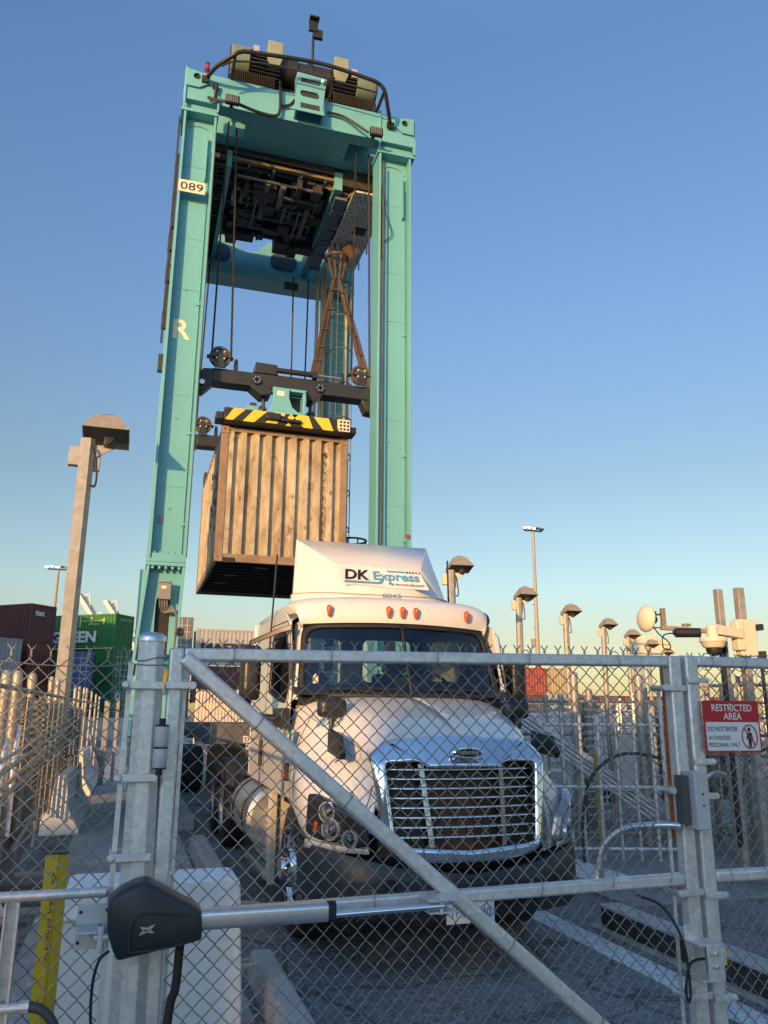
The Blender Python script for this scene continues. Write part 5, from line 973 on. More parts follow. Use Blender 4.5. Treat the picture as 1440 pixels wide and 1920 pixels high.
# headlights
for s in (-1, 1):
    C4 = [Vector((XC+s*1.03, 5.93, 1.13)), Vector((XC+s*1.045, 5.93, .83)), Vector((XC+s*.70, 5.52, .80)), Vector((XC+s*.745, 5.53, .98))]
    nrm = (C4[1]-C4[0]).cross(C4[2]-C4[1]).normalized(); nrm = nrm if nrm.y < 0 else -nrm
    def hp(u, v, e=0): return (C4[0]*(1-u)*(1-v)+C4[3]*u*(1-v)+C4[1]*(1-u)*v+C4[2]*u*v)+nrm*e+Vector((0, -.05*math.sin(math.pi*u), 0))
    P = rpoly([(0, 0), (.25, -.03), (1, .0), (1, 1), (.2, 1.0), (0, .9)], .14, 4); P2 = []
    for i in range(len(P)):
        a, c2_ = Vector(P[i]), Vector(P[(i+1) % len(P)]); n = max(1, int((c2_-a).length/.12)); P2 += [a+(c2_-a)*k/n for k in range(n)]
    b = MB(); cc = Vector((.5, .5)); b.loft([[hp(*(cc+(p-cc)*k), e) for p in P2] for k, e in ((1, -.04), (1.0, .012), (.9, .022), (.6, .016), (.3, .010), (.02, .008))], caps=False)
    hl = b.build("headlight", mat("dark_lamp_housing", (.010, .011, .014), .35, coat=.4) if s < 0 else mat("silver_lamp_housing", (.30, .31, .33), .2, .5), tk, sharp=70)
    for u, v, r in ((.36, .24, .062), (.42, .66, .066), (.73, .80, .055)):
        b = MB(); o_ = hp(u, v, .004); b.lathe([(0, -.01), (r*.5, .002), (r*.85, .018), (r, .034), (r*1.06, .034), (r*1.06, 0)], o_, nrm, 20); rl = b.build("reflector", mat("silver_reflector", (.75, .76, .78), .28, .6, var=.05), hl)
        b = MB(); b.lathe([(r*.98, .032), (r*.7, .046), (.001, .052)], o_, nrm, 20); b.build("lens", GLASS, rl)
        b = MB(); b.ball(o_+nrm*.015, .012, 8); b.build("bulb", SWHT, rl)
    b = MB(); b.beam(hp(.18, .58, .02), hp(.16, .84, .02), .03, .012, nrm); b.build("turn_signal", AMBER, hl)
    b = MB(); b.loft([[hp(u, v, e) for u in [q/10 for q in range(11)]] for v, e in ((1.03, .0), (1.05, .015), (1.22, .012))], closed=False); b.build("fender_edge", WHITE, hl, solid=.01)
# wheels
def wheel(xf, y, s, front=True, name="wheel"):
    b = MB(); w_ = .30; r = .50; b.lathe([(.28, -.0), (.42, -.0), (.475, .015), (.495, .045), (.5, .15), (.495, w_-.045), (.475, w_-.015), (.42, w_), (.28, w_)], (xf, y, r), (-s, 0, 0), 40); t = b.build(name, TYRE, tk, sharp=40)
    b = MB(); prof_ = [(.285, .0), (.30, -.005), (.285, .015), (.262, .03), (.245, .055), (.15, .015), (.14, -.02), (.09, -.035), (.085, -.08), (.05, -.10), (0, -.10)] if front else [(.285, .0), (.30, -.005), (.27, .03), (.255, .14), (.15, .16), (.13, .10), (.12, .04), (.11, .02), (0, .02)]
    b.lathe(prof_, (xf, y, r), (-s, 0, 0), 32); rm = b.build("rim", CHROME if front else ALU, t)
    b = MB(); fx = -.0
    for k in range(8):
        a = 2*math.pi*k/8; h0 = .045 if front else .15; b.lathe([(.0, 0), (.032, 0), (.034, .01)], (xf+s*-(h0-.012), y+.205*math.cos(a), r+.205*math.sin(a)), (-s, 0, 0), 12)
    b.build("hand_hole", BLACK, rm)
    b = MB()
    for k in range(10):
        a = 2*math.pi*(k+.5)/10; x0 = xf+s*(.0 if front else -.12); b.cyl((x0, y+.125*math.cos(a), r+.125*math.sin(a)), (x0+s*.05, y+.125*math.cos(a), r+.125*math.sin(a)), .017, n=6)
    b.build("lug_nut", DKUND, rm); return t
for s in (-1, 1):
    wheel(XC+s*1.00, 6.72, s, True)
    for y in (11.35, 12.6): wheel(XC+s*1.05, y, s, False); 
    b = MB(); b.tube([(XC+s*.98, 7.9, .68), (XC+s*.98, 9.9, .68)], .30, 28, True) if False else b.lathe([(0, 0), (.27, .0), (.31, .03), (.31, 1.35), (.27, 1.38), (0, 1.38)], (XC+s*.86, 8.05, .70), (0, 1, 0), 30)
    ft = b.build("fuel_tank", mat("dull_tank_aluminium", (.42, .43, .43), .42, .8, var=.12, vs=6), tk); b = MB(); [b.lathe([(.312, 0), (.320, 0), (.320, .06), (.312, .06)], (XC+s*.86, y, .70), (0, 1, 0), 30) for y in (8.35, 9.1)]; b.build("tank_strap", BLACK, ft)
    b = MB(); b.prism([(7.55, .98), (7.62, .98), (7.62, .22), (7.55, .22)], 'x', XC+s*1.0-.03, XC+s*1.0+.03); b.box(XC+s*.9-.14, XC+s*.9+.14, 7.6, 7.65, .3, 1.0); sp_ = b.build("step_post", mat("cream_step_post", (.45, .42, .35), .6), tk, bevel=.006)
    b = MB()
    for z, y0, y1, dx in ((.30, 7.62, 8.85, .06), (.80, 7.66, 8.65, 0)):
        xo = XC+s*(1.0+dx); b.box(min(xo, xo-s*.22), max(xo, xo-s*.22), y0, y1, z-.05, z); [b.box(min(xo-s*(.03+.045*q), xo-s*(.05+.045*q)), max(xo-s*(.03+.045*q), xo-s*(.05+.045*q)), y0+.02, y1-.02, z, z+.012) for q in range(4)]
    b.build("step", ALU, sp_, bevel=.004)
    b = MB(); xo = XC+s*.99; [b.box(min(xo, xo-s*.02), max(xo, xo-s*.02), 7.66+.0, 8.7, .36+.055*q, .40+.055*q) for q in range(7)]; b.build("step_skirt", LGREY, sp_)
    b = MB(); P = [Vector((XC+s*1.0, 11.35+.62*math.cos(a), .5+.62*math.sin(a))) for a in [R(20+140*q/10) for q in range(11)]]; b.loft([[p+Vector((d, 0, 0)) for p in P] for d in (-s*.4, s*.06)], closed=False); b.build("mud_flap", BLACK, tk, solid=.02)
# frame, battery box, fifth wheel, back of cab clutter
b = MB(); b.box(XC-.45, XC-.35, 7, 13.4, .80, 1.05); b.box(XC+.35, XC+.45, 7, 13.4, .80, 1.05); b.box(XC-.5, XC+.5, 11.2, 12.6, 1.05, 1.16); b.cyl((XC-1.0, 11.35, .5), (XC+1.0, 11.35, .5), .1); b.cyl((XC-1.0, 12.6, .5), (XC+1.0, 12.6, .5), .1); b.cyl((XC-1.0, 6.72, .5), (XC+1.0, 6.72, .5), .08); b.box(XC-1.0, XC-.5, 9.6, 10.5, .5, 1.0); b.build("chassis", BLACK, tk)
b = MB(); [b.tube(catmull([(XC-.5+.1*k, 9.25, 1.9), (XC-.5+.1*k, 9.8, 1.4), (XC-.45+.1*k, 10.6, 1.35), (XC-.4+.1*k, 11.2, 1.6)], 5), .02, 6) for k in range(6)]; b.build("air_hose", DKUND, tk)
# mirrors
for s in (-1, 1):
    b = MB(); xm = XC+s*(1.27 if s > 0 else 1.31); b.loft([[Vector((xm+.085*k*p[0], 7.28+.10*k*p[1]-(.03 if p[1] < 0 else 0), z)) for p in rrect(-1, 1, -1, 1, .6, 4)] for z, k in ((1.79, .75), (1.81, .97), (1.9, 1.0), (2.14, 1.0), (2.24, .97), (2.26, .75))], caps=True); mr = b.build("door_mirror", MIRR, tk, sharp=50)
    b = MB(); b.tube(catmull([(xm, 7.3, 1.80), (xm+.0, 7.32, 1.74), (xm-s*.08, 7.34, 1.66), (XC+s*1.06, 7.2, 1.63)], 5), .035, 8); b.box(min(XC+s*1.03, XC+s*1.10), max(XC+s*1.03, XC+s*1.10), 6.8, 7.25, 1.56, 1.72)
    if s < 0: b.loft([[Vector((xm+s*.02, 7.2+d, 2.26+e)) for d, e in ((0, 0), (.1, .01), (.1, .05), (0, .04))], [Vector((XC+s*1.10, 7.05+d, 2.36+e)) for d, e in ((0, 0), (.12, 0), (.12, .05), (0, .05))], [Vector((XC+s*1.0, 7.0+d, 2.39+e)) for d, e in ((0, 0), (.12, 0), (.12, .05), (0, .05))]], caps=True)
    b.build("mirror_arm", MIRR, mr, bevel=.006)
    b = MB(); xh = XC+s*.79; yh = 6.3; b.loft([[Vector((xh+.115*k*p[0], yh+.05*j, 1.72+.075*k*p[1])) for p in rrect(-1, 1, -1, 1, .45, 4)] for j, k in ((-1.2, .55), (-.9, .92), (0, 1.0), (.6, .97), (.7, .9))], caps=True); hm_ = b.build("hood_mirror", MIRR, tk, sharp=60)
    b = MB(); b.tube(catmull([(xh, yh, 1.65), (xh+s*-.0, yh-.02, 1.55), (XC+s*.77, yh-.12, 1.40), (XC+s*.76, 6.08, 1.34)], 5), .022, 8); b.lathe([(0, -.02), (.045, -.02), (.05, .0), (.05, .02)], (XC+s*.80, 5.98, 1.30), (-s*.8, .5, -.3), 16); b.tube([(XC+s*.77, 6.16, 1.42), (XC+s*.79, 6.0, 1.27)], .045, 8); b.build("mirror_stalk", MIRR, hm_)
# side markings
b = MB(); b.text("8043", .10, (XC-.93, 6.50, 1.575), (0, -1, 0), (.0, 0, 1), .0, width=.28, bold=.012)
for v in b.v:
    h_ = HB.ray_cast(Vector((XC-3, v.y, v.z)), Vector((1, 0, 0)))[0]; v.x = (h_.x if h_ is not None else XC-.95)-.005
b.build("lettering", TXT, tk, smooth=False, fixn=False)
b = MB(); b.box(XC-1.052, XC-1.046, 6.60, 6.76, 1.40, 1.55); st = b.build("sticker", mat("dark_green_border", (.02, .06, .03)), tk); b = MB(); b.box(XC-1.056, XC-1.0525, 6.62, 6.74, 1.415, 1.535); b.build("sticker_field", mat("bright_green", (.02, .30, .08)), st)
b = MB(); b.prism([(6.64, 1.44), (6.72, 1.44), (6.72, 1.49), (6.68, 1.52), (6.64, 1.50)], 'x', XC-1.059, XC-1.0565); b.build("sticker_mark", SWHT, st)
b = MB(); b.ball((XC-1.05, 6.86, 1.19), .04, 12, sc=(.6, 1, 1)); b.build("side_marker", AMBER, tk)

# ------------------------------------------------------------------ container chassis parked behind the truck
tr = thing("chassis_trailer", "bare container chassis trailer coupled behind the white truck", "trailer", (XC, 16, 0))
b = MB(); b.box(1.15, 3.45, 12.3, 12.5, 1.25, 1.55); b.box(1.7, 1.85, 12.4, 22, 1.05, 1.4); b.box(2.75, 2.9, 12.4, 22, 1.05, 1.4)
[b.box(1.2, 3.4, y, y+.12, 1.2, 1.35) for y in (14, 16, 18, 20)]; b.box(1.1, 3.5, 22, 22.2, 1.2, 1.5); b.build("frame", mat("grey_chassis_paint", (.10, .10, .10), .6, var=.3), tr, bevel=.01)
for s in (-1, 1):
    for y in (19.4, 20.7):
        b = MB(); b.lathe([(.25, 0), (.42, 0), (.49, .04), (.5, .15), (.49, .5), (.42, .55), (.25, .55)], (XC+s*1.2, y, .5), (-s, 0, 0), 28); wv = b.build("wheel", TYRE, tr); b = MB(); b.lathe([(.26, 0), (.22, .1), (.1, .1), (.08, .0), (0, 0)], (XC+s*1.2, y, .5), (-s, 0, 0), 20); b.build("rim", LGREY, wv)
    b = MB(); b.box(XC+s*.7-.06, XC+s*.7+.06, 14.6, 14.75, .3, 1.1); b.box(XC+s*.7-.15, XC+s*.7+.15, 14.55, 14.8, .25, .3); b.build("landing_leg", DKUND, tr)
b = MB(); b.box(1.2, 3.4, 13.2, 13.3, .55, 1.2); b.build("crossmember_panel", BLACK, tr)
b = MB(); b.text("DE", .08, (1.64, 12.290, 1.297), (1, 0, 0), (0, 0, 1), .002, width=.12, bold=.02); b.build("lettering", TXB, tr, smooth=False, fixn=False)
b = MB(); b.box(1.62, 1.80, 12.292, 12.299, 1.28, 1.37); b.box(1.66, 1.80, 12.292, 12.299, 1.18, 1.26); b.build("label_plate", SWHT, tr)
# ------------------------------------------------------------------ left boundary fence
lf = thing("boundary_fence", "long galvanized fence with round posts and tan slats, left of the lane", "fence", (-1.05, 10, 0))
for k, (y, h, r) in enumerate(((4.3, 2.12, .036), (5.6, 2.12, .036), (6.8, 2.12, .036), (7.75, 2.03, .043), (8.45, 2.06, .043), (9.65, 2.10, .043), (11.9, 2.16, .036), (12.9, 2.17, .036), (13.6, 2.12, .034), (14.4, 2.15, .034), (15.1, 2.18, .034), (17.0, 2.22, .034), (18.3, 2.24, .03), (20.1, 2.28, .03), (21.3, 2.30, .03), (24, 2.3, .03), (27, 2.3, .03), (30, 2.3, .03))):
    b = MB(); b.tube([(-1.05, y, 0), (-1.05, y, h-.05)], r, 16); b.lathe([(r*1.12, -.10), (r*1.14, -.02), (r*1.0, .02), (r*.6, .045), (0, .05)], (-1.05, y, h-.05), (0, 0, 1), 16); [b.lathe([(r*1.01, 0), (r*1.16, .002), (r*1.16, .028), (r*1.01, .03)], (-1.05, y, z), (0, 0, 1), 14) for z in (.4, 1.0, 1.6)]; b.build("post", GALVF, lf)
b = MB(); b.tube([(-1.05, 3.5, 1.86), (-1.05, 17, 1.94), (-1.05, 30, 2.0)], .022, 8); [b.lathe([(.024, 0), (.03, .01), (.024, .02)], (-1.05, 8.6+.25*k, 1.885+.0015*k), (0, 1, 0), 8) for k in range(12)]; b.build("top_rail", GALVF, lf)
b = MB(); chainlink(b, (-1.085, 3.5, 0), (0, 1, 0), 18, .04, 1.84, r=.0028, n=3, mid=False, barbs=False, jit=.002); b.build("mesh", WIRE, lf, sharp=180)
b = MB(); k = 9.0
while k < 17.5: b.box(-1.10, -1.096, k, k+.05, .25+random.uniform(0, .1), 1.86+random.uniform(-.05, .03)); k += .074
b.build("privacy_slats", SLATM, lf, smooth=False)
for y0, y1, zz in ((7.78, 8.05, 1.45), (8.5, 9.0, 1.55)):
    b = MB(); b.tube([(-1.0, y0, zz), (-.96, y0-.3, .6)], .028, 10); b.build("brace", ALU, lf)
b = MB(); b.tube([(-1.0, 9.0, .35), (-.95, 10.6, .60)], .03, 10); b.build("kick_brace", GALVF, lf)
for i, (dx, dz) in enumerate(((0, .0), (.05, .035), (.0, .085), (.05, .13), (.0, .20), (.05, .25), (0, .30))):
    b = MB(); P = [(-.93+dx, 5.2, .93+dz-.10), (-.93+dx, 7.0, .99+dz), (-.93+dx, 11, 1.15+dz), (-.93+dx, 15.2, 1.30+dz)]; b.tube(P, .017, 8); [b.lathe([(.018, 0), (.024, .004), (.024, .06), (.018, .064)], (-.93+dx, y, 1.005+dz+(y-7.4)*.04), (0, 1, .04), 8) for y in (7.4+i*.15, 9.6+i*.2, 12.3)]
    b.build("conduit_pipe", GALVF, org=(-.93+dx, 10, 1.1+dz), label=["lowest", "second lowest", "third lowest", "middle", "third highest", "second highest", "topmost"][i]+" galvanized conduit pipe of the bundle along the left fence", category="pipe", group="conduit bundle along the left fence")
b = MB(); b.box(-1.0, -.80, 15.2, 15.35, .95, 1.75); b.box(-.98, -.82, 15.1, 15.2, 1.0, 1.3)
[b.tube(catmull([(-.88+.03*k, 15.15, 1.0), (-.86+.03*k, 15.1, .7), (-.80+.03*k, 14.6, .45), (-.88+.03*k, 14.2, .25)], 5), .022, 6) for k in range(4)]; b.build("junction_box", mat("grey_junction", (.25, .26, .26), .5), org=(-.9, 15.2, 0), label="grey junction boxes with drooping hoses at the end of the conduits", category="junction box", bevel=.005)
krail("traffic_barrier", "white concrete barrier beyond the left fence posts, nearest of three", -.86, 12.85, 3.6, 'y', "white concrete barriers along the left fence")
krail("traffic_barrier", "white concrete barrier farther along the left fence, second of three", -.95, 18.8, 3.2, 'y', "white concrete barriers along the left fence", .9)
krail("traffic_barrier", "white concrete barrier cut off at the left edge, behind the holed strut", -1.15, 5.6, 2.2, 'y', "white concrete barriers along the left fence", .82)
b = MB(); b.box(-.62, -.50, 21.5, 21.62, 0, 2.0); b.box(-.36, -.28, 22.5, 22.58, 0, 2.05); b.tube([(-.9, 21.6, 1.2), (-.5, 21.6, .25)], .04, 8); b.build("post_frame", GALVF, org=(-.5, 22, 0), label="two square galvanized posts with a dark brace at the far end of the left fence", category="posts")
ut = thing("utility_trailer", "white trailer with a red tail lamp, cut off at the left edge of the photo", "trailer", (-1.6, 7, 0))
b = MB(); b.box(-2.6, -1.28, 7.4, 9.8, .45, 1.05); b.build("body", mat("white_trailer_paint", (.62, .62, .60), .4, var=.05), ut, bevel=.03)
b = MB(); b.box(-1.46, -1.30, 7.25, 7.40, .75, 1.0); b.build("lamp_bracket", BLACK, ut); b = MB(); b.box(-1.34, -1.26, 7.20, 7.28, .78, .90); b.build("tail_lamp", REDL, ut, bevel=.015)
b = MB(); b.lathe([(.30, -.1), (.33, 0), (.30, .1), (.18, .1), (.18, -.1)], (-1.45, 8.3, .33), (1, 0, 0), 24); b.build("wheel", TYRE, ut)
# ------------------------------------------------------------------ hooded camera poles
HOODM = galv("weathered_hood_steel", (.40, .34, .25), 12, .55, .3)
def camera_pole(label, x, y, h, hw, pr, grp):
    root = thing("camera_pole", label, "camera pole", (x, y, 0), grp); s = hw/.36
    b = MB(); b.tube([(x, y, 0), (x, y, h-.36*s)], pr, 8, phase=.5); b.build("pole", GALVF, root, smooth=False)
    hx, hy = x+.27*s, y-.04*s; zt = h; zb = h-.42*s
    b = MB(); b.loft([[Vector((hx+a*s, hy+c*s, z)) for a, c in q] for z, q in ((zt-.25*s, ((-.36, -.36), (.36, -.36), (.36, .30), (-.36, .30))), (zt+.05*s, ((-.18, -.12), (.18, -.12), (.18, .12), (-.18, .12))))], caps=False)
    b.add([Vector((hx+a*s, hy+c*s, zt+.05*s)) for a, c in ((-.18, -.12), (.18, -.12), (.18, .12), (-.18, .12))], [(0, 1, 2, 3)])
    b.add([Vector((hx+a*s, hy+c*s, z)) for a, c, z in ((-.36, .30, zt-.25*s), (.36, .30, zt-.25*s), (.36, .30, zb+.02*s), (-.36, .30, zb+.02*s))], [(0, 1, 2, 3)])
    b.add([Vector((hx+a*s, hy+c*s, z)) for a, c, z in ((-.36, -.36, zt-.25*s), (-.36, .30, zt-.25*s), (-.36, .30, zb+.02*s))], [(0, 1, 2)]); b.add([Vector((hx+a*s, hy+c*s, z)) for a, c, z in ((.36, -.36, zt-.25*s), (.36, .30, zt-.25*s), (.36, .30, zb+.02*s))], [(0, 1, 2)])
    b.build("rain_hood", HOODM, root, smooth=False, solid=.012*s)
    b = MB(); b.tube([(hx-.12*s, hy, zt+.05*s), (hx-.10*s, hy, zt+.09*s), (hx+.10*s, hy, zt+.09*s), (hx+.12*s, hy, zt+.05*s)], .010*s, 5); b.build("lifting_handle", DKUND, root)
    b = MB(); b.box(hx-.02*s, hx+.14*s, hy-.10*s, hy+.12*s, zb-.05*s, zb+.10*s); b.cyl((hx+.06*s, hy-.14*s, zb+.02*s), (hx+.06*s, hy+.05*s, zb+.02*s), .06*s, n=12); cm = b.build("camera_body", mat("dark_camera_green", (.025, .04, .03), .4), root, bevel=.01*s)
    b = MB(); b.cyl((hx+.06*s, hy-.15*s, zb+.02*s), (hx+.06*s, hy-.142*s, zb+.02*s), .045*s, n=14); b.build("lens", BLACK, cm)
    b = MB(); b.prism([(x+pr*.8, zb-.02*s), (hx+.16*s, zb-.02*s), (hx+.16*s, zb-.06*s), (x+pr*.8, zb-.26*s)], 'y', y-.01, y+.01); b.box(x-pr*2.2, x-pr*.9, y-.04*s, y+.10*s, zb-.40*s, zb-.08*s); b.box(x+pr*.9, x+pr*1.7, y+.02, y+.12*s, zb-.45*s, zb-.1*s); b.build("bracket_box", CREAM if s < .9 else GALVF, root, bevel=.006)
    b = MB(); b.tube(catmull([(x+pr*.5, y-pr, zb-.08*s), (x+pr*1.1, y-pr, zb-.25*s), (x+pr*1.5, y-pr*.8, zb-.55*s), (x+pr*1.4, y-pr*.8, zb-.75*s), (x+pr*.9, y-pr*.9, zb-.74*s)], 5), .018*s, 6); b.build("cable", BLACK, root)
    return root
camera_pole("thick octagonal camera pole with a rusty rain hood, left of the crane", -1.02, 13.4, 6.42, .36, .125, "hooded camera poles")
lab = ["hooded camera pole right behind the truck's roof fairing", "tallest looking hooded camera pole right of the truck cab", "second hooded camera pole right of the light mast", "third hooded camera pole right of the light mast", "fourth hooded camera pole right of the light mast, before the pale tower", "fifth hooded camera pole right of the light mast, in front of the pale tower", "small hooded camera pole left of the dish antenna's cable", "farthest hooded camera pole, right behind the meeting gate posts"]
for k, (x, y) in enumerate(((5.30, 13.1), (7.87, 15.74), (10.24, 17.83), (12.69, 20.13), (15.03, 22.4), (17.6, 25.0), (20.3, 27.8), (23.2, 30.8))): 
    cpk = camera_pole(lab[k], x, y, 4.40, .205, .072, "hooded camera poles"); cpk.rotation_euler = (R(random.uniform(-.7, .7)), R(random.uniform(-.6, .6)), R(random.uniform(-9, 7)))

# ------------------------------------------------------------------ right side: camera arm, fences, cages
cp = thing("camera_station", "two tall square posts with a cream dome camera arm and dish antenna", "camera station", (6.6, 8.0, 0))
b = MB(); b.box(6.55, 6.63, 7.86, 7.94, 0, 3.16); b.box(6.745, 6.835, 7.74, 7.83, 0, 3.17); b.build("upright_post", GALVF, cp, bevel=.006)
b = MB(); b.beam((5.90, 8.10, 2.70), (6.60, 7.93, 2.655), .05, .05); b.box(5.92, 5.97, 8.08, 8.13, 2.68, 2.93); b.box(6.16, 6.25, 8.0, 8.06, 2.72, 2.75); b.build("antenna_arm", galv("rusty_strut", (.30, .24, .17), 12, .6, .3), cp, bevel=.004)
dn = Vector((-.95, -.02, .05)).normalized(); dc = Vector((5.72, 8.12, 2.80)); b = MB(); b.lathe([(0, .075), (.06, .07), (.12, .045), (.155, .01), (.16, -.005), (.155, -.02), (.10, -.035), (0, -.04)], dc, dn, 30); dsh = b.build("dish_antenna", CREAM, cp, sharp=70)
b = MB(); b.cyl(dc-dn*.04, dc-dn*.13, .045, n=12); b.box(5.76, 5.90, 8.16, 8.20, 2.86, 2.90); b.tube([(5.78, 8.16, 2.84), (5.93, 8.11, 2.86)], .012, 6); b.tube([(5.72, 8.14, 2.70), (5.93, 8.12, 2.70)], .008, 6); b.build("dish_mount", DKUND, dsh)
b = MB(); b.box(6.62, 6.86, 7.64, 7.74, 2.36, 2.78); pb = b.build("camera_box", CREAM, cp, bevel=.012)
b = MB(); b.box(6.56, 6.66, 7.60, 7.72, 2.42, 2.76); b.beam((6.62, 7.62, 2.60), (6.20, 7.56, 2.64), .09, .11); b.cyl((6.18, 7.56, 2.68), (6.18, 7.56, 2.50), .062, n=16); b.build("camera_arm", CREAM, cp, bevel=.014)
b = MB(); b.lathe([(0, .10), (.06, .10), (.145, .085), (.15, .04), (.13, .02), (.12, -.01), (.10, -.03), (0, -.03)], (6.18, 7.56, 2.46), (0, 0, 1), 26); dm = b.build("dome_camera", CREAM, cp)
b = MB(); b.lathe([(.085, 0), (.085, -.03), (.07, -.065), (.03, -.09), (0, -.095)], (6.18, 7.56, 2.43), (0, 0, 1), 22); b.build("dome_lens", BLACK, dm)
b = MB(); b.tube(catmull([(6.28, 7.62, 2.58), (6.42, 7.70, 2.56), (6.50, 7.78, 2.44), (6.52, 7.84, 2.2), (6.52, 7.84, .3)], 6), .03, 10); b.tube(catmull([(5.78, 8.14, 2.76), (5.83, 8.05, 2.62), (5.92, 8.0, 2.52), (5.93, 8.0, 2.44), (5.84, 8.0, 2.46), (5.86, 8.0, 2.60), (5.98, 7.9, 2.62)], 6), .008, 6); b.build("cable", BLACK, cp)
b = MB(); b.cyl((5.96, 7.92, 2.625), (6.22, 7.82, 2.625), .055, n=14); b.cyl((5.94, 7.93, 2.625), (5.97, 7.92, 2.625), .03, n=10); b.build("bullet_camera", MIRR, cp)
b = MB(); b.box(6.88, 6.93, 7.6, 7.7, 2.66, 2.73); b.box(6.88, 6.93, 7.6, 7.7, 2.34, 2.42); b.tube([(6.90, 7.66, 0), (6.90, 7.66, 2.4)], .02, 8); b.build("clamp", DKUND, cp)
def fence(name, label, p0, p1, h, posts, rails, mesh=True, r=.03, barbs=True, mr=.003, grp=None):
    p0, p1 = Vector((*p0, 0)), Vector((*p1, 0)); d = (p1-p0); L = d.length; u = d.normalized(); root = thing(name, label, "fence", p0, grp)
    for k in range(posts):
        q = p0+d*k/(posts-1); b = MB(); b.tube([q, q+Vector((0, 0, h))], r, 10); b.lathe([(r*1.1, -.04), (r*1.1, .0), (r*.6, .02), (0, .025)], q+Vector((0, 0, h)), (0, 0, 1), 10); b.build("post", GALVF, root)
    b = MB(); [b.tube([p0+Vector((0, 0, z)), p1+Vector((0, 0, z))], .022, 8) for z in rails]; b.build("rail", GALVF, root)
    if mesh:
        b = MB(); n_ = Vector((u.y, -u.x, 0))*.03; chainlink(b, p0+n_, u, L, .05, h-.05, r=mr, n=3, mid=False, barbs=barbs, jit=.002); b.build("mesh", WIRE, root, sharp=180)
    return root
fence("chain_link_fence", "chain link fence with a dark mid rail across the yard, behind the truck's right side", (4.6, 10.3), (8.6, 9.1), 1.95, 6, (1.45, 1.88, .2))
fence("chain_link_fence", "second chain link fence running away behind the right lane", (6.2, 10.6), (10.2, 16.6), 2.0, 8, (1.0, 1.95))
fence("chain_link_fence", "chain link cage side right beside the camera station", (7.3, 9.6), (9.6, 7.0), 2.2, 6, (.3, 1.2, 2.1))
fence("chain_link_fence", "far chain link fence in front of the low container rows", (9.5, 22), (26, 17), 2.1, 9, (1.1, 2.05), mr=.004)
fence("chain_link_fence", "low chain link fence with barbed top left of the camera poles", (4.4, 17.5), (9.5, 15.2), 2.0, 6, (1.0, 1.95))
for k, (x, y, h, r) in enumerate(((5.75, 9.9, 2.25, .055), (6.58, 9.62, 2.22, .06), (5.2, 10.8, 2.1, .04), (6.1, 10.9, 2.0, .04), (7.2, 10.4, 2.1, .045), (4.9, 11.4, 2.0, .05), (7.9, 9.9, 2.1, .04), (7.0, 11.6, 2.1, .05), (8.3, 11.0, 2.2, .04))):
    b = MB(); b.tube([(x, y, 0), (x, y, h)], r, 12); b.lathe([(r*1.1, -.05), (r*1.1, 0), (r*.6, .025), (0, .03)], (x, y, h), (0, 0, 1), 12); b.build("yard_post", GALVF, org=(x, y, 0), label=["tallest round post just right of the truck's hood mirror", "thick round post left of the grey meter cabinet", "round post beside the truck's fender, behind the mid rail", "round post behind the slanting pipe stack", "round post right of the grey meter cabinet", "stout round post half hidden by the truck cab", "round post just left of the gate's meeting stiles", "round post in front of the white box trailer", "round post behind the left gate stile, nearest the frame rack"][k], category="post", group="posts among the fences on the right")
b = MB(); b.tube([(6.95, 8.35, 0), (6.95, 8.35, 2.05)], .085, 16); b.build("thick_post", GALVF, org=(6.95, 8.35, 0), label="thick round galvanized post right under the dome camera station, behind the sign", category="post")
for k in range(7):
    x, y = 7.05+.13*k, 8.05-.10*k; b = MB(); b.box(x, x+.045, y, y+.045, 0, 2.0); b.build("yard_post", GALVF, org=(x, y, 0), label=["first", "second", "third", "fourth", "fifth", "sixth", "last"][k]+" slim square post from the left in the close row under the sign", category="post", group="slim posts at the right edge")
b = MB(); corr(b, (7.35, 7.95, 0), (.82, -.57, 0), (-.57, -.82, 0), 2.6, 0, 2.62, .16, .05); b.build("corrugated_screen", mat("galvanized_sheet", (.40, .36, .29), .5, .4, var=.2, vs=5, stretch=(1, 1, .2)), org=(8, 7.4, 0), smooth=False, label="tall corrugated galvanized screen at the right edge above the sign", category="screen", solid=.01)
b = MB(); b.box(7.25, 8.4, 10.15, 10.25, .55, 1.75); b.build("plywood_panel", mat("brown_panel", (.12, .08, .055), .8, var=.25, vs=3), org=(7.8, 10.2, 0), label="brown board standing behind the fence left of the sign", category="panel")
b = MB(); b.box(6.12, 6.34, 9.45, 9.6, .75, 1.45); b.build("meter_cabinet", LGREY, org=(6.2, 9.5, 0), label="grey meter cabinet on the fence between the round posts", category="cabinet", bevel=.01)
b = MB(); b.box(5.81, 5.845, 9.56, 9.595, 0, 1.25); b.build("marker_post", mat("faded_yellow", (.34, .25, .05), .6, var=.3, vs=9), org=(5.83, 9.57, 0), label="thin yellow marker post behind the fence right of the truck", category="post")
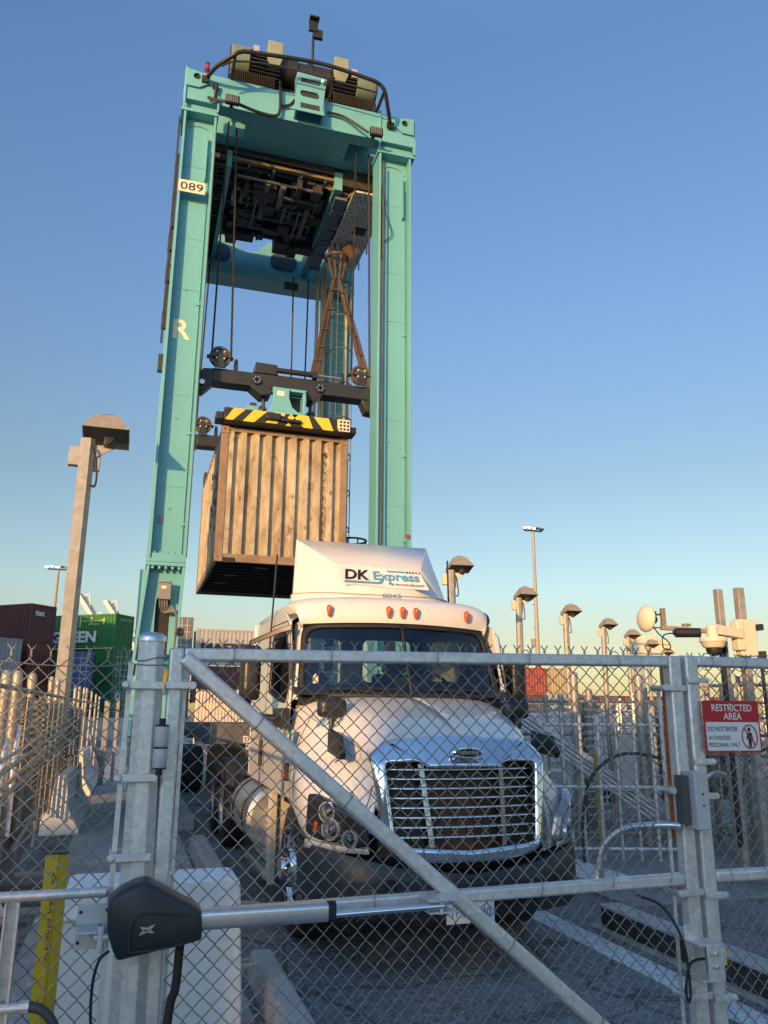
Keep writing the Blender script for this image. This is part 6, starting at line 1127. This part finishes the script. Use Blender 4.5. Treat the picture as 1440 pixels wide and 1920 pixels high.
# slanting bundle of pipes seen through the mesh, and rails of the turnstile cage
for k in range(11):
    o = Vector((.055*(k % 4), .12*(k//4), .075*(k//4)+.03*(k % 4))); b = MB(); b.tube([Vector((4.95, 10.05, 1.58))+o, Vector((6.45, 9.35, .42))+o], .022, 7); b.build("slanting_pipe", GALV, org=Vector((4.95, 10.05, 1.5))+o, label=["first", "second", "third", "fourth", "fifth", "sixth", "seventh", "eighth", "ninth", "tenth", "topmost"][k]+" galvanized pipe from the bottom of the slanting stack behind the fence", category="pipe", group="slanting pipe stack")
tc_ = thing("turnstile_cage", "galvanized cage of close horizontal bars right of the truck cab", "cage", (5.2, 12.2, 0))
for (x0, y0, x1, y1) in ((4.6, 11.9, 6.6, 11.2), (6.6, 11.2, 8.4, 12.4)):
    b = MB(); [b.tube([(x0, y0, .25+.11*k), (x1, y1, .25+.11*k)], .014, 6) for k in range(15)]; b.build("bar_panel", GALV, tc_); b = MB(); [b.box(x-.03, x+.03, y-.03, y+.03, 0, 1.95) for x, y in ((x0, y0), ((x0+x1)/2, (y0+y1)/2), (x1, y1))]; b.build("upright_post", GALV, tc_)
wv = thing("box_trailer", "white box trailer standing in the shade behind the cage", "trailer", (9, 14, 0))
b = MB(); b.prism([(7.5, 13.4), (10.4, 15.6), (9.5, 16.8), (6.6, 14.6)], 'z', .45, 1.75); b.build("body", mat("white_trailer_side", (.66, .67, .68), .5, var=.05), wv, bevel=.03)
b = MB(); [b.lathe([(.16, -.1), (.33, -.1), (.36, 0), (.33, .1), (.16, .1)], (x, y, .36), (.6, -.8, 0), 20) for x, y in ((8.4, 14.05), (9.2, 14.65))]; b.build("wheel", TYRE, wv)
for k, (x, y) in enumerate(((5.0, 9.6), (6.9, 8.9))):
    b = MB(); b.tube(catmull([(x, y, 0), (x, y, .7), (x+.10, y, .95), (x+.3, y, 1.0), (x+.42, y, .9), (x+.45, y, .6), (x+.45, y, 0)], 5), .028, 10); b.build("hoop_rail", GALV, org=(x, y, 0), label=("bent hoop rail in front of the white trailer, left one" if k == 0 else "bent hoop rail below the brown board, right one"), category="rail")
b = MB(); [b.box(8.2+.5*k, 8.28+.5*k, 12.5, 12.58, 0, 1.9) for k in range(4)]; [b.tube([(8.2, 12.5, z), (9.8, 12.5, z)], .016, 6) for z in [.3+.12*q for q in range(13)]]; b.build("gate_rack", GALV, org=(9, 12.5, 0), label="rack of stacked galvanized gate frames beyond the grey cabinet", category="rack")
for k, (x0, y0, x1, y1, h) in enumerate(((4.9, 9.2, 6.6, 8.7, 1.7), (5.2, 12.6, 8.0, 11.9, 1.9), (6.9, 9.9, 9.4, 9.2, 1.8), (7.2, 11.4, 10.4, 10.2, 2.0))):
    root = thing("rail_panel", ["low rail panel nearest the truck's right fender", "rail panel behind the slanting pipe stack", "rail panel below the dome camera station", "tall rail panel behind the sign"][k], "railing", (x0, y0, 0), "rail panels in the right yard"); n = 9+k*3
    for q in range(n):
        t = q/(n-1); x = x0+(x1-x0)*t; yq = y0+(y1-y0)*t; b = MB(); b.tube([(x, yq, 0), (x, yq, h+random.uniform(-.06, .06))], random.choice((.016, .022, .03)), 7); b.build("upright", GALV, root)
    for z in (.15, h*.5, h-.12): b = MB(); b.tube([(x0, y0, z), (x1, y1, z)], .02, 7); b.build("rail", GALV, root)
for k, (x, y, s) in enumerate(((8.9, 10.6, 1), (6.3, 12.9, -1), (5.2, 8.9, 1))):
    b = MB(); b.tube(catmull([(x, y, 0), (x, y, .5), (x+.1*s, y-.1, 1.0), (x+.5*s, y-.2, 1.25), (x+1.1*s, y-.3, 1.1), (x+1.3*s, y-.3, .5), (x+1.3*s, y-.3, 0)], 6), .02, 8); b.build("hose", DKUND, org=(x, y, 0), label=["dark bent hose between the rail panels under the camera station", "dark hose looping behind the slanting pipes", "dark hose looping low beside the truck's right fender"][k], category="hose")
# pale slatted screen far behind the trailer
sc_ = thing("slatted_screen", "pale sunlit slatted screen seen behind the gate post and trailer", "fence", (5, 35, 0))
b = MB(); k = 2.6
while k < 7.6: b.box(k, k+.10, 35, 35.02, .9, 2.66); k += .135
b.build("privacy_slats", mat("pale_slats", (.58, .50, .42), .6, var=.15), sc_, smooth=False)
b = MB(); [b.tube([(x, 35.06, 0), (x, 35.06, 2.75)], .04, 8) for x in (2.6, 4.3, 6.0, 7.6)]; b.build("upright_post", GALVF, sc_); b = MB(); [b.tube([(2.6, 35.05, z), (7.6, 35.05, z)], .025, 8) for z in (.9, 1.75, 2.7)]; b.build("bar_rail", GALVF, sc_)

# ------------------------------------------------------------------ container stacks in the yard
def cm(name, c): return mat(name, c, .5, var=.1, vs=.8, dirt=tuple(v*.6 for v in c), ds=.9, damt=.25)
GRN = cm("green_container", (.025, .17, .045)); MAR = cm("maroon_container", (.11, .028, .030)); RED = cm("rust_red_container", (.15, .035, .025)); BLU = cm("blue_container", (.02, .07, .20)); GRY = cm("grey_container", (.33, .34, .34)); DBL = cm("dark_blue_container", (.015, .025, .06)); BRN = cm("brown_container", (.10, .06, .045)); TAN_ = cm("tan_container", (.33, .27, .16)); ORG_ = cm("orange_red_container", (.26, .05, .03)); WHC = cm("pale_container", (.48, .47, .44))
def yard_box(label, cx, cy, z, ang, L, mp, h=2.75, end='panel', text=None, grp="containers stacked in the yard", wd=2.44):
    """a container whose right front corner stands at (cx, cy): its long side runs to the left away, its short end to the right away"""
    u = Vector((-math.cos(ang), math.sin(ang), 0)); v = Vector((math.sin(ang), math.cos(ang), 0)); o = Vector((cx, cy, z))
    root = thing("shipping_container", label, "shipping container", o, grp); nu = -v; nv = -u; f = .16
    b = MB()
    for a in (0, L-f):
        for c in (0, wd-f): P = [o+u*(a+i*f)+v*(c+j*f) for i, j in ((0, 0), (1, 0), (1, 1), (0, 1))]; b.prism([(p.x, p.y) for p in P], 'z', z, z+h)
    for zz, hh in ((z, .2), (z+h-.12, .12)):
        for (a0, a1, c0, c1) in ((f, L-f, .01, .1), (.01, .1, f, wd-f), (f, L-f, wd-.1, wd-.01), (L-.1, L-.01, f, wd-f)): P = [o+u*a+v*c for a, c in ((a0, c0), (a1, c0), (a1, c1), (a0, c1))]; b.prism([(p.x, p.y) for p in P], 'z', zz, zz+hh)
    b.build("corner_frame", mp, root, smooth=False)
    b = MB(); corr(b, o+u*(L-f)+v*.03-Vector((0, 0, z)), -u, nu, L-2*f, z+.2, z+h-.12, .30, .05)
    if end == 'panel': corr(b, o+u*.03+v*f-Vector((0, 0, z)), v, nv, wd-2*f, z+.2, z+h-.12, .30, .05)
    b.build("wall_panel", mp, root, smooth=False, fixn=False)
    b = MB(); P = [o+u*a+v*c for a, c in ((.05, .05), (L-.05, .05), (L-.05, wd-.05), (.05, wd-.05))]; b.prism([(p.x, p.y) for p in P], 'z', z+h-.06, z+h-.03); b.build("roof", mp, root, smooth=False)
    if end == 'door':
        for c0, c1 in ((f, wd/2-.01), (wd/2+.01, wd-f)):
            b = MB(); P = [o+u*a+v*c for a, c in ((.03, c0), (.09, c0), (.09, c1), (.03, c1))]; b.prism([(p.x, p.y) for p in P], 'z', z+.2, z+h-.12); dr_ = b.build("door", mp, root, smooth=False)
            b = MB(); [b.tube([o+v*(c0+(c1-c0)*t)-u*.02+Vector((0, 0, .15)), o+v*(c0+(c1-c0)*t)-u*.02+Vector((0, 0, h-.08))], .025, 5) for t in (.3, .72)]; [b.beam(o+v*(c0+.05)-u*.0+Vector((0, 0, q)), o+v*(c1-.05)-u*.0+Vector((0, 0, q)), .03, .05) for q in (.6, 1.1, 1.6, 2.1)]; b.build("lock_bar", LGREY, dr_)
    if text: text(root, o, u, v, nu, nv, h)
    return root
def txt_side(s, size, width, a, zz, m=TXW, bold=.04):
    def f(root, o, u, v, nu, nv, h):
        b = MB(); b.text(s, size, o+u*a+v*.02+Vector((0, 0, zz)), -u, (0, 0, 1), .0, width=width, bold=bold)
        for q in b.v: q += nu*.03
        b.build("lettering", m, root, smooth=False, fixn=False)
    return f
A = R(36)
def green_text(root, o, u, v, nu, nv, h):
    txt_side("EVERGREEN", 1.2, 7.6, 9.35, .52)(root, o, u, v, nu, nv, h)
    b = MB(); b.text("EGHU 906", .22, o+v*.6-u*.02+Vector((0, 0, 2.25)), v, (0, 0, 1), .0, width=1.5)
    for q in b.v: q += nv*.03
    b.build("lettering", TXW, root, smooth=False, fixn=False)
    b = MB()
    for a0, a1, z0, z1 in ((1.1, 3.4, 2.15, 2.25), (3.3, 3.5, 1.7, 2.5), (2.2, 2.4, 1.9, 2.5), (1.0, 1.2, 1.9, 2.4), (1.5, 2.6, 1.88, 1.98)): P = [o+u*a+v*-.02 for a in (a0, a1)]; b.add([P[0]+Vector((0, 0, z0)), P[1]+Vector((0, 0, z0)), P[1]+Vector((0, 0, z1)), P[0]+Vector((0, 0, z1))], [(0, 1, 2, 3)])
    b.build("side_patch", mat("painted_sun_patch", (.35, .45, .12), .6), root, smooth=False, fixn=False)  # yellow-green bars paint a sunlit patch near the container's top
ZB = 1.36
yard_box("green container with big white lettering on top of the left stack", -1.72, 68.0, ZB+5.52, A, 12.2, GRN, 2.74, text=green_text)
yard_box("green container with closed doors, middle of the left stack under the lettered one", -1.60, 68.1, ZB+2.76, A, 12.2, GRN, 2.74, end='door')
def wreath(root, o, u, v, nu, nv, h):
    b = MB(); c = o+v*.75-u*.03+Vector((0, 0, 1.75)); b.tube([c+v*.22*math.cos(a)+Vector((0, 0, .22*math.sin(a))) for a in [2*math.pi*q/16 for q in range(17)]], .10, 6); b.build("ring_mark", TXW, root)
yard_box("bright green container with a white ring at the bottom of the left stack", -1.55, 68.2, ZB, A, 12.2, cm("bright_green_container", (.03, .20, .09)), 2.74, end='door', text=wreath)
def tex(root, o, u, v, nu, nv, h):
    b = MB(); b.text("tex", .62, o+v*.35-u*.03+Vector((0, 0, 1.9)), v, (0, 0, 1), .0, width=.95, bold=.03)
    for q in b.v: q += nv*.03
    b.build("lettering", TXW, root, smooth=False, fixn=False)
yard_box("maroon container with small white end lettering, top of the leftmost stack", -7.55, 63.8, ZB+5.52, R(40), 12.2, MAR, 2.74, text=tex)
yard_box("rust red container right under the maroon one with white lettering", -7.50, 63.9, ZB+2.76, R(40), 12.2, RED, 2.74)
yard_box("brown red container at the bottom of the leftmost stack", -7.45, 64.0, ZB, R(40), 12.2, RED, 2.74)
yard_box("grey container end cut off at the left edge, below the maroon one", -9.6, 61.0, ZB+2.9, R(50), 6.1, GRY, 2.6)
# long grey lettered container faces the gate
def front_box(label, x0, x1, y0, z, h, m, text=None, grp="containers stacked in the yard", yd=2.44, door=False):
    root = thing("shipping_container", label, "shipping container", (x0, y0, z), grp); f = .16; b = MB()
    for x in (x0, x1-f): b.box(x, x+f, y0, y0+f, z, z+h); b.box(x, x+f, y0+yd-f, y0+yd, z, z+h)
    b.box(x0+f, x1-f, y0+.01, y0+.1, z, z+.2); b.box(x0+f, x1-f, y0+.01, y0+.1, z+h-.12, z+h); b.build("corner_frame", m, root, smooth=False)
    b = MB(); corr(b, (x0+f, y0+.03, 0), (1, 0, 0), (0, -1, 0), x1-x0-2*f, z+.2, z+h-.12, .30, .05); corr(b, (x0+.03, y0+yd-f, 0), (0, -1, 0), (-1, 0, 0), yd-2*f, z+.2, z+h-.12, .3, .05); b.build("wall_panel", m, root, smooth=False, fixn=False)
    b = MB(); b.box(x0+.06, x1-.06, y0+.1, y0+yd, z+h-.08, z+h-.04); b.build("roof", m, root, smooth=False)
    if door:
        wd_ = x1-x0-2*f
        for k in (0, 1):
            xa = x0+f+k*wd_/2+.01; xb = xa+wd_/2-.02; b = MB(); b.box(xa, xb, y0+.0, y0+.06, z+.2, z+h-.12); dr_ = b.build("door", m, root, smooth=False)
            b = MB(); [b.tube([(xa+(xb-xa)*t, y0-.03, z+.15), (xa+(xb-xa)*t, y0-.03, z+h-.08)], .028, 5) for t in (.3, .72)]; [b.box(xa+.05, xb-.05, y0-.02, y0-.001, z+q, z+q+.05) for q in (.6, 1.1, 1.6, 2.1)]; b.build("lock_bar", LGREY, dr_)
    if text:
        b = MB(); s, size, wd_, xx, zz = text; b.text(s, size, (xx, y0-.03, zz), (1, 0, 0), (0, 0, 1), .004, width=wd_, bold=.04); b.build("lettering", TXB, root, smooth=False, fixn=False)
    return root
front_box("long grey container with big black lettering behind the gate's top rail", 4.35, 16.5, 63.2, ZB+4.05, 2.75, GRY, ("MAERSK", .95, 4.4, 4.75, ZB+5.05))
front_box("maroon container right under the long grey lettered container", 4.35, 16.5, 63.3, ZB+1.25, 2.75, MAR)
CB = "containers stacked in the yard"
front_box("small blue container with white door marks in front of the green stack", -5.25, -2.95, 64.6, ZB+2.3, 2.6, BLU, door=True)
front_box("dark blue container below the small blue one", -5.25, -2.95, 64.6, ZB-.35, 2.6, DBL, door=True)
front_box("grey container with rusty doors left of the long lettered container", 1.8, 4.12, 63.4, ZB+4.9, 2.75, cm("worn_grey_container", (.15, .14, .13)), door=True)
front_box("pale grey container below the rusty grey one, right of the crane leg", 1.8, 4.12, 63.45, ZB+2.12, 2.75, GRY, door=True)
front_box("brown container at the bottom right of the crane leg", 1.8, 4.12, 63.5, ZB-.65, 2.75, BRN, door=True)
# low container rows far right, sunlit
rc = [RED, ORG_, TAN_, BRN, GRY, MAR, DBL, BRN, TAN_, GRY, RED, MAR, WHC, BRN]
random.seed(5)
xr, k = 31.5, 0
names = {id(RED): 'rust red', id(ORG_): 'orange red', id(TAN_): 'tan', id(BRN): 'brown', id(GRY): 'grey', id(MAR): 'maroon', id(DBL): 'dark blue', id(WHC): 'pale'}
def far_row(x, yv, z, m, grp, label): return front_box(label, x, x+2.44, yv, z, 2.6, m, grp=grp)
tops = [(32.0, 74.0, RED, 2, ORG_), (34.6, 74.2, RED, 2, TAN_), (37.2, 73.6, MAR, 2, ORG_), (39.8, 73.4, GRY, 2, TAN_), (42.4, 73.2, DBL, 1, None), (45.0, 73, BRN, 1, None), (47.0+.6, 73, MAR, 1, None), (50.2, 72.6, BRN, 1, None), (52.8, 72.4, RED, 1, None), (55.4, 72, GRY, 1, None), (58.0, 71.8, MAR, 1, None), (60.6, 71.5, RED, 1, None)]
for i, (x, yv, m, n, mt) in enumerate(tops):
    w_ = "th from the left"; od = ["first", "second", "third", "fourth", "fifth", "sixth", "seventh", "eighth", "ninth", "tenth", "eleventh", "twelfth"][i]
    far_row(x, yv, 1.36, m, "far low container row", f"{names[id(m)]} ground container of the far row, {od} from its left end")
    if n > 1: far_row(x+.02, yv, 3.98, mt, "far low container row", f"{names[id(mt)]} upper container of the far row, {od} from its left end")
tw = thing("yard_hoist", "pale yellow straddle carrier head far behind the camera poles", "crane", (37, 55, 0))
b = MB(); b.box(37.0, 37.6, 54, 54.6, 0, 6.6); b.box(39.6, 40.2, 54, 54.6, 0, 6.6); b.box(36.8, 40.4, 53.8, 54.8, 6.6, 7.3); b.box(36.8, 38.6, 53.6, 55, 7.3, 7.9); b.box(39.0, 39.8, 53.6, 55, 7.3, 7.7); b.box(38.7, 38.9, 54, 54.2, 7.3, 8.6); b.build("frame", CREAM, tw, bevel=.04)
b = MB(); b.box(38.9, 39.5, 53.5, 54, 4.0, 6.4); b.build("cab", DKUND, tw)
# light masts
def mast(label, x, y, h, band):
    root = thing("light_mast", label, "light mast", (x, y, 0), "high light masts"); b = MB(); b.tube([(x, y, 0), (x, y, h)], .34, 10, r1=.16); [b.box(x-.45, x-.2, y-.1, y+.1, z, z+.12) for z in (h*.50, h*.62, h*.7)]; b.box(x-.75, x-.35, y-.15, y+.15, h*.41, h*.45) if band else None; b.build("pole", mat("mast_grey_brown", (.30, .27, .22), .6), root)
    if band: b = MB(); b.tube([(x, y, 0), (x, y, h*.30)], .36, 10, r1=.33); b.build("yellow_band", HYEL, root); b = MB(); b.tube([(x, y, h*.31), (x, y, h*.345)], .36, 10, r1=.33); b.build("red_band", mat("faded_red_band", (.30, .08, .04), .6), root)
    b = MB(); b.box(x-1.2, x+1.2, y-.15, y+.15, h, h+.14); b.build("crossbar", DKUND, root)
    for k, dx in enumerate((-1.35, -.75, -.1, .5, 1.1)):
        b = MB(); b.box(x+dx-.22, x+dx+.22, y-.45, y-.05, h+.16+.08*(k % 2), h+.38+.08*(k % 2)); fl = b.build("floodlight", DKUND if k > 2 else LGREY, root)
        if k < 3: b = MB(); b.box(x+dx-.20, x+dx+.20, y-.47, y-.455, h+.18+.08*(k % 2), h+.36+.08*(k % 2)); b.build("lamp_glass", emit("lit_lamp", (.9, .95, 1), 1.6) if "lit_lamp" not in MATS else MATS["lit_lamp"], fl)
mast("tall light mast with lit lamps right of the truck", 46.3, 87.7, 24.3, True)
mast("distant light mast above the maroon stack, left of the camera pole", -10.0, 106.3, 19.2, False)
# quay cranes with raised booms
QC = mat("pale_quay_crane_paint", (.58, .60, .58), .5, var=.05)
for k, (x, y, s, lb) in enumerate(((-21.5, 318, 1.0, "pale quay crane with its boom raised, left of the two above the green stack"), (-11.5, 316, .90, "pale quay crane with its boom raised, right of the two above the green stack"))):
    root = thing("quay_crane", lb, "quay crane", (x+14*s, y+6, 0), "quay cranes beyond the stacks"); b = MB(); top = Vector((x, y, 45.5 if k == 0 else 43.0)); low = top+Vector((17*s, 0, -24*s))
    for d in (-1.3, 1.3): b.beam(top+Vector((d*.7, d, 0)), low+Vector((d*.7, d, 0)), .8, 1.5)
    n = 9
    for q in range(n+1): p = top+(low-top)*q/n; b.beam(p+Vector((-.9, -1.3, 0)), p+Vector((.9, 1.3, 0)), .5, .5)
    for q in range(3): p = top+(low-top)*(q*.28+.05); r_ = p+Vector((2.4, 0, 1.6)); b.beam(p, r_, .5, .5); b.beam(r_, p+(low-top)*.2, .35, .35)
    b.build("boom", QC, root, smooth=False)
    b = MB(); [b.box(low.x+dx-.8, low.x+dx+.8, y-8, y-6.4, 0, low.z) for dx in (0, 14)]; [b.box(low.x+dx-.8, low.x+dx+.8, y+6.4, y+8, 0, low.z) for dx in (0, 14)]; b.box(low.x-2, low.x+20, y-8, y+8, low.z-1, low.z+2); b.build("tower", QC, root, smooth=False)
    b = MB(); a_ = top+(low-top)*.35; b.tube([a_, a_+Vector((22, 0, -13))], .12, 4); b.build("stay_rope", DKUND, root)
